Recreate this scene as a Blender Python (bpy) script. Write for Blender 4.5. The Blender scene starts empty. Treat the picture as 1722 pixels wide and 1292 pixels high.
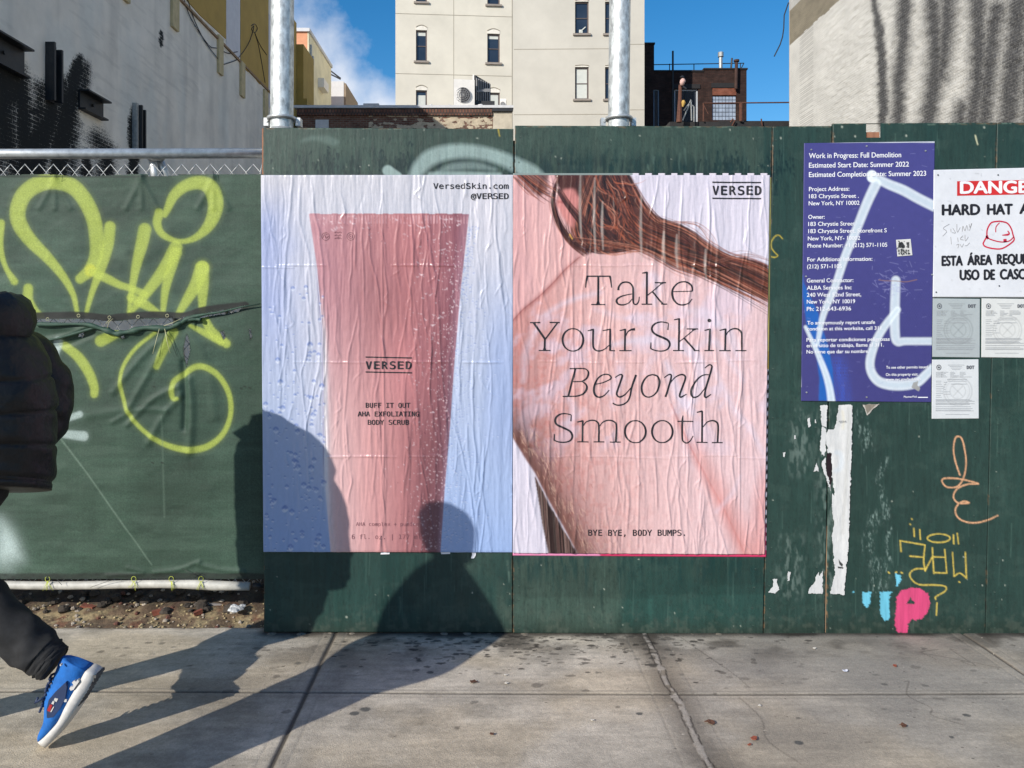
import bpy, math, random
import numpy as np
from mathutils import Vector, Matrix

# ------------------------------------------------------------------ camera, sky, sun, exposure
S = bpy.context.scene
COL = S.collection
F, CX, CY, CH = 1293.0, 820.0, 534.0, 1.54          # focal length / vanishing point in photo pixels, eye height
PW, PH = 1722.0, 1292.0
cam_d = bpy.data.cameras.new('camera')
cam = bpy.data.objects.new('camera', cam_d); COL.objects.link(cam)
cam.location = (0, 0, CH); cam.rotation_euler = (math.radians(90), 0, 0)
cam_d.sensor_width = 36; cam_d.lens = F / PW * 36
cam_d.shift_x = (PW / 2 - CX) / PW; cam_d.shift_y = (CY - PH / 2) / PW
cam_d.clip_start = .05; cam_d.clip_end = 2000
S.camera = cam

SUN = Vector((.88, 1.0, -.665)).normalized()           # direction the light travels
w = bpy.data.worlds.new('World'); S.world = w; w.use_nodes = True
nt = w.node_tree; nt.nodes.clear(); N = nt.nodes.new; L = nt.links.new
out = N('ShaderNodeOutputWorld'); bg = N('ShaderNodeBackground'); bg.inputs[1].default_value = .132
sky = N('ShaderNodeTexSky'); sky.sky_type = 'NISHITA'; sky.sun_disc = False
sky.sun_elevation = math.asin(-SUN.z); sky.sun_rotation = math.atan2(-SUN.x, -SUN.y)
sky.air_density = 1.0; sky.dust_density = .15; sky.ozone_density = 2.5
tc = N('ShaderNodeTexCoord'); sep = N('ShaderNodeSeparateXYZ'); L(tc.outputs['Generated'], sep.inputs[0])
def wm(op, a, b):
    m = N('ShaderNodeMath'); m.operation = op
    for i, v in ((0, a), (1, b)):
        if isinstance(v, (int, float)): m.inputs[i].default_value = v
        else: L(v, m.inputs[i])
    return m.outputs[0]
nz = N('ShaderNodeTexNoise'); nz.inputs['Scale'].default_value = 9; nz.inputs['Detail'].default_value = 8; nz.inputs['Roughness'].default_value = .55
L(tc.outputs['Generated'], nz.inputs['Vector'])
b = wm('SUBTRACT', wm('SUBTRACT', .252, wm('MULTIPLY', sep.outputs[0], .62)), sep.outputs[2])      # low bank of cloud to the left
fac = wm('ADD', wm('MULTIPLY', b, 9.0), wm('MULTIPLY', wm('SUBTRACT', nz.outputs[0], .5), 2.6))
front = N('ShaderNodeMapRange'); front.inputs[1].default_value = -.05; front.inputs[2].default_value = .75; front.inputs[3].default_value = 0; front.inputs[4].default_value = .95
L(fac, front.inputs[0])
hs = N('ShaderNodeHueSaturation'); hs.inputs['Saturation'].default_value = 1.4; hs.inputs['Value'].default_value = 1.05; L(sky.outputs[0], hs.inputs['Color'])
mx = N('ShaderNodeMix'); mx.data_type = 'RGBA'; L(front.outputs[0], mx.inputs[0]); L(hs.outputs[0], mx.inputs[6])
mx.inputs[7].default_value = (6.2, 6.6, 7.4, 1)
L(mx.outputs[2], bg.inputs[0]); L(bg.outputs[0], out.inputs[0])

sl = bpy.data.lights.new('sun', 'SUN'); sl.energy = 4.7; sl.angle = math.radians(.5); sl.color = (1, .94, .86)
so = bpy.data.objects.new('sun', sl); COL.objects.link(so); so.location = (-8, -10, 12)
so.rotation_euler = SUN.to_track_quat('-Z', 'Y').to_euler()
S.view_settings.view_transform = 'Standard'; S.view_settings.look = 'None'
S.view_settings.exposure = 0.0; S.view_settings.gamma = 1
S.cycles.max_bounces = 6; S.cycles.transparent_max_bounces = 8

# ------------------------------------------------------------------ helpers
random.seed(5); RNG = np.random.default_rng(5)
def lin(r, g, b):
    f = lambda c: (c / 255) / 12.92 if c <= 10 else (((c / 255) + .055) / 1.055) ** 2.4
    return np.array([f(r), f(g), f(b)])
def P(px, py, d):
    return ((px - CX) / F * d, d, CH + (CY - py) / F * d)
def ground(px, py):                                   # photo pixel on the pavement -> world X, Y
    d = F * CH / (py - CY); return (px - CX) / F * d, d
def tag(o, label=None, cat=None, group=None, kind=None):
    if label: o['label'] = label
    if cat: o['category'] = cat
    if group: o['group'] = group
    if kind: o['kind'] = kind
    return o
def empty(name, loc, label, cat, group=None):
    o = bpy.data.objects.new(name, None); COL.objects.link(o); o.location = loc
    return tag(o, label, cat, group)
def link(name, me, mat, parent=None, smooth=False):
    o = bpy.data.objects.new(name, me); COL.objects.link(o)
    if mat: me.materials.append(mat)
    if smooth: me.polygons.foreach_set('use_smooth', [True] * len(me.polygons))
    if parent:
        o.parent = parent
        loc = Vector(parent.location); q = parent.parent
        while q: loc += Vector(q.location); q = q.parent
        if parent.type == 'EMPTY': o.location = -Vector(parent.location)
    return o
def mk(name, v, f, mat, parent=None, smooth=False):
    me = bpy.data.meshes.new(name); me.from_pydata([tuple(map(float, p)) for p in v], [], f); me.update()
    return link(name, me, mat, parent, smooth)

class MB:
    "collects boxes, tubes, lofts into one mesh"
    def __init__(s): s.v = []; s.f = []
    def add(s, v, f):
        n = len(s.v); s.v += [tuple(p) for p in v]; s.f += [tuple(i + n for i in q) for q in f]; return s
    def hexa(s, p):      # 8 corners: bottom 4 ccw, top 4 ccw
        return s.add(p, [(3, 2, 1, 0), (4, 5, 6, 7), (0, 1, 5, 4), (1, 2, 6, 5), (2, 3, 7, 6), (3, 0, 4, 7)])
    def box(s, x0, x1, y0, y1, z0, z1):
        return s.hexa([(x0, y0, z0), (x1, y0, z0), (x1, y1, z0), (x0, y1, z0), (x0, y0, z1), (x1, y0, z1), (x1, y1, z1), (x0, y1, z1)])
    def tube(s, pts, r, n=8, cap=True):
        pts = [Vector(p) for p in pts]; rr = r if isinstance(r, (list, tuple)) else [r] * len(pts)
        rings = []; up = None
        for i, p in enumerate(pts):
            t = (pts[min(i + 1, len(pts) - 1)] - pts[max(i - 1, 0)])
            t = t.normalized() if t.length > 1e-9 else Vector((0, 0, 1))
            a = Vector((0, 0, 1)) if abs(t.z) < .9 else Vector((1, 0, 0))
            if up is None: up = (a - t * a.dot(t)).normalized()
            else: up = (up - t * up.dot(t)); up = up.normalized() if up.length > 1e-6 else (a - t * a.dot(t)).normalized()
            sd = t.cross(up)
            rings.append([p + (up * math.cos(k * 2 * math.pi / n) + sd * math.sin(k * 2 * math.pi / n)) * rr[i] for k in range(n)])
        return s.loft(rings, cap)
    def loft(s, rings, cap=True):
        n = len(rings[0]); v = [q for r in rings for q in r]; f = []
        for i in range(len(rings) - 1):
            for k in range(n):
                a = i * n + k; b = i * n + (k + 1) % n
                f.append((a, b, b + n, a + n))
        if cap: f.append(tuple(range(n - 1, -1, -1))); f.append(tuple(range((len(rings) - 1) * n, len(rings) * n)))
        return s.add(v, f)
    def build(s, name, mat, parent=None, smooth=False): return mk(name, s.v, s.f, mat, parent, smooth)

# ---- noise and a small raster painter -------------------------------------------------------
_T = RNG.random((256, 256))
def vnoise(x, y, seed=0):
    x = np.asarray(x, float) + seed * 17.31; y = np.asarray(y, float) + seed * 9.77
    xi = np.floor(x).astype(int); yi = np.floor(y).astype(int); fx = x - xi; fy = y - yi
    fx = fx * fx * (3 - 2 * fx); fy = fy * fy * (3 - 2 * fy)
    g = lambda a, b: _T[a & 255, b & 255]
    return (g(xi, yi) * (1 - fx) + g(xi + 1, yi) * fx) * (1 - fy) + (g(xi, yi + 1) * (1 - fx) + g(xi + 1, yi + 1) * fx) * fy
def fbm(x, y, seed=0, oct=4):
    a = 0; amp = .5; tot = 0
    for o in range(oct): a = a + amp * vnoise(x, y, seed + o * 3); tot += amp; x = x * 2.03; y = y * 2.03; amp *= .55
    return a / tot
def sstep(a, b, x): t = np.clip((x - a) / (b - a), 0, 1); return t * t * (3 - 2 * t)
def smooth_path(pts, n=8):
    p = np.array(pts, float); q = np.vstack([2 * p[0] - p[1], p, 2 * p[-1] - p[-2]]); o = []
    for i in range(len(p) - 1):
        a, b, c, d = q[i], q[i + 1], q[i + 2], q[i + 3]
        for t in np.linspace(0, 1, n, endpoint=False):
            o.append(.5 * (2 * b + (c - a) * t + (2 * a - 5 * b + 4 * c - d) * t * t + (3 * b - a - 3 * c + d) * t ** 3))
    o.append(p[-1]); return np.array(o)

class Canvas:
    def __init__(s, x0, y0, x1, y1, k=1.0, rgb=(0, 0, 0)):
        s.x0, s.y0, s.k = x0, y0, k
        s.w = int((x1 - x0) * k) + 1; s.h = int((y1 - y0) * k) + 1
        s.X, s.Y = np.meshgrid(x0 + np.arange(s.w) / k, y0 + np.arange(s.h) / k)
        s.c = np.ones((s.h, s.w, 3)) * np.asarray(rgb)
    def _sl(s, xa, xb, ya, yb):
        return slice(max(0, int((ya - s.y0) * s.k)), max(0, min(s.h, int((yb - s.y0) * s.k) + 2))), slice(max(0, int((xa - s.x0) * s.k)), max(0, min(s.w, int((xb - s.x0) * s.k) + 2)))
    def dist(s, pts, ws, pad, fun):
        "cov = max over segments of fun(distance, local half width)"
        pts = np.asarray(pts, float); ws = np.broadcast_to(np.asarray(ws, float), (len(pts),))
        xs, ys = pts[:, 0], pts[:, 1]; m = ws.max() + pad
        sy, sx = s._sl(xs.min() - m, xs.max() + m, ys.min() - m, ys.max() + m)
        X = s.X[sy, sx]; cov = np.zeros(X.shape)
        if X.size == 0: return (sy, sx), cov
        for i in range(len(pts) - 1):
            a, b = pts[i], pts[i + 1]; mm = max(ws[i], ws[i + 1]) + pad
            ty, tx = s._sl(min(a[0], b[0]) - mm, max(a[0], b[0]) + mm, min(a[1], b[1]) - mm, max(a[1], b[1]) + mm)
            if ty.stop <= ty.start or tx.stop <= tx.start: continue
            XX = s.X[ty, tx] - a[0]; YY = s.Y[ty, tx] - a[1]; d = b - a; l2 = d @ d + 1e-9
            t = np.clip((XX * d[0] + YY * d[1]) / l2, 0, 1)
            ds = np.hypot(XX - t * d[0], YY - t * d[1]); hw = ws[i] + (ws[i + 1] - ws[i]) * t
            v = cov[ty.start - sy.start:ty.stop - sy.start, tx.start - sx.start:tx.stop - sx.start]
            np.maximum(v, fun(ds, hw), out=v)
        return (sy, sx), cov
    def stroke(s, pts, ws, rgb, alpha=1, soft=1.2, sm=6, rough=0, tex=0):
        if sm:
            pw = np.column_stack([np.asarray(pts, float), np.broadcast_to(np.asarray(ws, float), (len(pts),))]); pw = smooth_path(pw, sm); pts, ws = pw[:, :2], np.maximum(pw[:, 2], .2)
        sl, cov = s.dist(pts, ws, soft + 1 + rough, lambda d, h: np.clip((h - d) / soft + .5, 0, 1))
        if cov.size == 0: return
        if tex: cov = cov * np.clip(1 - tex + 2 * tex * vnoise(s.X[sl] * .9, s.Y[sl] * .9, 4), 0, 1)
        a = (cov * alpha)[..., None]; s.c[sl] = s.c[sl] * (1 - a) + np.asarray(rgb) * a
    def inpoly(s, poly, rough=0, seed=1, rs=.25):
        X, Y = s.X, s.Y
        if rough: X = X + (fbm(X * rs, Y * rs, seed) - .5) * 2 * rough; Y = Y + (fbm(s.X * rs, s.Y * rs, seed + 7) - .5) * 2 * rough
        ins = np.zeros(X.shape, bool); n = len(poly)
        for i in range(n):
            (x1, y1), (x2, y2) = poly[i], poly[(i + 1) % n]
            if y1 == y2: continue
            ins ^= ((y1 > Y) != (y2 > Y)) & (X < (x2 - x1) * (Y - y1) / (y2 - y1) + x1)
        return ins
    def poly(s, poly, rgb, alpha=1, rough=0, seed=1, rs=.25, blur=0):
        m = s.inpoly(poly, rough, seed, rs).astype(float)
        if blur: m = boxblur(m, int(blur * s.k))
        m = (m * alpha)[..., None]; s.c = s.c * (1 - m) + np.asarray(rgb) * m
    def mix(s, rgb, a): a = np.asarray(a)[..., None]; s.c = s.c * (1 - a) + np.asarray(rgb) * a
    def sample(s, PX, PY):
        return bilin(s.c, (PX - s.x0) * s.k, (PY - s.y0) * s.k)
def bilin(a, x, y):
    h, w_ = a.shape[:2]; x = np.clip(x, 0, w_ - 1.001); y = np.clip(y, 0, h - 1.001)
    xi = x.astype(int); yi = y.astype(int); fx = x - xi; fy = y - yi
    if a.ndim == 3: fx = fx[..., None]; fy = fy[..., None]
    return (a[yi, xi] * (1 - fx) + a[yi, xi + 1] * fx) * (1 - fy) + (a[yi + 1, xi] * (1 - fx) + a[yi + 1, xi + 1] * fx) * fy
def boxblur(a, r):
    if r < 1: return a
    for ax in (0, 1):
        for _ in range(2):
            p = np.pad(a, [(r + 1, r) if i == ax else (0, 0) for i in range(a.ndim)], mode='edge'); c = np.cumsum(p, axis=ax)
            a = (np.take(c, range(2 * r + 1, c.shape[ax]), ax) - np.take(c, range(0, c.shape[ax] - 2 * r - 1), ax)) / (2 * r + 1)
    return a

def gridmesh(name, co, rgba, mat, parent=None, keep=None, skirt=None, smooth=True):
    "co (ny,nx,3), rgba (ny,nx,4); keep = face mask; skirt = offset vector closing the back of the sheet"
    ny, nx = co.shape[:2]; idx = np.arange(ny * nx).reshape(ny, nx)
    q = np.stack([idx[:-1, :-1], idx[1:, :-1], idx[1:, 1:], idx[:-1, 1:]], -1).reshape(-1, 4)
    if keep is not None: q = q[keep.reshape(-1)]
    v = co.reshape(-1, 3); c = rgba.reshape(-1, 4)
    if skirt is not None:
        loop = np.concatenate([idx[0, :], idx[1:, -1], idx[-1, -2::-1], idx[-2:0:-1, 0]]); m = len(loop); n0 = len(v)
        v = np.vstack([v, v[loop] + np.asarray(skirt)]); c = np.vstack([c, c[loop]])
        i = np.arange(m); j = (i + 1) % m
        q = np.vstack([q, np.stack([loop[i], loop[j], n0 + j, n0 + i], -1)])
    used = np.zeros(len(v), bool); used[q.reshape(-1)] = True
    if not used.all(): mp = np.cumsum(used) - 1; v = v[used]; c = c[used]; q = mp[q]
    me = bpy.data.meshes.new(name); me.vertices.add(len(v)); me.vertices.foreach_set('co', np.ascontiguousarray(v, np.float32).reshape(-1))
    me.loops.add(q.size); me.loops.foreach_set('vertex_index', q.reshape(-1).astype(np.int32))
    me.polygons.add(len(q)); me.polygons.foreach_set('loop_start', np.arange(0, q.size, 4, dtype=np.int32))
    me.update(calc_edges=True); me.validate()
    at = me.color_attributes.new('Col', 'FLOAT_COLOR', 'POINT'); at.data.foreach_set('color', np.ascontiguousarray(c, np.float32).reshape(-1))
    me.polygons.foreach_set('use_smooth', [smooth] * len(me.polygons))
    return link(name, me, mat, parent)
def sheet(name, cor, d, step, mat, canvas=None, height=None, parent=None, thick=.002, keepf=None, rgb=None, smooth=True):
    "flat thing facing the street; cor = TL, TR, BL, BR in photo pixels on the plane Y = d; height in metres towards the street"
    (ax, ay), (bx, by), (cx, cy), (ex, ey) = cor
    nx = max(2, int(max(abs(bx - ax), abs(ex - cx)) / step) + 1); ny = max(2, int(max(abs(cy - ay), abs(ey - by)) / step) + 1)
    u, v = np.meshgrid(np.linspace(0, 1, nx), np.linspace(0, 1, ny))
    PX = (ax * (1 - u) + bx * u) * (1 - v) + (cx * (1 - u) + ex * u) * v
    PY = (ay * (1 - u) + by * u) * (1 - v) + (cy * (1 - u) + ey * u) * v
    h = height(PX, PY) if height else np.zeros(PX.shape)
    co = np.stack([(PX - CX) / F * d, d - h, CH + (CY - PY) / F * d], -1)
    c = canvas.sample(PX, PY) if canvas is not None else np.ones(PX.shape + (3,)) * np.asarray(rgb)
    if c.shape[-1] == 3: c = np.concatenate([c, np.ones(PX.shape + (1,))], -1)
    keep = keepf((PX[:-1, :-1] + PX[1:, 1:]) / 2, (PY[:-1, :-1] + PY[1:, 1:]) / 2) if keepf else None
    return gridmesh(name, co, c, mat, parent, keep, (0, thick, 0) if thick else None, smooth)

# ---- lettering ------------------------------------------------------------------------------
_fonts = {}
def font(n):
    if not n: return None
    if n not in _fonts:
        f = None
        try: f = bpy.data.fonts.load(bpy.utils.system_resource('DATAFILES', path='fonts') + '/' + n)
        except Exception: f = None
        _fonts[n] = f
    return _fonts[n]
INTER, MONO = None, 'DejaVuSansMono.woff2'          # None = Blender's built-in sans
_tc = {}
def text2d(body, fn, bold=0):
    key = (body, fn, bold)
    if key in _tc: return _tc[key]
    cu = bpy.data.curves.new('lettering', 'FONT'); cu.body = body; cu.dimensions = '2D'; cu.fill_mode = 'FRONT'; cu.resolution_u = 4; cu.offset = bold
    if font(fn): cu.font = font(fn)
    o = bpy.data.objects.new('lettering', cu); COL.objects.link(o)
    dg = bpy.context.evaluated_depsgraph_get(); dg.update(); me = o.evaluated_get(dg).to_mesh()
    v = np.array([x.co[:2] for x in me.vertices]); f = [tuple(p.vertices) for p in me.polygons]
    bpy.data.objects.remove(o); bpy.data.curves.remove(cu); _tc[key] = (v, f); return v, f
class Ink:
    "flat printed or painted marks on one plane, gathered into one mesh in photo pixels"
    def __init__(s): s.v = []; s.f = []
    def add(s, v, f): n = len(s.v); s.v += [tuple(p) if len(p) == 3 else (p[0], p[1], 0) for p in v]; s.f += [tuple(i + n for i in q) for q in f]
    def text(s, body, x0, x1, base, cap, fn=INTER, bold=0, tilt=0):
        v, f = text2d(body, fn); hv, _ = text2d('H', fn); ch = hv[:, 1].max()
        mn, mxx = v[:, 0].min(), v[:, 0].max(); X = x0 + (v[:, 0] - mn) / (mxx - mn) * (x1 - x0)
        k = bold * cap / .7 if bold else 0                # weight: copies nudged sideways, each a hair in front of the last
        for i, (ox, oy) in enumerate(((0, 0), (k, 0), (-k, 0), (0, k * .7), (0, -k * .7)) if k else ((0, 0),)):
            s.add(np.column_stack([X + ox, base - v[:, 1] / ch * cap + (X - x0) * tilt + oy, np.full(len(X), i * 8e-5)]), f)
    def line(s, pts, ws, sm=6):
        pw = np.column_stack([np.asarray(pts, float), np.broadcast_to(np.asarray(ws, float), (len(pts),))])
        if sm and len(pw) > 2: pw = smooth_path(pw, sm)
        elif len(pw) == 2: pw = np.array([pw[0] + (pw[1] - pw[0]) * t for t in np.linspace(0, 1, 3 + int(np.hypot(*(pw[1] - pw[0])[:2]) / 2))])
        p = pw[:, :2]; t = np.gradient(p, axis=0); t /= np.linalg.norm(t, axis=1)[:, None] + 1e-9
        nn = np.column_stack([-t[:, 1], t[:, 0]]) * pw[:, 2:3]
        a, b = p + nn, p - nn; n = len(p)
        s.add(np.vstack([a, p, b]), [(i, i + 1, n + i + 1, n + i) for i in range(n - 1)] + [(n + i, n + i + 1, 2 * n + i + 1, 2 * n + i) for i in range(n - 1)])
    def poly(s, pts): s.add(pts, [tuple(range(len(pts)))])
    def disc(s, x, y, r, r2=None): s.poly([(x + r * math.cos(a), y + (r2 or r) * math.sin(a)) for a in np.linspace(0, 2 * math.pi, 16, endpoint=False)])
    def rect(s, x0, x1, y0, y1): s.poly([(x0, y0), (x1, y0), (x1, y1), (x0, y1)])
    def spaced(s, body, x0, x1, base, cap, fn, bold, fillw=.68, tilt=0):
        n = len(body); w_ = (x1 - x0) / (n - 1 + fillw)
        for i, ch in enumerate(body): s.text(ch, x0 + i * w_, x0 + i * w_ + w_ * fillw, base + tilt * i * w_, cap, fn, bold)
    def refine(s, lim=2.2):
        "cut long ink triangles so that the print can follow a creased sheet"
        tri = []
        for q in s.f:
            if len(q) <= 4: tri += [(q[0], q[k], q[k + 1]) for k in range(1, len(q) - 1)]
            else:
                c = np.mean([s.v[i] for i in q], axis=0); s.v.append(tuple(c)); m = len(s.v) - 1; tri += [(q[k], q[(k + 1) % len(q)], m) for k in range(len(q))]
        out = []; mid = {}
        while tri:
            t = tri.pop(); L_ = [math.hypot(s.v[t[k]][0] - s.v[t[(k + 1) % 3]][0], s.v[t[k]][1] - s.v[t[(k + 1) % 3]][1]) for k in range(3)]; k = L_.index(max(L_))
            if L_[k] <= lim: out.append(t); continue
            a, b, c = t[k], t[(k + 1) % 3], t[(k + 2) % 3]; e = (min(a, b), max(a, b))
            if e not in mid: s.v.append(tuple((np.array(s.v[a]) + np.array(s.v[b])) / 2)); mid[e] = len(s.v) - 1
            m = mid[e]; tri += [(a, m, c), (m, b, c)]
        s.f = out
    def build(s, name, mat, d, parent=None, height=None, off=.0012):
        if height: s.refine()
        v = np.array(s.v); h = height(v[:, 0], v[:, 1]) if height else 0
        co = np.column_stack([(v[:, 0] - CX) / F * d, np.full(len(v), d) - h - off - v[:, 2], CH + (CY - v[:, 1]) / F * d])
        # face the street
        f = []
        for q in s.f:
            a = sum(v[q[i]][0] * v[q[(i + 1) % len(q)]][1] - v[q[(i + 1) % len(q)]][0] * v[q[i]][1] for i in range(len(q)))
            f.append(q if a < 0 else q[::-1])
        return mk(name, co, f, mat, parent)

# ---- materials ------------------------------------------------------------------------------
def newmat(name):
    m = bpy.data.materials.new(name); m.use_nodes = True; t = m.node_tree
    return m, t, t.nodes['Principled BSDF']
def nd(t, typ, **kw):
    n = t.nodes.new(typ)
    for k, v in kw.items():
        if k in n.inputs: n.inputs[k].default_value = v
        else: setattr(n, k, v)
    return n
def mat(name, rgb, rough=.6, metal=0, var=.15, vscale=6, bump=.1, bscale=60, spec=.5, stretch=(1, 1, 1), bdist=.004):
    m, t, p = newmat(name); l = t.links.new
    tcn = nd(t, 'ShaderNodeTexCoord'); mp = nd(t, 'ShaderNodeMapping'); mp.inputs['Scale'].default_value = stretch; l(tcn.outputs['Object'], mp.inputs[0])
    n1 = nd(t, 'ShaderNodeTexNoise', Scale=vscale, Detail=6, Roughness=.6); l(mp.outputs[0], n1.inputs['Vector'])
    mr = nd(t, 'ShaderNodeMapRange'); mr.inputs[1].default_value = .3; mr.inputs[2].default_value = .7; mr.inputs[3].default_value = 1 - var; mr.inputs[4].default_value = 1 + var; l(n1.outputs[0], mr.inputs[0])
    mu = nd(t, 'ShaderNodeMix', data_type='RGBA', blend_type='MULTIPLY'); mu.inputs[0].default_value = 1
    mu.inputs[6].default_value = (*rgb, 1); l(mr.outputs[0], mu.inputs[7]); l(mu.outputs[2], p.inputs['Base Color'])
    p.inputs['Roughness'].default_value = rough; p.inputs['Metallic'].default_value = metal; p.inputs['Specular IOR Level'].default_value = spec
    if bump:
        n2 = nd(t, 'ShaderNodeTexNoise', Scale=bscale, Detail=4); l(mp.outputs[0], n2.inputs['Vector'])
        bp = nd(t, 'ShaderNodeBump', Strength=bump, Distance=bdist); l(n2.outputs[0], bp.inputs['Height']); l(bp.outputs[0], p.inputs['Normal'])
    return m
def attrmat(name, rough=.6, var=.12, vscale=40, bump=.15, bscale=200, stretch=(1, 1, 1), spec=.5, bdist=.003, roughvar=0, sheen=0):
    m, t, p = newmat(name); l = t.links.new
    at = nd(t, 'ShaderNodeAttribute', attribute_name='Col')
    tcn = nd(t, 'ShaderNodeTexCoord'); mp = nd(t, 'ShaderNodeMapping'); mp.inputs['Scale'].default_value = stretch; l(tcn.outputs['Object'], mp.inputs[0])
    n1 = nd(t, 'ShaderNodeTexNoise', Scale=vscale, Detail=5, Roughness=.6); l(mp.outputs[0], n1.inputs['Vector'])
    mr = nd(t, 'ShaderNodeMapRange'); mr.inputs[1].default_value = .3; mr.inputs[2].default_value = .7; mr.inputs[3].default_value = 1 - var; mr.inputs[4].default_value = 1 + var; l(n1.outputs[0], mr.inputs[0])
    mu = nd(t, 'ShaderNodeMix', data_type='RGBA', blend_type='MULTIPLY'); mu.inputs[0].default_value = 1
    l(at.outputs['Color'], mu.inputs[6]); l(mr.outputs[0], mu.inputs[7]); l(mu.outputs[2], p.inputs['Base Color'])
    p.inputs['Roughness'].default_value = rough; p.inputs['Specular IOR Level'].default_value = spec
    if roughvar:
        r = nd(t, 'ShaderNodeMapRange'); r.inputs[1].default_value = .3; r.inputs[2].default_value = .7; r.inputs[3].default_value = rough - roughvar; r.inputs[4].default_value = rough + roughvar
        n3 = nd(t, 'ShaderNodeTexNoise', Scale=vscale * .3, Detail=4); l(mp.outputs[0], n3.inputs['Vector']); l(n3.outputs[0], r.inputs[0]); l(r.outputs[0], p.inputs['Roughness'])
    if bump:
        n2 = nd(t, 'ShaderNodeTexNoise', Scale=bscale, Detail=4); l(mp.outputs[0], n2.inputs['Vector'])
        bp = nd(t, 'ShaderNodeBump', Strength=bump, Distance=bdist); l(n2.outputs[0], bp.inputs['Height']); l(bp.outputs[0], p.inputs['Normal'])
    return m
def wallmat(name, axis, rough=.85, bump=.5, mortar=.012, dark=(.02, .021, .022), bdist=.01, spread=1.0, lo=.52, hi=1.12, nscale=38):
    "whitewashed brick with sprayed paint: Col.rgb = wall colour, Col.a = amount of black paint"
    m, t, p = newmat(name); l = t.links.new
    at = nd(t, 'ShaderNodeAttribute', attribute_name='Col'); tcn = nd(t, 'ShaderNodeTexCoord'); sp = nd(t, 'ShaderNodeSeparateXYZ'); l(tcn.outputs['Object'], sp.inputs[0])
    cb = nd(t, 'ShaderNodeCombineXYZ'); l(sp.outputs[axis], cb.inputs[0]); l(sp.outputs[2], cb.inputs[1])
    br = nd(t, 'ShaderNodeTexBrick', Scale=1.0); br.inputs['Brick Width'].default_value = .21; br.inputs['Row Height'].default_value = .07; br.inputs['Mortar Size'].default_value = mortar; br.inputs['Mortar Smooth'].default_value = .6
    br.inputs['Color1'].default_value = (1, 1, 1, 1); br.inputs['Color2'].default_value = (.8, .8, .8, 1); br.inputs['Mortar'].default_value = (.15, .15, .15, 1); l(cb.outputs[0], br.inputs['Vector'])
    n1 = nd(t, 'ShaderNodeTexNoise', Scale=1.3, Detail=8, Roughness=.65); l(cb.outputs[0], n1.inputs['Vector'])
    n2 = nd(t, 'ShaderNodeTexNoise', Scale=nscale, Detail=7, Roughness=.78); l(cb.outputs[0], n2.inputs['Vector'])
    def mth(op, a, b_):
        q = nd(t, 'ShaderNodeMath', operation=op)
        for i, v in ((0, a), (1, b_)):
            if isinstance(v, (int, float)): q.inputs[i].default_value = v
            else: l(v, q.inputs[i])
        return q.outputs[0]
    f = mth('ADD', mth('MULTIPLY', at.outputs['Alpha'], 1.5), mth('MULTIPLY', mth('SUBTRACT', n2.outputs[0], .5), 3.0 * spread))
    f = mth('ADD', f, mth('MULTIPLY', mth('SUBTRACT', br.outputs['Color'], .6), .5 * spread))
    fr = nd(t, 'ShaderNodeMapRange', interpolation_type='SMOOTHSTEP'); fr.inputs[1].default_value = lo; fr.inputs[2].default_value = hi; l(f, fr.inputs[0])
    gate = nd(t, 'ShaderNodeMapRange'); gate.inputs[1].default_value = .02; gate.inputs[2].default_value = .15; l(at.outputs['Alpha'], gate.inputs[0])
    fm = mth('MULTIPLY', fr.outputs[0], gate.outputs[0])
    mr = nd(t, 'ShaderNodeMapRange'); mr.inputs[1].default_value = .3; mr.inputs[2].default_value = .7; mr.inputs[3].default_value = .88; mr.inputs[4].default_value = 1.1; l(n1.outputs[0], mr.inputs[0])
    mu = nd(t, 'ShaderNodeMix', data_type='RGBA', blend_type='MULTIPLY'); mu.inputs[0].default_value = 1; l(at.outputs['Color'], mu.inputs[6]); l(mr.outputs[0], mu.inputs[7])
    mx_ = nd(t, 'ShaderNodeMix', data_type='RGBA'); l(fm, mx_.inputs[0]); l(mu.outputs[2], mx_.inputs[6]); mx_.inputs[7].default_value = (*dark, 1)
    l(mx_.outputs[2], p.inputs['Base Color']); p.inputs['Roughness'].default_value = rough; p.inputs['Specular IOR Level'].default_value = .3
    hh = mth('ADD', mth('MULTIPLY', br.outputs['Color'], .6), mth('MULTIPLY', n2.outputs[0], .9))
    bp = nd(t, 'ShaderNodeBump', Strength=bump, Distance=bdist); l(hh, bp.inputs['Height']); l(bp.outputs[0], p.inputs['Normal'])
    return m
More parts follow.
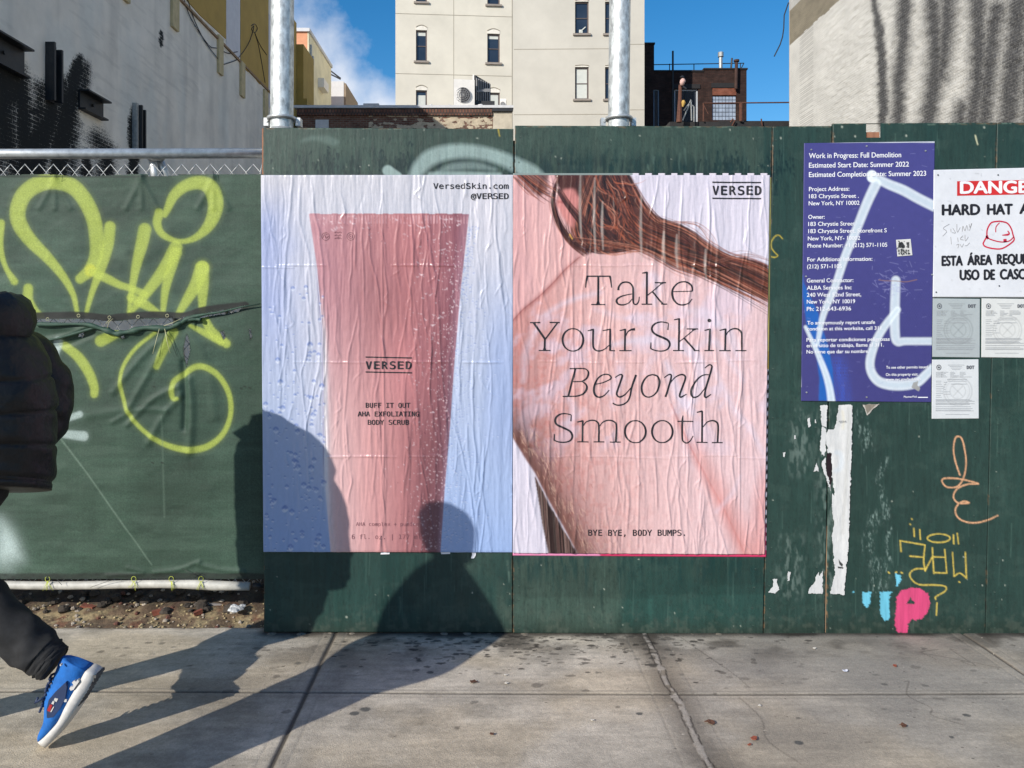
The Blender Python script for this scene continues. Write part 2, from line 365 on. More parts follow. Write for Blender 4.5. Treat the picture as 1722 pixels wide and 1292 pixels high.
def brickmat(name, c1, c2, mortar, row=.067, wid=.21, msize=.010, axis=0, rough=.9):
    m, t, p = newmat(name); l = t.links.new
    tcn = nd(t, 'ShaderNodeTexCoord'); sp = nd(t, 'ShaderNodeSeparateXYZ'); l(tcn.outputs['Object'], sp.inputs[0]); cb = nd(t, 'ShaderNodeCombineXYZ')
    l(sp.outputs[axis], cb.inputs[0]); l(sp.outputs[2], cb.inputs[1])
    br = nd(t, 'ShaderNodeTexBrick', Scale=1.0); br.inputs['Brick Width'].default_value = wid; br.inputs['Row Height'].default_value = row; br.inputs['Mortar Size'].default_value = msize; br.inputs['Bias'].default_value = -.1
    br.inputs['Color1'].default_value = (*c1, 1); br.inputs['Color2'].default_value = (*c2, 1); br.inputs['Mortar'].default_value = (*mortar, 1); l(cb.outputs[0], br.inputs['Vector'])
    n1 = nd(t, 'ShaderNodeTexNoise', Scale=2.2, Detail=8, Roughness=.7); l(cb.outputs[0], n1.inputs['Vector'])
    mr = nd(t, 'ShaderNodeMapRange'); mr.inputs[1].default_value = .3; mr.inputs[2].default_value = .7; mr.inputs[3].default_value = .55; mr.inputs[4].default_value = 1.4; l(n1.outputs[0], mr.inputs[0])
    mu = nd(t, 'ShaderNodeMix', data_type='RGBA', blend_type='MULTIPLY'); mu.inputs[0].default_value = 1; l(br.outputs['Color'], mu.inputs[6]); l(mr.outputs[0], mu.inputs[7]); l(mu.outputs[2], p.inputs['Base Color'])
    p.inputs['Roughness'].default_value = rough; p.inputs['Specular IOR Level'].default_value = .2
    bp = nd(t, 'ShaderNodeBump', Strength=.5, Distance=.01); l(br.outputs['Color'], bp.inputs['Height']); l(bp.outputs[0], p.inputs['Normal'])
    return m

BLACK = mat('black_ink', (.012, .011, .016), .5, var=.2, bump=0)
WHITE_INK = mat('white_ink', (.78, .79, .83), .5, var=.05, bump=0)
RED_INK = mat('red_ink', (.55, .02, .02), .5, var=.08, bump=0)
GREY_INK = mat('grey_ink', (.10, .11, .13), .7, var=.2, bump=0)
PALE_INK = mat('pale_grey_ink', (.33, .35, .37), .7, var=.1, bump=0)
GALV = mat('galvanised_steel', (.60, .62, .61), .42, .55, var=.22, vscale=30, bump=.06, bscale=90)
DULLGALV = mat('dull_galvanised_wire', (.42, .43, .42), .5, .6, var=.25, vscale=20, bump=0)
STEEL_BLACK = mat('black_painted_steel', (.018, .019, .021), .55, var=.3, vscale=8, bump=.1)
GLASS = mat('window_glass', (.025, .032, .045), .06, var=.3, vscale=.8, bump=0, spec=.8)
RUST = mat('rusty_steel', (.11, .045, .028), .85, var=.4, vscale=12)
# ------------------------------------------------------------------ ground: lot, pavement, road
DW = 3.75                                             # plywood face
M_ground = mat('lot_soil', (.26, .22, .18), .95, var=.4, vscale=3, bump=.6, bscale=25, bdist=.03)
tag(mk('lot_ground', [(-400, 3.86, -.03), (400, 3.86, -.03), (400, 600, -.03), (-400, 600, -.03)], [(0, 1, 2, 3)], M_ground), kind='structure')
M_asph = mat('asphalt', (.05, .05, .052), .9, var=.25, vscale=10, bump=.4, bscale=120)
tag(mk('road', [(-400, -400, -.14), (400, -400, -.14), (400, -1.0, -.14), (-400, -1.0, -.14)], [(0, 1, 2, 3)], M_asph), kind='structure')

def pavement():
    x0, x1, y0, y1 = -3.3, 3.1, 2.3, 3.89; st = .0052
    xs = np.arange(x0, x1 + 1e-6, st); ys = np.arange(y0, y1 + 1e-6, st); X, Y = np.meshgrid(xs, ys)
    base = lin(186, 177, 161) * 1.06
    c = np.ones(X.shape + (3,)) * base
    n = fbm(X * 1.1, Y * 1.4, 3, 5); c *= (.66 + .70 * n)[..., None]
    c *= (.84 + .32 * fbm(X * 5, Y * 55, 9, 3))[..., None]; tint = sstep(.4, .65, fbm(X * 1.7, Y * 2.3, 10, 4))[..., None]; c *= 1 - tint * np.array([.05, .09, .16])
    n = fbm(X * 7, Y * 9, 5, 4); c *= (.80 + .40 * n)[..., None]
    n = fbm(X * 26, Y * 60, 6, 3); c *= (.87 + .26 * n)[..., None]
    c *= (1 - .22 * sstep(.54, .68, fbm(X * 3.1, Y * 4.3, 7, 5)))[..., None]
    n = vnoise(X * 95, Y * 95, 8); c *= (.90 + .2 * n)[..., None]
    def mixc(rgb, a): nonlocal c; a = np.clip(a, 0, 1)[..., None]; c = c * (1 - a) + np.asarray(rgb) * a
    cool = lin(128, 126, 122)
    mixc(cool * .9, .62 * sstep(.25, 1.3, X) * sstep(.35, .65, fbm(X * .8, Y * .8, 21) + .12))
    mixc(cool * .8, .5 * sstep(3.2, 2.7, Y) * sstep(.4, .7, fbm(X * .7, Y * 1.1, 31)))
    # grime at the foot of the boards
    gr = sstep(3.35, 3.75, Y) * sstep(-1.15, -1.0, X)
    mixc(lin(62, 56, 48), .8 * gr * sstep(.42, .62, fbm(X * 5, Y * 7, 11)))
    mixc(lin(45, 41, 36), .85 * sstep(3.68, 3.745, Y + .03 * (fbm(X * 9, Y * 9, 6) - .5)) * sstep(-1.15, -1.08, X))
    mixc(lin(60, 54, 47), .75 * sstep(.5, .0, np.hypot((X - 1.62) / 1.0, (Y - 3.55) / .42)) * sstep(.3, .6, fbm(X * 3, Y * 6, 14)))
    mixc(lin(50, 45, 38), .6 * sstep(.45, .0, np.hypot((X - .02) / .9, (Y - 3.6) / .28)) * sstep(.45, .6, fbm(X * 8, Y * 9, 17)))
    h = np.zeros(X.shape) + .0022 * (fbm(X * 3, Y * 3, 41) - .5) + .0008 * (vnoise(X * 60, Y * 60, 2) - .5)
    # joints with their trowelled margins
    wob = .006 * (fbm(X * 3, Y * 3, 51) - .5)
    def joint(dist, wd, margin=.055):
        nonlocal h, c
        dj = np.abs(dist + wob); g = np.exp(-(dj / wd) ** 2); h -= .007 * g
        mixc(lin(34, 29, 25), .93 * np.clip(1.6 * np.exp(-(dj / (wd * 1.05)) ** 2), 0, 1))
        if margin:
            b = np.exp(-((dj - margin) / .005) ** 2); h -= .0012 * b; mixc(base * .55, .35 * b)
            mixc(base * .72, .28 * (dj < margin) * (fbm(X * 6, Y * 6, 15) + .2))
    joint(Y - 3.155 + .012 * np.sin(X * 1.1 + .4), .0058, .03)
    joint(X + .742, .0085); joint(X - 2.315, .006); joint(X + 2.25, .006)
    # the cracked joint that was patched with pale mortar
    dj = np.abs(X - .762 + .03 * (fbm(Y * 5, Y * 0 + 2, 61) - .5)); wv = .005 + .017 * fbm(Y * 16, X * 9, 62)
    mixc(lin(62, 54, 46), .55 * np.exp(-(dj / .085) ** 2)); a = sstep(1.15, .8, dj / wv); a = a * sstep(.34, .46, fbm(X * 22, Y * 22, 67)); mixc(lin(176, 168, 156), a * (.45 + .5 * fbm(X * 50, Y * 50, 63))); h += .0012 * a
    mixc(lin(30, 26, 23), .9 * np.exp(-((np.abs(dj - wv)) / .0035) ** 2) * (fbm(X * 14, Y * 14, 66) > .42)); 
    for s_ in (-.09, .085):
        b = np.exp(-((X - .762 - s_ + wob) / .004) ** 2); h -= .001 * b; mixc(base * .45, .4 * b)
    # hair cracks
    cr = Canvas(x0, y0, x1, y1, 1 / st)
    def crack(pts): 
        sl, cv = cr.dist(smooth_path(pts, 8), .002, .008, lambda d, w_: np.clip(1.2 - d / .004, 0, 1)); cr.c[sl] = np.maximum(cr.c[sl], cv[..., None])
    cr.c[:] = 0
    crack([(.93, 3.70), (1.0, 3.5), (1.06, 3.33), (1.09, 3.2)]); crack([(1.02, 3.12), (1.05, 2.95), (1.02, 2.8), (1.08, 2.65)])
    for k in range(3): 
        p = np.array([RNG.uniform(-1, 2.6), RNG.uniform(2.7, 3.6)]); q = [p.copy()]
        for _ in range(5): p = p + RNG.normal(0, .07, 2); q.append(p.copy())
        crack(q)
    cv = cr.c[:X.shape[0], :X.shape[1], 0]; mixc(lin(60, 54, 47), .45 * cv)
    # gum, drips and spots trodden into the slabs
    def spot(x, y, rx, ry, col, a, rag=.35):
        nonlocal c
        iy = slice(max(0, int((y - y0 - ry * 2) / st)), int((y - y0 + ry * 2) / st) + 1); ix = slice(max(0, int((x - x0 - rx * 2) / st)), int((x - x0 + rx * 2) / st) + 1)
        xx, yy = X[iy, ix], Y[iy, ix]
        if xx.size == 0: return
        d = np.hypot((xx - x) / rx, (yy - y) / ry) + rag * (fbm(xx * 45, yy * 45, int(x * 50) % 60) - .5) * 2
        m = (a * sstep(1.08, .8, d))[..., None]; c[iy, ix] = c[iy, ix] * (1 - m) + col * m
    dk = [lin(70, 66, 60), lin(52, 47, 42), lin(84, 78, 70), lin(60, 62, 60)]
    for i in range(130):
        x = RNG.uniform(-2.6, 2.6); y = 3.72 - abs(RNG.normal(0, .42)); r = RNG.uniform(.005, .014) * (1.5 if RNG.random() < .15 else 1)
        spot(x, y, r * RNG.uniform(1, 1.8), r, dk[i % 4], RNG.uniform(.2, .6), .8)
    for i in range(320):
        x = RNG.normal(.2, .5); y = 3.72 - abs(RNG.normal(0, .17)); r = RNG.uniform(.003, .011)
        spot(x, y, r * RNG.uniform(1, 2.6), r, dk[i % 2], RNG.uniform(.4, .9), .9)
    for i in range(260):
        x = RNG.uniform(-2.6, 2.8); y = RNG.uniform(2.5, 3.72); r = RNG.uniform(.0018, .0035)
        spot(x, y, r * 1.5, r, dk[i % 4] if RNG.random() < .7 else lin(205, 195, 178), .8)
    for px, py, r in ((614, 1193, .018), (596, 1200, .017), (1075, 1200, .012), (1343, 1249, .014), (1625, 1203, .013), (723, 1131, .013), (1600, 1240, .008)):
        gx, gy = ground(px, py); spot(gx, gy, r * 1.25, r, lin(74, 76, 75), .85, .15)
    # the left flags end short of the fence, rubbly edge
    Z = h.copy(); edge = 3.815 + .02 * (fbm(X * 6, X * 0, 71) - .5); lf = X < -1.075
    Z[(Y > edge) & lf] -= .03
    mixc(lin(98, 84, 68), .85 * sstep(-.03, .02, Y - edge + .06 * (fbm(X * 20, Y * 20, 72) - .5)) * lf)
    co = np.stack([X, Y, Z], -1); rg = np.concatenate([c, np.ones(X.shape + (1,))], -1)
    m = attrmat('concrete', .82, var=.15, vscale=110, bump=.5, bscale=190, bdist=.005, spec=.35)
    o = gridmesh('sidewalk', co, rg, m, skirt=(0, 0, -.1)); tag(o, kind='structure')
    # the same pavement carried on round the detailed flags, to the kerb
    m2 = mat('concrete_beyond', tuple(base * .9), .85, var=.2, vscale=2, bump=.3, bscale=120)
    b = MB()
    for (a0, a1, b0, b1) in ((-60, x0, -1.0, y1), (x1, 60, -1.0, y1), (x0, x1, -1.0, y0)): b.box(a0, a1, b0, b1, -.2, 0)
    tag(b.build('pavement_beyond', m2), kind='structure')
pavement()

# rubble under the fence: brick bits, stones and chips nobody could count
def rock(b, x, y, z, r, fl=.6, rr=random):
    n = 7; rings = []
    a0 = rr.random() * 6; 
    for k, (zz, q) in enumerate(((-.5, .55), (-.1, 1.0), (.35, .8), (.55, .35))):
        rings.append([(x + math.cos(a0 + i * 2 * math.pi / n) * r * q * rr.uniform(.75, 1.2), y + math.sin(a0 + i * 2 * math.pi / n) * r * q * rr.uniform(.75, 1.2), z + zz * r * 2 * fl * rr.uniform(.8, 1.2)) for i in range(n)])
    b.loft(rings)
def mound(x, y):
    t = max(0, min(1, (y - 3.84) / .75)); return -.02 + .17 * t * t * (3 - 2 * t) + .05 * (float(vnoise(x * 3, y * 4, 9)) - .5) * t
xs = np.linspace(-4.2, -1.0, 200); ys = np.linspace(3.83, 5.4, 110); X, Y = np.meshgrid(xs, ys)
Z = np.vectorize(mound)(X, Y) + .035 * (fbm(X * 14, Y * 14, 33) - .5) * sstep(3.82, 4.0, Y)
c = np.ones(X.shape + (3,)) * lin(110, 92, 72) * (.45 + 1.0 * fbm(X * 9, Y * 12, 34)[..., None])
a = sstep(.5, .62, fbm(X * 25, Y * 25, 35))[..., None]; c = c * (1 - a * .6) + lin(172, 156, 118) * a * .6
a = sstep(.58, .66, fbm(X * 17, Y * 17, 36))[..., None]; c = c * (1 - a * .7) + lin(118, 78, 58) * a * .7
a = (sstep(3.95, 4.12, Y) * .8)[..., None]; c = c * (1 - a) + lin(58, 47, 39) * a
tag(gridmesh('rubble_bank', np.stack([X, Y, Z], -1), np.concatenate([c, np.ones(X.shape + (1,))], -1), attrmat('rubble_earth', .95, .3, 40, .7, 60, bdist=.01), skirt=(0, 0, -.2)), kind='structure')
def debris(name, label, rgb, n, rlo, rhi, yr, seed):
    rr = random.Random(seed); b = MB()
    for _ in range(n):
        x = rr.uniform(-4.0, -1.1); y = yr[0] + (yr[1] - yr[0]) * rr.random() ** 1.3; r = rr.uniform(rlo, rhi)
        rock(b, x, y, mound(x, y) + r * .3, r, rr.uniform(.35, .7), rr)
    tag(b.build(name, mat(name, rgb, .95, var=.4, vscale=20, bump=.5, bscale=90)), label, 'rubble', kind='stuff')
debris('brick_chips', 'small red brick chips strewn under the fence', (.14, .06, .042), 55, .005, .016, (3.86, 4.7), 1)
debris('stone_chips', 'pale stone and mortar chips strewn under the fence', (.36, .31, .25), 330, .004, .016, (3.83, 4.6), 2)
debris('dark_clods', 'dark clods of earth and rubble behind the bottom rail', (.055, .045, .036), 260, .008, .035, (4.0, 4.9), 3)
debris('straw_bits', 'yellowish dry bits of straw and splinters on the earth', (.40, .32, .18), 420, .003, .009, (3.84, 4.1), 4)
M_brk = mat('loose_brick', (.22, .07, .042), .9, var=.4, vscale=15, bump=.5, bscale=80)
def fragment(name, label, cat, px, py, d, sx, sy, sz, rot, m, grp=None, tilt=0):
    b = MB(); b.box(-sx, sx, -sy, sy, -sz, sz)
    r = random.Random(px); v = [Vector(p) + Vector((r.uniform(-1, 1) * sx * .22, r.uniform(-1, 1) * sy * .2, r.uniform(-1, 1) * sz * .25)) for p in b.v]
    o = mk(name, v, b.f, m); x, y, z = P(px, py, d); o.location = (x, y, z); o.rotation_euler = (tilt, r.uniform(-.15, .15), rot); tag(o, label, cat, grp); return o
for px, py, d, s, rot, lb in ((265, 1029, 4.0, .026, .4, 'bright red brick chunk on the earth below the middle of the fence'), (150, 1024, 4.05, .04, -.2, 'long flat red brick fragment left of the other chunks'),
        (35, 1005, 4.35, .075, .3, 'large rounded red brick lump beside the walking leg'), (98, 1008, 4.3, .06, .1, 'rust red brick fragment under the first yellow tie'), (385, 998, 4.4, .08, -.15, 'broad broken red brick half buried near the boards'), (333, 1030, 3.98, .022, .7, 'small orange brick chip nearest the crumpled plastic')):
    fragment('brick_fragment', lb, 'brick', px, py, d, s, s * .6, s * .45, rot, M_brk, 'loose bricks under the fence')
M_slab = mat('grey_slab', (.27, .25, .24), .85, var=.2, bump=.3)
fragment('broken_slab', 'long flat grey stone slab lying under the right end of the fence', 'slab', 393, 1014, 4.15, .17, .07, .017, .12, M_slab)
fragment('dark_board', 'dark weathered board half buried in the rubble bank', 'board', 130, 1013, 4.2, .16, .05, .012, -.05, mat('dark_board', (.055, .055, .05), .8), None)
b = MB()
for i in range(7): rock(b, *[a + random.uniform(-.035, .035) * (k != 2) for k, a in enumerate(P(393, 1024, 3.97))], .022, .4)
tag(b.build('crumpled_plastic', mat('clear_plastic_scrap', (.55, .57, .58), .25, var=.2, vscale=30)), 'crumpled piece of clear plastic beside the grey slab', 'litter')

# ------------------------------------------------------------------ green plywood hoarding
hoard = empty('plywood_hoarding', P(860, 1065, DW), 'dark green painted plywood hoarding carrying the posters and signs', 'hoarding')
M_ply = attrmat('green_painted_plywood', .5, var=.16, vscale=9, bump=.22, bscale=60, stretch=(6, 6, .7), spec=.42, bdist=.003, roughvar=.1)
GR = lin(54, 75, 66) * .84; TEAL = lin(24, 62, 57) * .86
cv = Canvas(436, 200, 1790, 1075, 1.0, GR)
X, Y = cv.X, cv.Y
cv.c *= (.72 + .56 * fbm(X * .012, Y * .006, 81, 5))[..., None]
cv.c *= (.93 + .14 * fbm(X * .35, Y * .02, 82, 4))[..., None]; cv.c *= (.90 + .2 * fbm(X * .05, Y * .05, 182, 5))[..., None]
cv.c *= (.90 + .2 * vnoise(X * .9, Y * .12, 83))[..., None]
cv.mix(TEAL, .75 * sstep(.45, .6, fbm(X * .006, Y * .004, 84)) * sstep(880, 940, Y) * (X < 1285))
cv.mix(TEAL * .85, .8 * ((X > 640) * (X < 862) * (Y > 920) * (Y < 1020) * sstep(.4, .55, fbm(X * .02, Y * .01, 85))))
cv.mix(TEAL * .9, .55 * (X > 1284))                                                       # the right boards are a deeper green
cv.c[(X > 1388)] *= .92
# brushed and rolled repainting: soft edged rectangles
for (x0, x1, y0, y1, k) in ((1090, 1284, 1000, 1060, 1.25), (866, 1100, 1005, 1060, 1.28), (1180, 1284, 940, 985, .8), (442, 640, 980, 1063, 1.1), (1000, 1180, 215, 265, 1.1), (560, 700, 232, 290, 1.14), (1410, 1560, 690, 900, .93), (1660, 1722, 700, 1000, 1.1)):
    m = sstep(-3, 5, np.minimum(np.minimum(X - x0, x1 - X), np.minimum(Y - y0, y1 - Y)) + 9 * (fbm(X * .03, Y * .2, 87) - .5)); cv.c *= (1 + (k - 1) * m)[..., None]
# dried paste running and smeared above and round the posters
m = sstep(240, 285, Y + 34 * (fbm(X * .06, Y * .01, 88) - .5)) * sstep(.46, .60, fbm(X * .09, Y * .03, 89)) * (Y < 330) * sstep(470, 620, X) * sstep(1330, 1300, X)
cv.mix(lin(13, 45, 44), .9 * m)
m = sstep(238, 290, Y + 50 * (fbm(X * .16, Y * .012, 188) - .5)) * sstep(.44, .66, fbm(X * .22, Y * .035, 189, 5)) * (Y < 330) * sstep(440, 500, X) * sstep(1350, 1310, X); cv.mix(lin(11, 38, 40), .8 * m)
m = sstep(1010, 940, Y + 60 * (fbm(X * .13, Y * .01, 190) - .5)) * sstep(.46, .66, fbm(X * .2, Y * .03, 191, 5)) * (Y > 920) * (X > 862) * (X < 1284); cv.mix(lin(13, 50, 48), .8 * m)
m = sstep(.56, .66, fbm(X * .03, Y * .05, 192, 5)); cv.mix(lin(74, 94, 84), .12 * m)
m = sstep(.6, .68, fbm(X * .35, Y * .25, 193, 4)); cv.mix(lin(26, 40, 36), .35 * m)
for i in range(70):
    x = RNG.uniform(450, 1290); y = RNG.uniform(248, 285) if RNG.random() < .6 else RNG.uniform(935, 1010); l_ = RNG.uniform(6, 40)
    cv.stroke([(x, y), (x + RNG.normal(0, 1), y + l_ * .6), (x + RNG.normal(0, 1.5), y + l_)], [RNG.uniform(.6, 2.2), 1.3, .4], lin(16, 46, 43) if RNG.random() < .9 else lin(80, 104, 94), RNG.uniform(.25, .7), 2.2, 3)
for i in range(170):
    x = RNG.choice([RNG.uniform(470, 700), RNG.uniform(545, 560), RNG.uniform(680, 690), RNG.uniform(1210, 1250), RNG.uniform(1300, 1330)]) + RNG.normal(0, 14); y = min(292, RNG.normal(276, 13))
    cv.stroke([(x, y), (x + RNG.normal(0, 2), y + RNG.uniform(3, 14))], [RNG.uniform(.8, 2.2), .6], lin(10, 38, 38), .9, 1, 0)
# sprayed white ring above the posters, nails, flecks and drips
zz = lambda pts, s, ox, oy: [(ox + p[0] / s, oy + p[1] / s) for p in pts]
WSP = lin(176, 200, 196)
cv.stroke(zz([(960, 1110), (1000, 1050), (1070, 990), (1200, 955), (1350, 958), (1500, 995), (1600, 1040), (1690, 1085), (1740, 1130)], 3.744, 440, 0), [9, 12, 13, 12, 11, 11, 12, 13, 13], WSP, .55, 9, 8, tex=.25)
cv.stroke(zz([(1110, 1085), (1200, 1052), (1350, 1045), (1470, 1068)], 3.744, 440, 0), [3, 6, 6, 3], WSP, .3, 7, 8, tex=.25)
cv.stroke(zz([(1060, 1100), (1250, 1096), (1500, 1104)], 3.744, 440, 0), 4, WSP, .5, 5, 6)
cv.stroke(zz([(795, 1075), (845, 1120)], 3.744, 440, 0), [9, 11], WSP, .6, 3, 0)
cv.poly([(500, 240), (520, 229), (550, 228), (575, 240), (560, 246), (530, 236)], lin(96, 118, 110), .5, 2, blur=2)
for i in range(130):
    x = RNG.uniform(446, 1720); y = RNG.choice([RNG.uniform(215, 292), RNG.uniform(940, 1060), RNG.uniform(700, 1060)])
    if y < 935 and y > 295 and x < 1290: continue
    cv.stroke([(x, y), (x + RNG.normal(0, .8), y + RNG.uniform(0, 2))], RNG.uniform(.25, .85) * (1.8 if RNG.random() < .06 else 1), lin(190, 196, 180) if RNG.random() < .6 else lin(20, 22, 20), .75, 1, 0)
for i in range(500):                                                                       # grain scratches
    x = RNG.uniform(446, 1780); y = RNG.uniform(215, 1060); cv.stroke([(x, y), (x + RNG.normal(0, 1), y + RNG.uniform(10, 70))], .5, lin(90, 120, 108) if RNG.random() < .5 else lin(16, 44, 38), .3, 1, 0)
cv.mix(lin(40, 50, 40), .55 * sstep(1030, 1066, Y + 16 * (fbm(X * .05, Y * .05, 90) - .5)))   # splashed dirt at the foot
cv.mix(lin(96, 104, 92), .25 * sstep(1000, 1066, Y) * sstep(.5, .7, fbm(X * .1, Y * .1, 96)))
# whitish scuffs where bills were torn off
for (x, y0, y1, wd) in ((1455, 690, 760, 16), (1485, 770, 880, 9), (1465, 860, 930, 14), (1475, 940, 1000, 22), (1497, 880, 945, 5)):
    m = sstep(wd, wd * .3, np.abs(X - x - 6 * np.sin(Y * .06))) * sstep(y0 - 8, y0 + 8, Y) * sstep(y1 + 8, y1 - 8, Y) * sstep(.42, .7, fbm(X * .45, Y * .1, 91)); cv.mix(lin(140, 162, 154), .62 * m * sstep(.35, .65, fbm(X * .9, Y * .3, 195, 3)))
for (x, y0, y1, wd) in ((1390, 690, 1000, 26), (1330, 900, 1005, 34), (1345, 690, 800, 30)):          # grey paste residue round the torn bills
    m = sstep(wd, wd * .2, np.abs(X - x)) * sstep(y0 - 12, y0 + 12, Y) * sstep(y1 + 12, y1 - 12, Y) * sstep(.45, .72, fbm(X * .25, Y * .08, 196, 5)); cv.mix(lin(118, 136, 128), .45 * m)
# chalk and paint
g6 = lambda pts: zz(pts, 3.231, 1280, 680)
OR = lin(226, 170, 128); YE = lin(214, 188, 84)
cv.stroke(g6([(1080, 385), (1055, 310), (1045, 240), (1055, 185), (1075, 175), (1095, 200), (1112, 290), (1110, 360), (1090, 420), (1060, 450), (1010, 450), (985, 425), (990, 405), (1040, 402), (1100, 410), (1180, 432), (1120, 435), (1065, 460), (1045, 500), (1060, 530), (1090, 540), (1130, 535), (1100, 528), (1070, 545), (1055, 575), (1065, 610), (1100, 635), (1160, 645), (1230, 630), (1285, 605)]), 1.2, OR, .92, 1, 6, tex=.6)
for p in ([(830, 675), (832, 718)], [(862, 682), (865, 735)], [(1045, 710), (1047, 758)], [(1066, 702), (1072, 758)], [(755, 742), (760, 800)], [(755, 742), (890, 765)], [(890, 765), (883, 850), (892, 905)], [(808, 825), (880, 832)], [(930, 780), (938, 920)], [(890, 905), (930, 830)], [(938, 830), (1000, 832)], [(998, 790), (1008, 915)], [(945, 915), (1008, 918)], [(1040, 805), (1048, 935)], [(1048, 935), (1080, 918), (1115, 945)], [(1115, 945), (1110, 805)], [(895, 895), (840, 895), (808, 920), (820, 955), (860, 980), (940, 982), (1000, 990), (1000, 1015), (950, 1045), (948, 1060)], [(955, 1080), (952, 1145)],
          [(965 + 62 * math.cos(a), 728 + 23 * math.sin(a)) for a in np.linspace(0, 6.3, 20)], [(690, 912), (697, 918)], [(730, 915), (736, 912)], [(760, 914), (768, 918)], [(808, 652), (812, 654)], [(818, 622), (820, 626)], [(1075, 965), (1080, 968)]):
    cv.stroke(g6(p), 1.1, YE, .9, 1, 4 if len(p) > 2 else 0, tex=.65)
CYN = lin(108, 190, 214); PNK = lin(206, 70, 116)
for p in ([(550, 1020), (595, 1020), (590, 1090), (570, 1103), (550, 1080)], [(645, 1018), (710, 1018), (697, 1060), (697, 1150), (690, 1170), (665, 1175), (648, 1140)], [(730, 915), (755, 930), (762, 950), (735, 992)], [(492, 1018), (508, 1018), (500, 1032)]):
    cv.poly(g6(p), CYN, .95, 2.6, 5, .35)
cv.poly(g6([(775, 1010), (800, 1000), (860, 998), (905, 1030), (918, 1080), (905, 1130), (870, 1165), (830, 1175), (815, 1165), (800, 1190), (795, 1240), (775, 1245), (740, 1235), (725, 1200), (733, 1120), (735, 1050), (755, 1015), (775, 1010), (790, 1086), (836, 1086), (810, 1045), (790, 1086)]), PNK, .96, 2.6, 6, .35)
YT = lin(190, 170, 60)
cv.stroke([(1297, 432), (1303, 433), (1308, 430), (1304, 426), (1298, 418), (1297, 408), (1303, 398), (1310, 396), (1316, 402)], .8, YT, .9, 1, 5)
cv.stroke([(1640, 228), (1644, 243)], 1.1, lin(200, 200, 165), .9, 1, 0); cv.stroke([(838, 218), (840, 229)], 1, YT, .8, 1, 0)
for (x, y) in ((1438, 229), (1524, 228), (1416, 213), (1655, 214), (1313, 232)): cv.stroke([(x, y), (x, y + 1)], 1.2, lin(190, 196, 180), .8, 1, 0)
EDGE = lin(118, 92, 64)
for x in (452, 855, 872, 1276, 1304, 1378, 1408, 1648, 1686):                            # nail heads, filled and painted over
    for y in list(range(232, 292, 48)) + list(range(955, 1060, 34)) + (list(range(300, 950, 52)) if x > 1290 else []):
        xx = x + RNG.normal(0, 2) - (y - 213) * .013 * (x > 880); yy = y + RNG.normal(0, 6); cv.stroke([(xx, yy), (xx + .3, yy)], 1.3, lin(18, 34, 30), .8, 1.2, 0); cv.stroke([(xx - .5, yy - 1), (xx + .4, yy - 1.1)], .5, lin(120, 140, 128), .5, .8, 0)
for xa, xb in ((863.5, 861.5), (866, 863), (1298.3, 1283), (1300, 1284.6), (1398.6, 1386.4), (1401.5, 1390.3), (1676, 1656.5), (442.8, 444)):   # chipped edges
    for k in range(46):
        y = RNG.choice([RNG.uniform(214, 292), RNG.uniform(935, 1066), RNG.uniform(214, 1066)]); x = xa + (xb - xa) * (y - 213) / 852
        cv.stroke([(x, y), (x + RNG.normal(0, .4), y + RNG.uniform(1, 9))], RNG.uniform(.4, 1.1), EDGE if RNG.random() < .6 else lin(40, 32, 24), RNG.uniform(.4, .9), .9, 0)
for k in range(150):
    x = RNG.uniform(444, 1720); y = (216 if x < 864 else 212.5 if x < 1399 else 207.5) + abs(RNG.normal(0, 1)); cv.stroke([(x, y), (x + RNG.uniform(1, 14), y)], .5, EDGE if RNG.random() < .5 else lin(120, 140, 124), .6, 1, 0)
def plyboard(cor, d, extra=None, keepf=None, hol=None):
    o = sheet('plywood_board', cor, d, 1.5, M_ply, cv, lambda a, c_: .0012 * (fbm(a * .01, c_ * .01, 92) - .5) + .0006 * (vnoise(a * .5, c_ * .04, 93) - .5), hoard, .018, keepf); return o
plyboard([(442.5, 215), (863.5, 217), (444, 1063), (861.5, 1064)], DW)
plyboard([(866, 211.5), (1298.5, 213), (862.7, 1065), (1283, 1066)], DW - .003)
plyboard([(1299.7, 213), (1399, 212), (1284.4, 1066), (1386.6, 1067)], DW)
plyboard([(1401, 208), (1676, 206.5), (1390, 1068), (1656.5, 1068)], DW - .002, keepf=lambda x, y: ~((x > 1457) & (x < 1480) & (y < 232)))
plyboard([(1677.5, 206.5), (1790, 206), (1657.6, 1068), (1776, 1068)], DW)
M_timb = mat('weathered_timber', (.30, .19, .12), .8, var=.3, vscale=6, stretch=(8, 8, .6), bump=.3)
M_red = mat('reddish_timber', (.33, .15, .085), .8, var=.3, vscale=6, stretch=(8, 8, .6))
def stud(x0, x1, y0, y1, d0, d1, m=M_timb, name='timber_stud'):
    a = P(x0, y1, DW); c_ = P(x1, y0, DW); b = MB(); b.box(a[0], c_[0], d0, d1, a[2], c_[2]); return b.build(name, m, hoard)
stud(438.5, 470, 214, 292, DW + .021, DW + .06, M_red)
for x in (846, 1280, 1375, 1640): stud(x, x + 32, 235, 1064, DW + .021, DW + .10)
stud(474, 840, 1020, 1058, DW + .021, DW + .06, name='timber_rail'); stud(884, 1272, 1020, 1058, DW + .021, DW + .06, name='timber_rail')
stud(1458, 1479.5, 222, 245, DW + .004, DW + .06, M_red, 'timber_block')
M_dk = mat('gap_shade_black', (.012, .011, .010), .9, bump=0)
for x in (864, 1285): stud(x - 14, x + 14, 236, 1062, DW + .0185, DW + .0205, M_dk, 'gap_shade_strip')  # thin black strips added to stand in for the shade in the board gaps
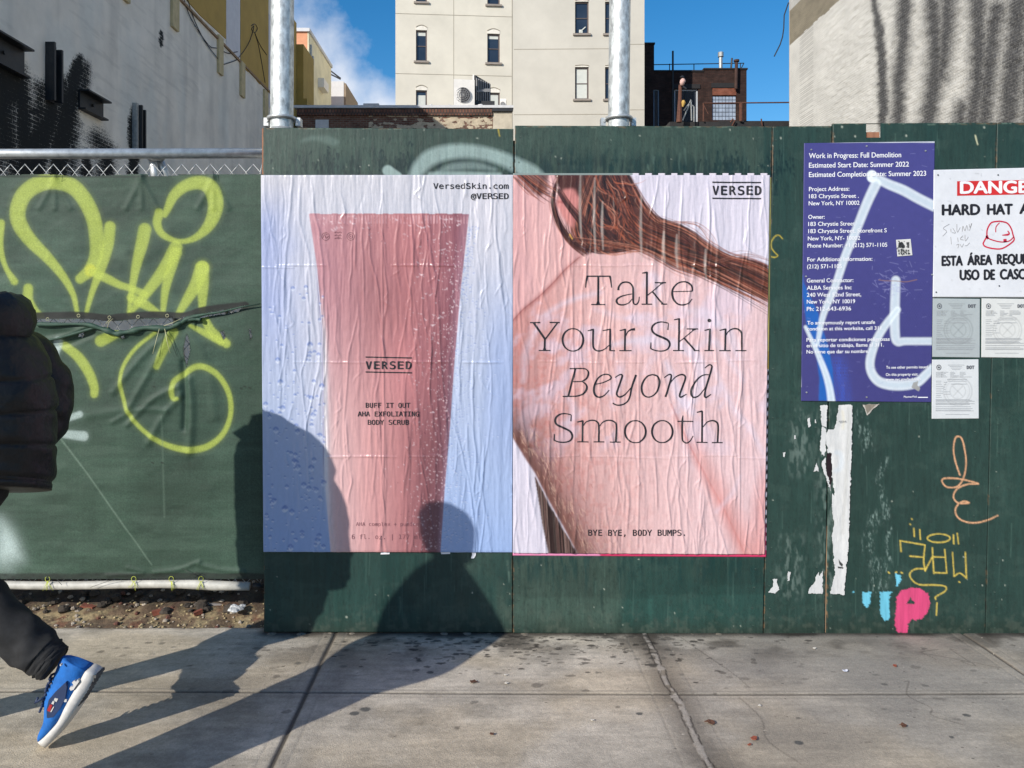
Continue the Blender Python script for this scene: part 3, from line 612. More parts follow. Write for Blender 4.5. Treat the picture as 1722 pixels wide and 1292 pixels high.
# brown seam batten shown where the boards part
o = sheet('seam_batten', [(1396, 740), (1400, 740), (1385, 1066), (1391, 1066)], DW + .006, 3, mat('seam_timber', (.30, .20, .12), .8, stretch=(5, 5, .5)), None, None, hoard, .01, rgb=(1, 1, 1))
# rest of the hoarding, out of frame to the right, and its sill of mortar
sheet('plywood_board', [(1792, 206), (2212, 206), (1778, 1068), (2198, 1068)], DW, 30, mat('plain_green_plywood', tuple(TEAL), .55, stretch=(6, 6, .7)), None, None, hoard, .018, rgb=(1, 1, 1))
M_crumb = mat('mortar_crumb', (.20, .17, .13), .95, var=.4)
for i in range(26):
    x = -1.05 + i * .135 + random.uniform(-.03, .03); 
    if .62 < x < .9 or random.random() < .2 or x > 1.2: continue
    b = MB(); rock(b, x, DW + .0 - random.uniform(0, .016), -.004, random.uniform(.014, .03), .22); b.build('mortar_crumb', M_crumb, hoard)
# ------------------------------------------------------------------ pasted posters
def wrinkles(x0, y0, x1, y1, n, seed, long=()):
    rg = np.random.default_rng(seed); c = Canvas(x0, y0, x1, y1, 1.0); H = np.zeros((c.h, c.w))
    X, Y = c.X, c.Y
    H += .0060 * (fbm(X * .045, Y * .006, seed, 4) - .5) + .0055 * (fbm(X * .13, Y * .016, seed + 5, 3) - .5)
    def ridge(pts, amp, wd):
        nonlocal H
        amps = np.interp(np.linspace(0, 1, len(pts)), [0, .2, .8, 1], [0, 1, 1, 0]) * amp
        sl, cov = c.dist(pts, wd, wd * 2.2, lambda d, h: np.exp(-(d / h) ** 2))
        t = np.clip((c.Y[sl] - pts[0][1]) / (pts[-1][1] - pts[0][1] + 1e-6), 0, 1); env = np.interp(t, [0, .2, .8, 1], [.15, 1, 1, .1])
        H[sl] += cov * env * amp
    for i in range(n):
        x = rg.uniform(x0 + 4, x1 - 4); y = rg.uniform(y0 - 40, y1 - 40); ln = rg.choice([rg.uniform(30, 110), rg.uniform(110, 360)]); k = max(4, int(ln / 16)); pts = []; dx = rg.normal(0, .5)
        for j in range(k + 1): pts.append((x, y + ln * j / k)); dx = dx * .7 + rg.normal(0, 1.5); x += dx
        ridge(smooth_path(pts, 3), rg.uniform(.0012, .0044) * rg.choice([1, 1, 1, -.5]), rg.uniform(1.3, 2.6))
        if rg.random() < .3:                                           # forked fold
            p0 = pts[len(pts) // 2]; q = [(p0[0] + j * rg.uniform(1.5, 4) * rg.choice([-1, 1]), p0[1] + j * 12) for j in range(4)]; ridge(smooth_path(q, 3), rg.uniform(.001, .0024), 1.6)
    for (pts, amp, wd) in long: ridge(smooth_path(pts, 5), amp * 2.4, wd)
    for yy in (y0 + 157, y0 + 319, y0 + 478):                          # sheet was folded before pasting
        for k in range(7):
            xa = rg.uniform(x0, x1 - 60); yb = yy + rg.normal(0, 1)
            sl, cov = c.dist([(xa, yb), (xa + rg.uniform(25, 90), yb + rg.normal(0, .8))], 1.3, 4, lambda d, h: np.exp(-(d / h) ** 2)); H[sl] += cov * .0016
    H += .0011 * (fbm(X * .3, Y * .10, seed + 9, 3) - .5)
    H -= H.min(); e = np.minimum(np.minimum(X - x0, x1 - X), np.minimum(Y - y0, y1 - Y)); H *= sstep(-2, 8, e) * .85 + .15
    return lambda PX, PY: bilin(H, PX - x0, PY - y0)
M_paper = attrmat('pasted_poster_paper', .31, var=.035, vscale=60, bump=.06, bscale=300, spec=.5)
H1 = wrinkles(436, 290, 868, 932, 190, 11, [([(645, 300), (643, 450), (645, 600), (646, 760), (644, 925)], .0018, 1.6), ([(534, 455), (543, 560), (545, 660), (547, 810)], .0022, 1.5), ([(598, 380), (597, 455)], .002, 2), ([(692, 360), (696, 470)], .002, 2), ([(735, 470), (742, 620), (752, 730), (748, 800)], .0016, 2)])
H2 = wrinkles(858, 290, 1300, 938, 210, 12, [([(1248, 480), (1245, 600), (1243, 760), (1244, 930)], .0018, 1.6), ([(1073, 600), (1074, 760), (1072, 925)], .0016, 1.6), ([(1120, 300), (1117, 400), (1112, 480)], .002, 2), ([(1148, 300), (1143, 420), (1156, 500)], .002, 1.8), ([(1190, 300), (1192, 390), (1183, 480)], .002, 2), ([(965, 400), (962, 520), (966, 700), (962, 860)], .0016, 1.8)])

# poster of the pink tube
c1 = Canvas(436, 290, 868, 932, 1.0); X, Y = c1.X, c1.Y
u = (X - 442) / 420; v = (Y - 295) / 633
def ramp(t, stops):
    t = np.clip(t, 0, 1); xs = [s_[0] for s_ in stops]; return np.stack([np.interp(t, xs, [s_[1][k] for s_ in stops]) for k in range(3)], -1)
K = .83
c1.c[:] = ramp(v, [(0, lin(212, 211, 219)), (.25, lin(203, 206, 221)), (.55, lin(188, 200, 226)), (.8, lin(170, 190, 227)), (1, lin(158, 184, 230))]) * K
c1.mix(lin(158, 174, 222) * K, .75 * sstep(.25, 0, u + .12 * (fbm(X * .01, Y * .01, 3) - .5)) * sstep(0, .15, v) * sstep(.62, .3, v))
c1.mix(lin(218, 214, 224) * K, .6 * sstep(.06, .3, u) * sstep(.42, .3, u) * sstep(.1, .3, v) * sstep(.95, .6, v))
c1.mix(lin(150, 172, 218) * K, .6 * sstep(.84, .95, u) * sstep(.2, .5, v) * sstep(.9, .6, v))
c1.mix(lin(226, 222, 230) * K, .55 * sstep(.78, .86, u) * sstep(.98, .9, u) * sstep(.3, .1, v))
TL = np.array([(359, 520), (453, 534), (559, 544), (646, 546), (809, 547), (927, 556), (940, 557)]); TR = np.array([(359, 789), (486, 775), (614, 764), (717, 757), (823, 748), (926, 741), (940, 740)])
xl = np.interp(Y, TL[:, 0], TL[:, 1]); xr = np.interp(Y, TR[:, 0], TR[:, 1]); s = (X - xl) / (xr - xl)
top = ramp(s, [(0, lin(204, 142, 152)), (.1, lin(198, 134, 142)), (.35, lin(190, 122, 126)), (.6, lin(196, 118, 120)), (.8, lin(178, 106, 112)), (.93, lin(150, 84, 96)), (1, lin(172, 118, 134))])
bot = ramp(s, [(0, lin(232, 206, 206)), (.08, lin(228, 184, 182)), (.3, lin(224, 164, 162)), (.42, lin(214, 150, 149)), (.55, lin(200, 132, 132)), (.66, lin(182, 114, 116)), (.76, lin(160, 96, 101)), (.87, lin(134, 77, 85)), (.96, lin(124, 76, 88)), (1, lin(158, 116, 136))])
t = sstep(.25, .8, v)[..., None]; tube = (top * (1 - t) + bot * t) * K
tube = tube * (1 - .16 * np.exp(-((v - .33) / .12) ** 2) * np.exp(-((s - .45) / .3) ** 2))[..., None]
tube = tube * (1 + .22 * np.exp(-((v - .52) / .1) ** 2) * np.exp(-((s - .62) / .12) ** 2))[..., None] * (1 - .0 * v)[..., None]
tube = tube * .86 + tube.mean(-1, keepdims=True) * np.array([.99, .96, 1.05]) * .17; tube *= (.95 + .1 * fbm(X * .05, Y * .01, 6))[..., None]
ins = sstep(-.7, .7, np.minimum(X - xl, xr - X)) * (Y > 359.5 + .8 * vnoise(X * .2, 0, 3))
c1.mix(tube.reshape(-1, 3).reshape(tube.shape), ins)
c1.mix(lin(244, 240, 244) * K, .85 * np.exp(-((X - xl - 2) / 4.0) ** 2) * sstep(.28, .5, v) * sstep(.97, .8, v))
c1.mix(lin(70, 62, 120), .75 * np.exp(-((X - xl + 2.2) / 1.1) ** 2) * sstep(.2, .35, v) * sstep(.85, .7, v))
crimp = (Y > 362) & (Y < 377) & (ins > .5); c1.mix(lin(224, 176, 182) * K, .55 * crimp * (np.sin(X * 1.25) > .1) * sstep(.3, .6, fbm(X * .1, Y * .1, 13)))
rg = np.random.default_rng(4)
def drop(x, y, r, a=.55):
    c1.stroke([(x, y - r * .3), (x, y + r * .35)], r, lin(150, 172, 220) * K, a * .45, 1.5, 0)
    c1.stroke([(x - r * .7, y - r * .4), (x, y - r * .95), (x + r * .7, y - r * .4)], r * .28 + .35, lin(84, 112, 178), a, 1.3, 4)
    c1.stroke([(x - r * .6, y + r * .5), (x, y + r * .95), (x + r * .6, y + r * .5)], r * .25 + .35, lin(235, 240, 250) * K, a * 1.1, 1.2, 4)
for i in range(190):
    x = rg.uniform(446, 546); y = rg.uniform(640, 925) if rg.random() < .8 else rg.uniform(480, 640); drop(x, y, rg.choice([rg.uniform(1, 2.2), rg.uniform(2, 5)], p=[.6, .4]), .55)
for i in range(520):
    y = rg.uniform(380, 925); e = np.interp(y, TR[:, 0], TR[:, 1]); x = e + abs(rg.normal(0, 28)) * (1 if y > 500 else .3) + 1
    if x < 860: drop(x, y, rg.uniform(.6, 1.5), .38)
for i in range(1100):                                                    # beads of water on the tube
    y = rg.uniform(362, 925); e0, e1 = np.interp(y, TL[:, 0], TL[:, 1]), np.interp(y, TR[:, 0], TR[:, 1]); q = 1 - abs(rg.normal(0, .16)) if y > 410 else rg.random()
    if q < .05: continue
    x = e0 + (e1 - e0) * q; r = rg.uniform(.25, .75) * (1.9 if rg.random() < .10 else 1); a_ = rg.uniform(0, 3.1)
    c1.stroke([(x, y), (x + 2 * r * math.cos(a_), y + 2 * r * abs(math.sin(a_)))], [r, r * .5], lin(240, 216, 222) * K if rg.random() < .72 else lin(110, 60, 72), rg.uniform(.35, .85), 1, 0)
for i in range(60):
    x = rg.uniform(540, 780); y = rg.uniform(364, 385) if i < 30 else rg.uniform(385, 560); l_ = rg.uniform(4, 9)
    if i >= 30: x = rg.uniform(690, 770)
    a_ = rg.uniform(-.5, 1.1); l_ *= rg.uniform(.5, 1); c1.stroke([(x, y), (x + l_ * .5 * math.cos(a_), y + l_ * .5 * math.sin(a_) + rg.uniform(.3, 1.6)), (x + l_ * math.cos(a_), y + l_ * math.sin(a_))], [.3, rg.uniform(.5, 1.3), .3], lin(238, 214, 220) * K, rg.uniform(.5, .9), 1, 4)
tubep = empty('skincare_poster', P(652, 930, DW), 'left poster with a large pink cosmetic tube on wet pale blue', 'poster', 'pasted posters')
sheet('poster_sheet', [(439, 295), (863, 294.5), (443.5, 928), (861.5, 929)], DW - .0045, 1.0, M_paper, c1, H1, tubep, .003)
ink = Ink()
ink.text('VersedSkin.com', 729, 855, 318, 9.2, MONO, .02); ink.text('@VERSED', 792, 855, 335, 9.2, MONO, .03)
ink.line([(615, 600.5), (693, 602)], .95, 0); ink.spaced('VERSED', 616, 692, 620.5, 12.5, MONO, .035); ink.line([(615, 625.5), (693, 627)], .95, 0)
ink.text('BUFF IT OUT', 615.5, 690, 685.5, 8, MONO, .02); ink.text('AHA EXFOLIATING', 602, 705, 700, 8, MONO, .02); ink.text('BODY SCRUB', 619, 688, 714, 8, MONO, .02)
ink.build('lettering', BLACK, DW - .0045, tubep, H1, .0019)
ink = Ink(); ink.text('AHA complex + pumice', 599, 704, 884, 6, MONO); ink.text('6 fl. oz. | 177 ml', 592, 708, 906, 7.5, MONO)
for cx_, k in ((548, 0), (569, 1), (590, 2)):                            # the three little emblems under the crimp
    if k != 1: ink.line([(cx_ + 6.5 * math.cos(a), 398 + 6.5 * math.sin(a)) for a in np.linspace(0, 6.28, 18)], .45, 0)
    if k == 0: ink.line([(543, 401), (546, 395), (549, 401), (553, 397)], .6, 3); ink.line([(545, 393), (551, 395)], .5, 0)
    if k == 1:
        for yy in (392, 397, 402): ink.line([(563, yy), (566, yy - 1.5), (569, yy), (572, yy - 1.5), (575, yy)], .55, 3)
        ink.disc(569, 400, 1.6)
    if k == 2: ink.line([(cx_ + 3.4 * math.cos(a), 398 + 3.4 * math.sin(a)) for a in np.linspace(0, 6.28, 14)], .45, 0); ink.disc(cx_, 398, 1)
ink.build('faint_lettering', mat('faint_plum_ink', tuple(lin(124, 78, 86)), .5, bump=0), DW - .0045, tubep, H1)

# poster of the bare shoulder
c2 = Canvas(858, 290, 1300, 938, 1.0); X, Y = c2.X, c2.Y
BGW = lin(222, 216, 230)
c2.c[:] = BGW * K; c2.c *= (.97 + .06 * fbm(X * .02, Y * .006, 8))[..., None]
skin = ramp((X - 862) / 425, [(0, lin(196, 130, 122)), (.12, lin(212, 154, 147)), (.35, lin(226, 180, 175)), (.7, lin(230, 190, 188)), (1, lin(232, 194, 194))]) * K
fr = fbm(X * .16, Y * .13, 23, 4); fr2 = fbm(X * .035, Y * .03, 24, 4)
low = sstep(560, 900, Y) * sstep(1120, 900, X)
skin = skin * (1 - .16 * (np.exp(-((X - 880) / 40) ** 2) * sstep(540, 600, Y)))[..., None] * (1 + .06 * np.exp(-(((X - 1060) / 130) ** 2 + ((Y - 500) / 90) ** 2)))[..., None]; skin[..., 1:] *= (1 - .10 * low)[..., None]; skin *= (1 - .20 * low)[..., None] * (.94 + .13 * fr2)[..., None]
sm = sstep(.48, .72, fr) * (.16 + .5 * sstep(1130, 900, X) * sstep(480, 620, Y)); skin = skin * (1 - .55 * sm[..., None]) + lin(176, 88, 74) * .55 * sm[..., None]
skin = skin * (.95 + .1 * vnoise(X * .5, Y * .3, 26))[..., None]; pl = (.10 + .16 * sstep(1000, 1250, X))[..., None]; skin = skin * (1 - pl) + lin(222, 206, 218) * K * pl
wh = sstep(.50, .72, fbm(X * .022 + Y * .012, Y * .022 - X * .006, 27, 5)) * sstep(430, 500, Y) * sstep(820, 700, Y); skin = skin * (1 - .5 * wh[..., None]) + lin(222, 208, 226) * K * .5 * wh[..., None]
body = [(858, 545), (880, 520), (905, 500), (930, 476), (952, 452), (975, 432), (1000, 420), (1040, 415), (1080, 416), (1110, 432), (1135, 448), (1170, 458), (1230, 470), (1300, 505), (1300, 940), (976, 940), (950, 890), (925, 845), (900, 795), (880, 765), (858, 728)]
neck = [(858, 288), (960, 288), (1000, 330), (1010, 420), (975, 436), (952, 456), (930, 479), (905, 502), (880, 523), (858, 548)]
m = boxblur(c2.inpoly(neck).astype(float), 1)
nk = ramp((X - 862) / 150, [(0, lin(224, 172, 172)), (.4, lin(230, 182, 180)), (1, lin(216, 160, 156))]) * K * (.95 + .1 * fbm(X * .08, Y * .03, 28))[..., None]
nk = nk * (1 - .25 * sstep(30, 0, (X - 858) * .62 + (Y - 548) * .7 + 20)[..., None] * 0)
c2.c = c2.c * (1 - m[..., None]) + nk * m[..., None]
m = boxblur(c2.inpoly(body).astype(float), 1); c2.c = c2.c * (1 - m[..., None]) + skin * m[..., None]
CRE = [(858, 546), (880, 521), (905, 501), (930, 477), (952, 453), (975, 433)]
c2.stroke(CRE, [2, 3, 4, 4, 3, 2], lin(150, 78, 72), .55, 7, 6); c2.stroke([(x - 1, y) for x, y in CRE], .7, lin(120, 50, 50), .7, 1.5, 6)
# shaded underside of the arm, the gap and hair hanging behind it
EDG = [(858, 728), (880, 765), (900, 795), (925, 845), (950, 890), (978, 945)]
for wd, a in ((95, .28), (64, .32), (42, .38), (24, .5)): 
    sl, cov = c2.dist(smooth_path([(x + 4, y) for x, y in EDG], 5), wd, 3, lambda d, h: np.clip(1 - d / h, 0, 1)); mm = cov * m[sl] * a; c2.c[sl] = c2.c[sl] * (1 - mm[..., None]) + lin(88, 54, 44) * mm[..., None]
for i in range(260):
    t_ = rg.random(); k = np.searchsorted(np.cumsum(np.ones(5) / 5), t_); x = np.interp(t_, np.linspace(0, 1, 6), [e[0] for e in EDG]) + abs(rg.normal(0, 26)) + 3; y = np.interp(t_, np.linspace(0, 1, 6), [e[1] for e in EDG]) - rg.uniform(0, 20)
    c2.stroke([(x, y), (x + rg.normal(3, 2), y + rg.uniform(4, 12))], .45, lin(206, 170, 150) if rg.random() < .6 else lin(90, 50, 40), .45, 1, 0)
c2.poly([(858, 736), (880, 772), (902, 812), (924, 940), (858, 940)], BGW * K, 1, blur=1)
hairlow = [(899, 800), (925, 850), (950, 895), (977, 940), (924, 940), (912, 880)]
c2.poly(hairlow, lin(40, 24, 24), 1, blur=1)
for i in range(70):
    x = rg.uniform(902, 965); c2.stroke([(x, 800 + (x - 900) * 1.3), (x + rg.normal(2, 3), 870 + (x - 900) * .6), (x + rg.normal(8, 6), 940)], .7, [lin(122, 88, 76), lin(70, 44, 40), lin(150, 124, 112)][i % 3], .5, 1.2, 4) if x + 0 < 0 else None
mh = c2.inpoly(hairlow)
st_ = c2.c.copy()
for i in range(60):
    x = rg.uniform(904, 970); c2.stroke([(x - 4, 800), (x, 870), (x + 5, 940)], rg.uniform(.5, 1.6), [lin(112, 84, 78), lin(60, 36, 34), lin(140, 118, 110), lin(22, 14, 16)][i % 4], .6, 1.2, 4)
c2.c = np.where(mh[..., None], c2.c, st_)
# fold between arm and back
c2.stroke([(1135, 700), (1160, 752), (1190, 810), (1222, 870), (1255, 940)], [1, 2, 3, 4, 5], lin(196, 116, 110), .5, 14, 6); c2.stroke([(1128, 680), (1160, 750), (1190, 806), (1222, 866), (1256, 940)], .8, lin(176, 92, 88), .5, 3, 6)
c2.stroke([(1170, 750), (1215, 840), (1262, 935)], [6, 14, 20], lin(212, 138, 132) * K, .55, 26, 6); c2.stroke([(1290, 800), (1280, 870), (1285, 940)], [10, 16, 20], lin(206, 126, 120) * K, .5, 24, 6)
# cream swirls
CRM = lin(224, 214, 230) * K
for p, ws, a in (([(1030, 580), (1075, 572), (1130, 578), (1170, 600), (1178, 640), (1165, 675)], [3, 7, 8, 9, 9, 6], .8), ([(905, 535), (960, 505), (1010, 492)], [2, 4, 3], .7), ([(880, 640), (885, 590), (905, 550)], [4, 6, 4], .5), ([(1085, 480), (1095, 465), (1105, 480), (1100, 510)], [5, 8, 8, 5], .7), ([(1150, 520), (1190, 530), (1225, 560), (1240, 600)], [5, 9, 9, 5], .65), ([(1120, 610), (1140, 660), (1165, 695)], [4, 9, 6], .8), ([(950, 660), (965, 690), (950, 720)], [3, 6, 3], .6), ([(1200, 620), (1235, 690), (1260, 720), (1285, 765)], [3, 5, 5, 3], .6), ([(1205, 860), (1230, 830), (1245, 800)], [2, 2.5, 1], .6), ([(1000, 520), (1050, 535), (1100, 530)], [3, 5, 4], .4), ([(1165, 590), (1200, 575), (1250, 640)], [4, 6, 3], .55), ([(1085, 545), (1140, 550), (1210, 545)], [3, 5, 3], .4)):
    c2.stroke(p, np.array(ws) * 1.0, CRM, a * .8, 9, 6, tex=.35)
# hair: dark mass, then many strands
m0 = c2.c.copy()
c2.poly([(930, 288), (1055, 288), (1072, 318), (1086, 345), (1102, 366), (1150, 382), (1175, 402), (1190, 418), (1215, 438), (1250, 432), (1290, 445), (1300, 505), (1270, 492), (1230, 470), (1180, 452), (1140, 448), (1120, 440), (1095, 414), (1060, 410), (1018, 412), (990, 428), (975, 410), (960, 370), (945, 330)], lin(74, 38, 30), 1, 3, blur=1)
c2.poly([(862, 288), (925, 288), (920, 318), (908, 330), (895, 322), (875, 300)], lin(78, 44, 36), .85, 4, blur=2)
HC = [lin(50, 24, 20), lin(84, 42, 32), lin(136, 70, 50), lin(166, 90, 62), lin(26, 15, 15), lin(104, 52, 38), lin(178, 118, 96), lin(36, 20, 18), lin(66, 34, 28)]
def hair(p0, jit, n, ws=(.4, 1.3), al=(.4, .9), cols=HC):
    p0 = np.array(p0, float)
    for i in range(n):
        off = rg.normal(0, 1, 2) * jit; wob = np.cumsum(rg.normal(0, .9, p0.shape), 0); k = rg.integers(0, max(1, len(p0) - 3)); q = (p0 + off * np.linspace(.7, 1.1, len(p0))[:, None] + wob)[k:]
        c2.stroke(q, np.interp(np.linspace(0, 1, len(q)), [0, .3, .8, 1], [.4, 1, 1, .3]) * rg.uniform(*ws), cols[rg.integers(len(cols))], rg.uniform(*al), 1, 4)
hair([(1000, 288), (985, 330), (975, 370), (985, 405), (1010, 418), (1050, 412), (1085, 412)], (13, 4), 150)
hair([(1020, 288), (1035, 330), (1052, 372), (1075, 396), (1110, 412), (1150, 426), (1195, 446), (1245, 468), (1300, 492)], (12, 9), 260)
hair([(1046, 288), (1062, 318), (1080, 350), (1105, 376), (1150, 394), (1185, 420), (1220, 440), (1260, 452), (1300, 472)], (5, 6), 150)
hair([(1085, 405), (1130, 425), (1180, 440), (1230, 462), (1300, 500)], (6, 8), 120)
hair([(945, 288), (935, 310), (930, 340), (940, 375), (960, 405), (985, 425)], (2.5, 2), 46, cols=HC[:3] + [HC[4]])
hair([(870, 288), (885, 300), (905, 318), (918, 325)], (14, 7), 60, (.3, .9))
hair([(1060, 296), (1085, 340), (1110, 372), (1170, 376), (1195, 400), (1205, 425)], (3, 2), 7, (.3, .5), cols=[lin(150, 96, 78)])
hair([(1190, 445), (1250, 430), (1290, 440)], (4, 4), 8, (.3, .5), cols=[lin(140, 90, 74)])
for i in range(46):                                                     # dark shadows of the printed curls
    x = rg.uniform(968, 1060); y = rg.uniform(296, 408); a_ = rg.uniform(14, 44); c2.stroke([(x, y - a_ * .5), (x + rg.normal(3, 3), y), (x + rg.normal(9, 5), y + a_ * .5)], [.6, rg.uniform(1.5, 5), .6], lin(24, 15, 15), rg.uniform(.35, .75), 4, 5)
for i in range(40):
    t_ = rg.random(); x = 1080 + 200 * t_; y = 396 + 82 * t_ + rg.normal(0, 13 - 5 * t_); c2.stroke([(x - 16, y - 8), (x, y + rg.normal(0, 2)), (x + 18, y + 8)], [.5, rg.uniform(1, 3.2), .5], lin(34, 20, 18), rg.uniform(.3, .65), 3, 5)
for i in range(90):
    x = rg.uniform(985, 1050); y = rg.uniform(300, 400); q = [(x, y)]; a_ = rg.uniform(.5, 1.4)
    for j in range(5): a_ += rg.normal(0, .35); q.append((q[-1][0] + 9 * math.cos(a_), q[-1][1] + 9 * math.sin(a_)))
    c2.stroke(q, [.3, .8, .9, .8, .5, .3], HC[rg.integers(len(HC))], rg.uniform(.5, .9), 1, 4)
hair([(965, 400), (1020, 408), (1080, 420), (1140, 452), (1180, 466)], (5, 2.5), 26, (.3, .8))
# ear in front of the hair
c2.poly([(935, 345), (938, 330), (950, 318), (965, 318), (974, 335), (970, 362), (964, 385), (955, 378), (944, 362)], lin(214, 138, 132) * K, .95, 2, blur=2)
c2.stroke([(940, 340), (952, 342), (962, 360), (966, 376)], [2, 3, 2, 1], lin(150, 76, 70), .6, 3, 5); c2.stroke([(958, 395), (962, 402)], 1.2, lin(212, 160, 80), .9, 1, 0)
hair([(938, 318), (955, 345), (975, 370), (992, 392)], (4, 3), 26, (.5, 1.1), cols=HC[:2] + [HC[4]])
# paste bleached streaks over the hair
for x, ya, yb in ((976, 293, 400), (1000, 300, 430), (1013, 340, 420), (1078, 330, 440), (1138, 395, 450), (1116, 390, 440), (1186, 420, 470)):
    c2.stroke([(x, ya), (x - 1, (ya + yb) / 2), (x + 1, yb)], [1, 2.2, 1], lin(196, 186, 178), .45, 2.5, 5, tex=.3)
shp = empty('skincare_poster', P(1075, 932, DW), 'right poster of a bare shoulder and wavy hair reading Take Your Skin Beyond Smooth', 'poster', 'pasted posters')
sheet('poster_sheet', [(863.2, 295), (1294, 295), (862.5, 930), (1285, 932)], DW - .0085, 1.0, M_paper, c2, H2, shp, .003)
ink = Ink()
def glyphs(scale, ox, oy, strokes):
    for pts, ws in strokes:
        p = [(ox + x / scale, oy + y / scale) for x, y in pts]; w_ = np.asarray(ws, float) / scale * 1.16
        ink.line(p, np.maximum(w_, .62), 7)
def ell(cx_, cy_, rx, ry, wt, ws_):
    a = np.linspace(0, 2 * math.pi, 33); return ([(cx_ + rx * math.sin(t), cy_ - ry * math.cos(t)) for t in a], [wt + (ws_ - wt) * abs(math.sin(t)) ** 1.5 for t in a])
glyphs(8.2, 970, 440, [([(130, 203), (460, 203)], 7), ([(140, 205), (126, 270), (118, 360)], [12, 8, 5]), ([(452, 205), (464, 270), (474, 360)], [12, 8, 5]), ([(292, 205), (290, 590)], 11), ([(195, 593), (385, 593)], 6), ([(290, 545), (290, 594)], [11, 24]),
    ([(568, 395), (575, 350), (610, 300), (670, 283), (730, 300), (765, 350), (770, 420), (770, 520), (775, 570), (800, 592), (830, 580), (850, 540), (856, 485)], [13, 10, 8, 8, 9, 10, 11, 11, 9, 7, 7, 6, 4]), ([(765, 445), (690, 458), (610, 480), (555, 515), (545, 555), (575, 590), (640, 596), (710, 570), (762, 510)], [4, 5, 7, 10, 12, 9, 7, 5, 4]),
    ([(962, 145), (958, 590)], 11), ([(897, 160), (968, 150)], [5, 11]), ([(888, 588), (1032, 588)], 6), ([(972, 465), (1170, 300)], 5), ([(1068, 291), (1226, 291)], 6), ([(1140, 308), (1185, 293)], [5, 10]), ([(1035, 415), (1180, 585)], 10), ([(1155, 587), (1240, 587)], 6),
    ([(1330, 415), (1450, 412), (1570, 408), (1588, 390), (1570, 330), (1520, 290), (1450, 280), (1380, 305), (1325, 370), (1312, 440), (1330, 520), (1380, 580), (1450, 598), (1530, 575), (1585, 515)], [4, 4, 5, 8, 11, 9, 7, 7, 10, 12, 12, 9, 8, 6, 4])])
glyphs(8.61, 880, 530, [([(95, 110), (243, 107)], 7), ([(378, 107), (525, 107)], 7), ([(148, 112), (310, 345)], 13), ([(492, 112), (318, 345)], 8), ([(310, 340), (305, 510)], 11), ([(222, 512), (390, 512)], 6), ([(305, 470), (305, 513)], [11, 22]), ell(715, 358, 150, 162, 6, 12),
    ([(930, 228), (1015, 205)], [5, 9]), ([(1008, 200), (1005, 430), (1030, 495), (1085, 518), (1160, 500), (1240, 435)], [11, 11, 10, 8, 6, 4]), ([(1145, 225), (1255, 205)], [5, 8]), ([(1253, 198), (1252, 515)], 11), ([(1250, 512), (1325, 516)], 6), ([(1390, 225), (1475, 205)], [5, 8]), ([(1470, 198), (1465, 510)], 11), ([(1385, 514), (1562, 514)], 6), ([(1478, 300), (1510, 240), (1560, 210), (1612, 205)], [4, 6, 10, 15])])
glyphs(8.61, 1070, 525, [([(453, 258), (462, 165)], [7, 5]), ([(462, 160), (400, 146), (340, 143), (270, 165), (225, 215), (228, 275), (280, 325), (370, 365), (450, 405), (480, 460), (460, 520), (400, 557), (320, 562), (240, 545), (203, 525)], [6, 6, 7, 9, 11, 12, 12, 13, 13, 12, 9, 7, 6, 7, 8]), ([(203, 528), (207, 438)], [9, 5]),
    ([(615, 90), (610, 550)], 11), ([(540, 112), (620, 95)], [5, 8]), ([(528, 556), (683, 556)], 6), ([(622, 425), (835, 250)], 5), ([(725, 243), (890, 243)], 6), ([(800, 262), (850, 245)], [5, 10]), ([(690, 380), (840, 550)], 11), ([(825, 556), (910, 556)], 6),
    ([(1057, 240), (1045, 550)], 11), ([(980, 265), (1062, 245)], [5, 8]), ([(978, 556), (1120, 556)], 6), ([(1200, 265), (1290, 243)], [5, 8]), ([(1285, 240), (1278, 550)], 11), ([(1195, 557), (1362, 557)], 6), ([(1290, 335), (1330, 275), (1390, 243), (1450, 242), (1500, 275), (1518, 340), (1518, 550)], [4, 6, 7, 9, 11, 11, 11]), ([(1430, 557), (1588, 557)], 6)])
ink.disc(1070 + 1052 / 8.61, 525 + 122 / 8.61, 3)
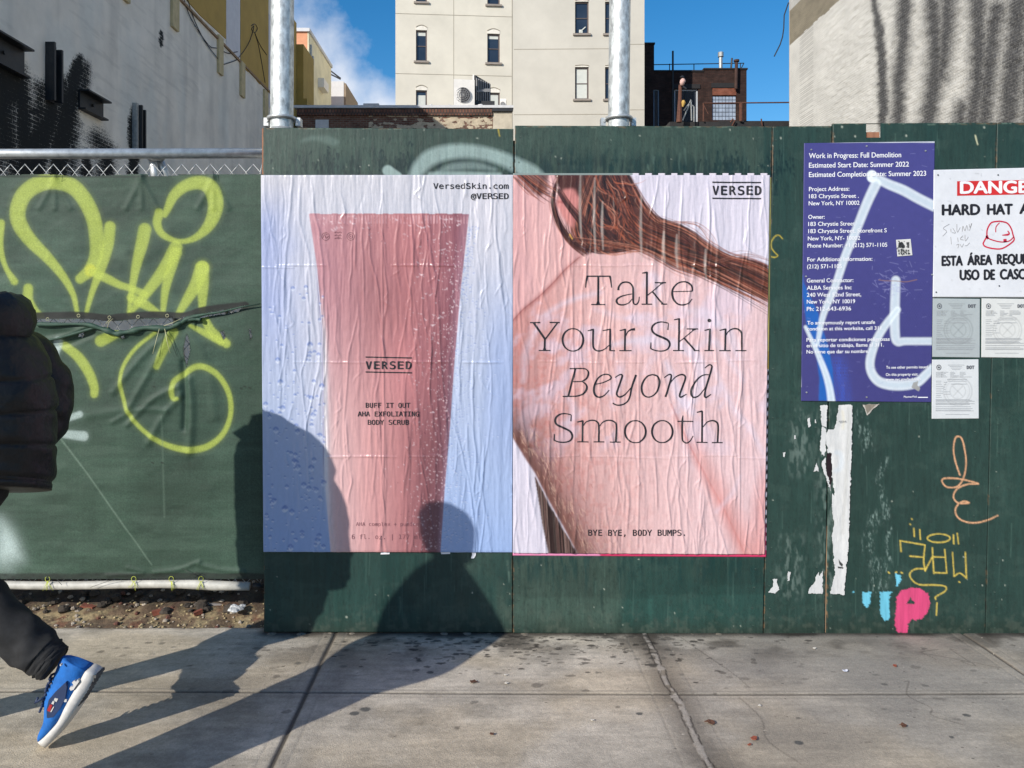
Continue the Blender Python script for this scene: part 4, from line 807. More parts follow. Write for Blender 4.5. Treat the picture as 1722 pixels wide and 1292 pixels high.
glyphs(6.378, 935, 605, [([(145, 96), (290, 94), (335, 115), (345, 150), (325, 200), (275, 232)], [5, 5, 6, 8, 7, 5]), ([(275, 232), (315, 260), (328, 300), (305, 350), (250, 383), (170, 392), (68, 392)], [5, 7, 9, 8, 6, 5, 5]), ([(205, 98), (130, 390)], 8), ([(165, 235), (280, 233)], 4),
    ([(420, 262), (500, 245), (575, 210), (588, 185), (560, 160), (510, 158), (455, 190), (415, 255), (402, 320), (415, 375), (455, 400), (510, 385), (568, 325)], [3, 4, 5, 6, 6, 5, 6, 8, 9, 9, 7, 5, 3]), ([(630, 190), (680, 160), (705, 165), (700, 200), (655, 330), (650, 375), (680, 398), (740, 370), (800, 300)], [3, 5, 8, 8, 8, 8, 7, 5, 3]), ([(855, 162), (810, 290), (790, 390), (760, 450), (710, 480), (650, 485), (605, 465)], [9, 8, 7, 6, 6, 6, 6]),
    ([(1030, 158), (1080, 175), (1105, 225), (1095, 300), (1055, 370), (990, 400), (935, 375), (915, 310), (930, 240), (975, 178), (1030, 158)], [5, 8, 9, 8, 6, 5, 8, 9, 8, 6, 5]), ([(1155, 192), (1200, 162), (1230, 162), (1225, 220), (1170, 398)], [3, 5, 7, 8, 8]), ([(1215, 260), (1265, 195), (1330, 160), (1375, 170), (1378, 220), (1325, 365), (1335, 400), (1395, 368)], [3, 4, 6, 8, 8, 8, 7, 3]),
    ([(1590, 90), (1635, 55), (1665, 65), (1660, 110), (1590, 350), (1600, 402), (1658, 370)], [3, 5, 7, 8, 8, 7, 3]), ([(1635, 160), (1570, 165), (1500, 220), (1450, 310), (1445, 375), (1475, 402), (1530, 380), (1600, 290)], [4, 5, 7, 9, 9, 7, 5, 3])])
glyphs(5.646, 920, 680, [([(224, 160), (228, 102)], [5, 4]), ([(228, 100), (190, 90), (140, 88), (95, 110), (75, 150), (90, 190), (150, 220), (215, 255), (238, 300), (220, 340), (170, 358), (110, 355), (65, 340)], [4, 4, 5, 7, 8, 8, 8, 8, 8, 6, 5, 5, 5]), ([(65, 342), (67, 280)], [6, 4]),
    ([(285, 168), (340, 155)], [4, 6]), ([(337, 152), (333, 352)], 7), ([(285, 355), (390, 355)], 4), ([(340, 205), (370, 165), (420, 150), (465, 160), (488, 200), (488, 352)], [3, 4, 5, 6, 7, 7]), ([(440, 355), (540, 355)], 4), ([(497, 205), (530, 165), (585, 150), (635, 165), (655, 205), (650, 352)], [3, 4, 5, 6, 7, 7]), ([(593, 357), (695, 357)], 4),
    ell(835, 258, 98, 105, 4, 8), ell(1090, 258, 98, 105, 4, 8), ([(1287, 105), (1280, 160), (1280, 310), (1290, 350), (1320, 365), (1355, 345), (1383, 298)], [3, 7, 7, 6, 5, 4, 3]), ([(1233, 160), (1383, 160)], 4), ([(1418, 75), (1470, 62)], [4, 6]), ([(1467, 62), (1467, 358)], 7), ([(1415, 360), (1518, 360)], 4), ([(1475, 215), (1510, 170), (1560, 153), (1600, 165), (1620, 205), (1615, 360)], [3, 4, 5, 7, 7, 7]), ([(1560, 362), (1663, 362)], 4)])
ink.line([(1197, 307), (1279, 307.5)], 1.0, 0); ink.spaced('VERSED', 1198, 1279, 328, 14.5, MONO, .035); ink.line([(1197, 334), (1279, 334.5)], 1.0, 0)
ink.text('BYE BYE, BODY BUMPS.', 989, 1151, 900.5, 10, MONO, .015)
ink.build('lettering', BLACK, DW - .0085, shp, H2, .0021)
# older bills showing round the edge of the new one
c3 = Canvas(858, 285, 1302, 942, 1.0, lin(214, 206, 214)); X, Y = c3.X, c3.Y
diag = ((X * .8 - Y * .35) % 26 < 13) | (X < 1065); c3.mix(lin(26, 40, 40), .95 * ((Y < 298) & ((X % 21.5) < 10) & (X > 1070)).astype(float)); c3.mix(lin(96, 120, 108), .8 * ((Y < 298) & (X < 1065)).astype(float))
e = X > 1280; c3.mix(lin(206, 190, 110), (e & (Y < 592) & (Y > 298)).astype(float)); c3.mix(lin(196, 158, 74), (e & (Y >= 592) & (Y < 622)).astype(float))
zb = ((Y + (X - 1280) * .5) % 15) < 7.5; c3.mix(lin(24, 22, 24), (e & (Y >= 622) & zb & (X > 1283)).astype(float)); c3.mix(lin(170, 200, 190), (e & (Y > 622) & (Y < 880) & (X < 1286.5)).astype(float))
pk = (Y > 926) | (e & (Y > 880) & (X < 1288)); c3.mix(lin(206, 60, 104), pk.astype(float)); c3.mix(lin(226, 140, 180), ((Y > 926) & (X < 1010)).astype(float))
old = sheet('older_poster', [(863, 291.5), (1297, 291.5), (862.4, 934.5), (1288.5, 937)], DW - .0046, 2.0, M_paper, c3, None, None, .001, keepf=lambda x, y: ~((y < 297) & (x > 1070) & (((x % 21.5) < 10))) & ~((y > 880) & (x > 1289.2 - (y - 880) * .01)))
tag(old, 'older bill with yellow, striped and pink edges peeking out behind the shoulder poster', 'poster')
# little torn white tags under the left poster
for pts, lb in (([(641, 927), (656, 927), (655, 932), (640, 932.5)], 'narrow white paper shred under the tube poster, leftmost of three'), ([(741, 927), (757, 927), (757, 931.5), (742, 932)], 'narrow white paper shred under the tube poster, middle of three'), ([(793, 927), (801, 927), (800, 934), (797, 939), (792, 939), (794, 933)], 'hook shaped white paper shred below the tube poster')):
    i_ = Ink(); i_.poly(pts); tag(i_.build('paper_scrap', WHITE_INK, DW - .001, None, None, .0015), lb, 'paper scrap', 'paper shreds below the posters')
# ------------------------------------------------------------------ signs and notices on the right boards
M_sign = attrmat('printed_sign_board', .38, var=.04, vscale=30, bump=.03, bscale=80, spec=.5)
z4 = lambda pts: zz(pts, 4.393, 1330, 220)
z5 = lambda pts: zz(pts, 4.393, 1330, 450)
c4 = Canvas(1342, 232, 1578, 682, 2.0, lin(70, 68, 132) * .92); X, Y = c4.X, c4.Y
c4.c *= (1.02 - .16 * sstep(240, 670, Y))[..., None]
hx = (np.sin(X * 1.45 + (np.floor(Y / 3.4) % 2) * 3.1) * np.sin(Y * 1.85)) > .35
c4.mix(lin(46, 44, 110), .45 * hx * sstep(400, 520, Y) * sstep(1380, 1480, X))
c4.mix(lin(52, 104, 226), .9 * hx * np.exp(-((X - (1408 + (Y - 600) * .12)) / 14) ** 2) * sstep(585, 620, Y))
c4.poly(z5([(88, 40), (95, 110), (150, 230), (205, 340), (212, 400), (250, 500), (285, 610), (310, 760), (322, 985), (205, 985), (210, 820), (190, 660), (150, 520), (115, 420), (100, 300), (86, 200)]), lin(28, 92, 172), .95, blur=1)
c4.mix(lin(50, 66, 110), .8 * (X < 1353.5) * (Y < 480) * 0)
WS = lin(226, 236, 240)
c4.stroke(z4([(598, 330), (600, 345)]), 8.5, WS, .95, 3, 0)
for p, ws, a in ((z4([(620, 345), (720, 395), (830, 440), (940, 500), (1060, 560)]), [7, 7.5, 8, 8, 8], .86), (z4([(630, 390), (560, 540), (480, 740), (400, 930), (330, 1142)]) + z5([(240, 350), (195, 572)]), [8, 7.5, 7, 6.5, 6, 5, 3], .88), (z5([(108, 440), (150, 530), (200, 640), (255, 780), (285, 890), (300, 990)]), [2.5, 3, 4, 5, 5.5, 6], .93),
                 (z5([(775, 95), (768, 300), (768, 470), (785, 545), (850, 545), (1045, 545)]), [7, 7.5, 7.5, 7, 6, 6], .84), (z5([(788, 312), (710, 410), (640, 520), (590, 660), (590, 760), (640, 835), (720, 865), (830, 870), (930, 850), (1000, 790), (1045, 740)]), [5, 6, 6.5, 7, 7, 7.5, 8, 8, 7.5, 7, 6], .86)):
    c4.stroke(p, np.array(ws) * 1.06, WS, a * .86, 3.5, 6, tex=.1); c4.stroke(p, np.array(ws) * .45, lin(176, 194, 206), .5, 3, 6)
for i in range(60): 
    x, y = RNG.normal(1500, 16), RNG.normal(475, 14); c4.stroke([(x, y), (x + RNG.normal(0, 8), y + RNG.normal(0, 4))], .4, lin(150, 150, 196), .5, 1, 0)
for i in range(90): 
    x, y = RNG.uniform(1350, 1568), RNG.uniform(245, 670); c4.stroke([(x, y), (x + RNG.normal(0, 4), y + RNG.normal(0, 2))], .3, lin(140, 140, 190), .5, .8, 0)
c4.stroke(z5([(650, 92), (700, 98), (780, 100), (850, 106), (930, 90)]), .6, lin(150, 110, 80), .8, 1, 5)
c4.poly(z5([(905, 850), (940, 840), (935, 870), (955, 890), (945, 915), (890, 888)]), lin(150, 150, 148), .95, .6)
c4.mix(lin(205, 208, 215), .85 * ((Y < 240.2) | (X < 1351.2 - (Y - 240) * .009)).astype(float))
blue = empty('demolition_notice', P(1460, 676, DW), 'large blue demolition notice with white writing and sprayed white lines', 'sign')
DS = DW - .006
sheet('notice_board', [(1352.5, 241), (1572, 238), (1347.5, 674.5), (1566, 676.5)], DS, 1.0, M_sign, c4, lambda a, b_: .0012 * (fbm(a * .012, b_ * .012, 95) - .5) + .004 * sstep(1372, 1348, a) * sstep(560, 640, b_) * 0, blue, .004)
ink = Ink(); T = lambda s_, a, b_, base, cap, dy=450, bold=.016: ink.text(s_, 1330 + a / 4.393, 1330 + b_ / 4.393, dy + base / 4.393, cap / 4.393, INTER, bold, -.0115)
for s_, a, b_, base, cap in (('Work in Progress: Full Demolition', 133, 813, 204, 37), ('Estimated Start Date: Summer 2022', 133, 870, 274, 36), ('Estimated Completion Date: Summer 2023', 133, 997, 343, 36), ('Project Address:', 133, 430, 447, 30), ('183 Chrystie Street .', 133, 500, 500, 30), ('New York, NY 10002', 131, 505, 552, 30), ('Owner:', 128, 248, 652, 29), ('183 Chrystie Street', 128, 472, 704, 29), ('183 Chrystie Street, Storefront S', 128, 706, 757, 29), ('New York, NY- 10002', 125, 510, 811, 29), ('Phone Number: +1 (212) 571-1105', 122, 710, 864, 29), ('For Additional Information:', 121, 600, 966, 29), ('(212) 571-1105', 119, 375, 1018, 29), ('General Contractor:', 117, 460, 1122, 29)): T(s_, a, b_, base, cap, 220)
for s_, a, b_, base, cap in (('ALBA Services Inc', 117, 447, 165, 29), ('240 West 52nd Street,', 117, 518, 217, 29), ('New York, NY 10019', 117, 473, 268, 29), ('Ph: 212-643-6936', 117, 443, 321, 29), ('To anonymously report unsafe', 120, 620, 422, 26), ('condition at this worksite, call 311.', 120, 680, 466, 26), ('Para reportar condiciones peligrosas', 115, 728, 548, 26), ('en el sitio de trabajo, llame al 311.', 115, 685, 590, 26), ('No tiene que dar su nombre.', 115, 575, 636, 26), ('To see other permits issued', 702, 1008, 748, 20), ('On this property visit:', 700, 938, 801, 20), ('www.nyc.gov/buildings', 700, 958, 836, 19), ('PlasmerPink', 833, 932, 962, 14)): T(s_, a, b_, base, cap)
ink.rect(1543.5, 1560, 667.6, 669.2)
ink.build('lettering', WHITE_INK, DS, blue, None, .0016)
b = MB()
for x, y in ((1364, 252), (1457, 246), (1556, 254), (1355, 465), (1567, 462), (1356, 660), (1457, 668)):
    px_, _, pz = P(x, y, DS); MB().tube([(px_, DS - .004, pz), (px_, DS, pz)], .004, 8).build('screw', DULLGALV, blue)
stk = Canvas(1500, 398, 1540, 440, 4, lin(205, 205, 202)); 
for i in range(26): x, y = RNG.uniform(1510, 1530), RNG.uniform(406, 428); stk.stroke([(x, y), (x + RNG.normal(0, 1.6), y + RNG.normal(0, 1.2))], RNG.uniform(.5, 1.2), lin(28, 28, 30), .9, .6, 0)
stk.poly([(1510, 417), (1511, 409), (1516, 407), (1522, 413), (1522, 417)], lin(24, 24, 26), .95, .6); stk.poly([(1524, 408), (1529, 407), (1529, 417), (1526, 417)], lin(30, 30, 32), .9, .8)
for k in range(2):
    for j in range(5): stk.poly([(1510.5 + j * 4, 420.5 + k * 4.6), (1513.2 + j * 4, 420 + k * 4.6), (1513.4 + j * 4, 423.6 + k * 4.6), (1510.8 + j * 4, 424 + k * 4.6)], lin(26, 26, 28), .85, .7, j + k)
tag(sheet('sticker', [(1507, 403.5), (1531.5, 402), (1509.3, 431.5), (1534.5, 429.5)], DS - .0022, .6, M_sign, stk, None, None, .001), 'small black and white sticker stuck on the blue notice', 'sticker')

dang = empty('danger_sign', P(1678, 500, DW), 'white hard hat warning sign with red danger box in English and Spanish', 'sign')
c5 = Canvas(1560, 276, 1800, 506, 1.0, lin(216, 218, 222)); c5.mix(lin(196, 200, 206), .5 * fbm(c5.X * .02, c5.Y * .03, 97)); 
for i in range(40): x, y = RNG.uniform(1572, 1780), RNG.uniform(285, 500); c5.stroke([(x, y), (x + RNG.normal(0, 3), y + RNG.normal(0, 2))], .35, lin(120, 120, 122), .6, .8, 0)
sheet('sign_board', [(1570, 286), (1787, 281), (1568.5, 500), (1785, 500.5)], DS, 2.0, M_sign, c5, None, dang, .003)
i_ = Ink(); i_.poly([(1609.3, 305), (1753, 302.5), (1753, 326.5), (1609.3, 329.5)]); i_.build('red_box', RED_INK, DS, dang, None, .0008)
i_ = Ink(); i_.text('DANGER', 1615, 1748, 325.5, 19.5, INTER, .045, -.012); i_.build('white_lettering', WHITE_INK, DS, dang, None, .0018)
i_ = Ink()
for s_, a, b_, base, cap, dy in (('HARD', 1118, 1393, 623, 75, 220), ('HAT', 1452, 1634, 619, 74, 220), ('AREA', 1690, 1965, 612, 74, 220), ('ESTA', 1116, 1266, 997, 70, 220), ('ÁREA', 1305, 1483, 992, 70, 220), ('REQUIERE', 1524, 1842, 984, 70, 220), ('EL', 1880, 1950, 976, 70, 220), ('USO', 1249, 1388, 1102, 72, 220), ('DE', 1428, 1503, 1100, 72, 220), ('CASCO', 1546, 1790, 1097, 72, 220)):
    i_.text(s_, 1330 + a / 4.393, 1330 + b_ / 4.393, dy + base / 4.393, cap / 4.393, INTER, .05, -.012)
i_.build('black_lettering', BLACK, DS, dang, None, .0012)
i_ = Ink()
for p, ws in (([(1540, 668), (1480, 680), (1450, 730), (1445, 780), (1425, 820), (1420, 838), (1440, 858), (1500, 872), (1560, 870), (1620, 835), (1648, 805), (1640, 770), (1625, 720), (1595, 682), (1540, 668)], 5), ([(1440, 785), (1480, 805), (1550, 822), (1610, 815), (1645, 785)], 4), ([(1540, 680), (1515, 710), (1512, 750)], 3.5), ([(1600, 740), (1612, 758), (1600, 768), (1560, 772)], [4, 5, 7, 3]), ([(1445, 775), (1455, 800)], 9), ([(1580, 800), (1582, 825)], 12)):
    i_.line(z4(p), np.asarray(ws) / 4.393, 6)
i_.build('hat_emblem', mat('crimson_ink', tuple(lin(196, 24, 60)), .5, bump=0), DS, dang, None, .0012)
i_ = Ink()
for p in ([(1170, 690), (1125, 720), (1150, 745), (1120, 780)], [(1180, 725), (1182, 750)], [(1195, 720), (1215, 755), (1190, 752)], [(1225, 690), (1228, 750), (1250, 715)], [(1265, 745), (1270, 705), (1285, 740), (1298, 700), (1308, 738)], [(1315, 690), (1322, 715), (1335, 685), (1318, 740)], [(1180, 785), (1185, 840)], [(1230, 790), (1235, 822)], [(1270, 775), (1250, 800), (1275, 808)], [(1285, 770), (1288, 815), (1310, 785)], [(1220, 845), (1240, 840), (1232, 868)], [(1250, 838), (1262, 860), (1275, 835)], [(1285, 850), (1300, 848), (1320, 828)]): i_.line(z4(p), .42, 5)
i_.build('pencil_scribble', mat('faint_pencil', (.30, .30, .31), .7, bump=0), DS, dang, None, .0012)
b = MB()
for x, y in ((1577, 294.5), (1678, 294.5), (1574, 491.5), (1680, 481), (1779, 290), (1777, 492)):
    px_, _, pz = P(x, y, DS); MB().tube([(px_, DS - .004, pz), (px_, DS, pz)], .003, 8).build('screw', STEEL_BLACK, dang)

def permit(cor, label, tint):
    t = empty('permit_sheet', P(cor[2][0], cor[2][1], DW), label, 'permit', 'city permits below the danger sign')
    (x0, y0), (x1, _), (x2, y2), _ = cor; cc = Canvas(x0 - 3, y0 - 3, x1 + 3, y2 + 3, 3, tint)
    cc.c *= (.94 + .1 * fbm(cc.X * .06, cc.Y * .05, int(x0)))[..., None]
    mx_, my_ = x0 + 43, y0 + 53
    for r_, w_ in ((24, 1.3), (20, .6), (13, .9)): cc.stroke([(mx_ + r_ * math.cos(a), my_ + r_ * math.sin(a)) for a in np.linspace(0, 6.3, 40)], w_, tint * .72, .55, .8, 0)
    for a in (.8, 2.3, 3.9, 5.5): cc.stroke([(mx_, my_), (mx_ + 11 * math.cos(a), my_ + 11 * math.sin(a))], 1.2, tint * .7, .5, .8, 0)
    sheet('sleeved_paper', cor, DW - .004, 1.0, M_sleeve, cc, lambda a, b_: .0009 * fbm(a * .05, b_ * .05, int(x0) + 1), t, .002)
    k = Ink(); r_ = random.Random(int(x0 + y0)); W = x1 - x0
    ln = lambda a, b_, y, h_=.55: k.rect(x0 + a, x0 + b_, y0 + y - h_ / 2, y0 + y + h_ / 2)
    for y, a, b_ in ((9, 26, 54), (11.5, 29, 50), (14, 31, 49), (16.5, 33, 47)): ln(a, b_, y)
    for y in range(21, 30, 2): ln(6, 6 + r_.uniform(8, 12), y); ln(15, 15 + r_.uniform(5, 12), y); ln(30, 30 + r_.uniform(6, 15), y); ln(46, 46 + r_.uniform(4, 22), y)
    for y in (33, 36, 41): ln(24 + r_.uniform(0, 8), 58, y, .7)
    for y in range(36, 66, 3): ln(6, 6 + r_.uniform(6, 13), y, .5); 
    for y in range(38, 60, 4): ln(19, 19 + r_.uniform(3, 12), y, .5)
    for y in (67, 68.5, 70, 72.5, 74, 75.5, 79, 82, 84.5, 86): ln(5.5, r_.uniform(62, 72), y, .6)
    ln(22, 62, 92, .5); k.build('small_print', PALE_INK, DW - .004, t, None, .0018)
    k = Ink(); k.text('DOT', x0 + W - 20, x0 + W - 7.5, y0 + 15.5, 5.2, MONO, .07); k.line([(x0 + 11 + 3.6 * math.cos(a), y0 + 13 + 4 * math.sin(a)) for a in np.linspace(0, 6.3, 16)], .6, 0); k.disc(x0 + 11, y0 + 13, 1.8)
    k.build('heading', GREY_INK, DW - .004, t, None, .0019)
M_sleeve = attrmat('plastic_sleeved_paper', .25, var=.03, vscale=40, bump=.04, bscale=40)
permit([(1568.5, 502), (1648, 503), (1568, 600.5), (1647.5, 601.5)], 'greyer permit sheet at the left directly under the danger sign', lin(166, 174, 176))
permit([(1651, 502), (1731, 503), (1650.5, 601), (1730, 602)], 'permit sheet right of the greyer one, cut by the photo edge', lin(206, 208, 206))
permit([(1567.5, 605), (1645.5, 604.5), (1567, 704.5), (1646, 704)], 'lowest white permit sheet alone below the other two', lin(204, 208, 210))

# torn bills right of the posters
def torn(name, label, polys, lift=.003, grp=None, col=lin(206, 207, 206), marks=None, curl=0, rough=2.2):
    xs = [p[0] for q in polys for p in q]; ys = [p[1] for q in polys for p in q]
    cc = Canvas(min(xs) - 5, min(ys) - 5, max(xs) + 5, max(ys) + 5, 2.0, col); cc.c *= (.84 + .24 * fbm(cc.X * .06, cc.Y * .025, 99, 5))[..., None]
    if marks: marks(cc)
    m = np.zeros(cc.X.shape, bool)
    for q in polys: m |= cc.inpoly(q, rough, int(xs[0]) % 50, .22)
    f = lambda x, y: bilin(m.astype(float), (x - cc.x0) * 2, (y - cc.y0) * 2) > .5
    o = sheet(name, [(min(xs) - 4, min(ys) - 4), (max(xs) + 4, min(ys) - 4), (min(xs) - 4, max(ys) + 4), (max(xs) + 4, max(ys) + 4)], DW - .0035, .7, M_paper, cc, lambda x, y: lift * fbm(x * .12, y * .03, 98) + (curl * sstep(.45, 1, (x - min(xs)) / (max(xs) - min(xs))) if curl else 0), None, 0, f)
    tag(o, label, 'torn bill', grp); return o
def mk1(cc):
    cc.stroke(g6([(408, 262), (430, 270), (435, 310), (425, 350), (405, 360)]), 4, lin(196, 206, 214), .5, 5, 5); cc.stroke(g6([(468, 20), (470, 120), (458, 400), (440, 700)]), 2.5, lin(176, 176, 172), .5, 4, 5)
    cc.poly(g6([(418, 840), (432, 858), (443, 868), (440, 882), (425, 870)]), lin(30, 34, 34), .95, .6); cc.poly(g6([(414, 880), (445, 884), (444, 894), (416, 890)]), lin(30, 34, 34), .95, .4)
    cc.stroke(g6([(440, 40), (446, 90), (442, 130)]), 2, lin(206, 200, 176), .5, 4, 4)
tb = torn('torn_bill', 'tall torn white bill strip hanging right of the board seam', [g6([(420, 3), (490, 3), (487, 280), (478, 560), (468, 800), (447, 1034), (374, 1028), (385, 980), (400, 920), (390, 800), (384, 720), (397, 640), (383, 560), (386, 480), (400, 500), (384, 400), (382, 265), (358, 262), (352, 180), (362, 140), (400, 132), (412, 60)])], .005, 'remains of torn white bills', marks=mk1, curl=.006)
i_ = Ink(); i_.text('8PM', 1280 + 416 / 3.231, 1280 + 454 / 3.231, 680 + 96 / 3.231, 2.6, INTER); i_.build('lettering', GREY_INK, DW - .0035, tb, None, .013)
sh = torn('dark_bill_scrap', 'narrow dark scrap of an older bill beside the tall white strip', [g6([(355, 268), (384, 266), (384, 400), (380, 460), (368, 440), (355, 372)])], .001, None, lin(34, 22, 28), rough=.8)
torn('torn_bill', 'ragged white bill remnant left of the tall strip, at the seam', [g6([(320, 5), (357, 5), (355, 122), (330, 118), (322, 60)]), g6([(330, 122), (354, 130), (352, 250), (340, 285), (318, 240), (322, 190)]), g6([(326, 312), (348, 290), (352, 350), (372, 440), (376, 480), (358, 420), (340, 370)])], .003, 'remains of torn white bills')
torn('torn_bill', 'white triangular remnant of a bill at the foot of the seam', [g6([(253, 1028), (334, 1029), (334, 902), (318, 935), (310, 912), (298, 930), (294, 960), (270, 990)])], .003, 'remains of torn white bills', rough=1.6)
for q, lb in (([(285, 368), (300, 318), (314, 366), (300, 360)], 'small white paper fleck halfway up, left of the seam'), ([(64, 950), (88, 950), (86, 970), (99, 1008), (75, 1026), (36, 1022), (66, 990)], 'curled white paper remnant low beside the pink poster corner'), ([(145, 910), (158, 910), (156, 958), (142, 960)], 'short upright white paper sliver near the foot of the board'), ([(250, 80), (266, 72), (268, 118), (256, 126)], 'oval white paper fleck high on the narrow board'), ([(290, 80), (297, 82), (298, 104), (292, 102)], 'tiny white paper fleck beside the oval one'), ([(118, 262), (130, 258), (128, 286), (120, 286)], 'small white paper fleck left on the narrow board'), ([(178, 168), (186, 166), (186, 188), (179, 190)], 'tiny upright white fleck above the others on the narrow board')):
    torn('paper_fleck', lb, [g6(q)], .001, 'white paper flecks on the narrow board', rough=1.2)
torn('torn_bill', 'small triangular brownish corner of paper under the blue notice', [z5([(527, 1012), (652, 1010), (600, 1050), (562, 1096), (545, 1050)])], .004, 'remains of torn white bills', lin(190, 184, 176), lambda cc: cc.poly(z5([(540, 1012), (632, 1012), (562, 1082)]), lin(120, 112, 100), .9), rough=.8)

# ------------------------------------------------------------------ chain link fence and green privacy screen
DF = 3.88
fence = empty('chain_link_fence', P(200, 990, DF), 'galvanised chain link fence with round top rail behind green mesh', 'fence')
MB().tube([P(-900, 259.5, 3.93), P(-100, 259.5, 3.93), P(443, 258, 3.93)], .0262, 16).build('top_rail', GALV, fence, True)
M_wp = mat('chipped_white_paint', (.52, .51, .46), .55, var=.25, vscale=18, bump=.15)
pts = [P(x, 983.5 + 1.4 * math.sin(x * .017) + (1.5 if x > 330 else 0), DF - .005) for x in range(-900, 431, 30)]
MB().tube(pts, [.0205 + (.006 * max(0, 1 - abs(i * 30 - 900 - 345) / 60)) for i in range(len(pts))], 14).build('bottom_rail', M_wp, fence, True)
MB().tube([P(444, 986, DF + .01), P(425, 985, DF)], .014, 10).build('rail_sleeve', STEEL_BLACK, fence, True)
b = MB(); b.tube([P(257, 266, 3.97), P(262, 300, 3.99), P(300, 560, 4.4), P(340, 900, 4.9)], .022, 14); b.build('fence_post', GALV, fence, True)
b = MB(); b.tube([P(267, 268, 3.99), P(281, 298, 4.02), P(400, 560, 4.5), P(520, 900, 5.0)], .02, 12); b.build('brace', GALV, fence, True)
b = MB(); b.tube([P(252, 262, 3.955), P(257, 264, 3.945), P(270, 263, 3.95), P(277, 268, 3.96)], .024, 12); b.build('rail_clamp', GALV, fence, True)
for x in (-190, -560): b = MB(); b.tube([(P(x, 0, 3.97)[0], 3.97, 0), P(x, 255, 3.97)], .022, 12); b.build('fence_post', GALV, fence, True)
b = MB(); y0, y1, st = 276, 985, 12
for x in range(-720, 446, 24):
    for ph, x in ((1, x), (-1, x + 12)):
        pts = []; k = 0; yy = y0
        while yy <= y1:
            sgn = ph * (1 if k % 2 else -1); pts.append(P(min(x + sgn * 6.4, 441), yy, DF + .012 + .003 * sgn * ph)); yy += st * 1.2; k += 1
        b.tube(pts, .0024, 5)
b.build('wire_fabric', DULLGALV, fence, True)

tarp = empty('privacy_screen', P(200, 975, DF), 'green mesh privacy screen with yellow graffiti and a torn slit', 'screen')
TG = lin(54, 76, 63) * .95
ct = Canvas(-330, 286, 448, 985, 1.0, TG); X, Y = ct.X, ct.Y
ct.c *= (.56 + .9 * fbm(X * .009, Y * .012, 101, 6))[..., None]
ct.c *= (.80 + .40 * fbm(X * .012, Y * .14, 102, 4))[..., None]; ct.c *= (.88 + .24 * vnoise(X * .8, Y * .8, 108))[..., None]; ct.c *= (.9 + .2 * fbm(X * .5, Y * .015, 109, 3))[..., None]
ct.mix(lin(92, 116, 96), .35 * sstep(.55, .75, fbm(X * .01, Y * .012, 103)) * (Y < 520)); ct.mix(lin(78, 100, 86), .3 * sstep(.5, .7, fbm(X * .01, Y * .05, 104)) * (Y > 720))
YG = lin(176, 192, 82); WG = lin(178, 196, 192)
f5 = lambda pts: zz(pts, 3.491, 0, 230); f8 = lambda pts: zz(pts, 3.827, 0, 540)
def sp(pts, ws, conv, sc, rgb=YG, a=.82):
    w_ = np.asarray(ws, float) / sc; ct.stroke(conv(pts), w_ * 1.1, rgb, a * .16, 14, 8, tex=.4); ct.stroke(conv(pts), w_ * 1.0, rgb, a * .64, 3, 8, tex=.16); ct.stroke(conv(pts), w_ * .7, rgb * 1.05, a * .35, 4, 8, tex=.2)
sp([(455, 1045), (430, 930), (370, 820), (280, 710), (180, 610), (115, 510), (105, 430), (140, 340), (220, 280), (320, 262), (420, 290), (490, 360), (545, 470), (565, 580), (565, 690), (530, 780), (470, 835)], [12, 17, 24, 32, 40, 45, 47, 48, 48, 48, 46, 45, 44, 42, 40, 36, 28], f5, 3.491)
sp([(645, 530), (630, 640), (590, 780), (545, 900), (505, 1040)], [34, 34, 28, 18, 12], f5, 3.491); sp([(530, 780), (530, 790)], [32, 32], f5, 3.491, lin(205, 205, 60), .6)
sp([(540, 795), (620, 830), (700, 870), (760, 888), (850, 925)], [22, 26, 22, 20, 22], f5, 3.491); sp([(850, 545), (830, 640), (790, 800), (755, 1040)], [38, 36, 25, 10], f5, 3.491)
sp([(1030, 650), (960, 780), (850, 930), (760, 1040)], [38, 36, 28, 12], f5, 3.491); sp([(1030, 680), (1000, 780), (970, 900), (955, 1040)], [35, 30, 24, 14], f5, 3.491); sp([(770, 945), (850, 985), (935, 1035)], [26, 28, 12], f5, 3.491)
sp([(935, 450), (922, 510), (955, 575), (1050, 615), (1150, 590), (1230, 510), (1265, 400), (1240, 305), (1170, 270), (1085, 290), (1020, 345), (985, 420), (965, 458)], [28, 25, 20, 14, 20, 35, 46, 46, 40, 35, 30, 22, 18], f5, 3.491)
sp([(1185, 770), (1150, 870), (1090, 970), (1045, 1045)], [42, 38, 28, 18], f5, 3.491); sp([(1185, 770), (1190, 880), (1187, 1010)], [40, 34, 20], f5, 3.491)
sp([(5, 510), (-2, 640), (30, 760), (85, 850)], [25, 22, 14, 22], f5, 3.491); sp([(165, 890), (165, 960), (200, 1020), (245, 1055)], [28, 30, 25, 14], f5, 3.491)
sp([(1195, 1045), (1240, 1140), (1330, 1215)], [18, 28, 26], f5, 3.491); sp([(590, 1200), (690, 1155)], [34, 26], f5, 3.491); sp([(1120, 1110), (1200, 1150), (1300, 1205)], [10, 20, 22], f5, 3.491)
sp([(400, 150), (500, 230), (570, 330), (605, 420), (607, 470)], [26, 32, 32, 29, 26], f8, 3.827); sp([(1120, 70), (1050, 200), (1010, 295)], [30, 26, 18], f8, 3.827)
sp([(1010, 70), (880, 170), (800, 280), (775, 380), (790, 480), (830, 590), (920, 700), (1050, 790), (1200, 830), (1330, 810), (1430, 730), (1480, 610), (1475, 480), (1420, 370), (1340, 305), (1260, 295), (1180, 345), (1120, 390), (1105, 450), (1115, 498), (1140, 500)], [10, 12, 12, 12, 12, 13, 14, 17, 21, 21, 18, 16, 17, 18, 20, 20, 18, 18, 17, 15, 12], f8, 3.827)
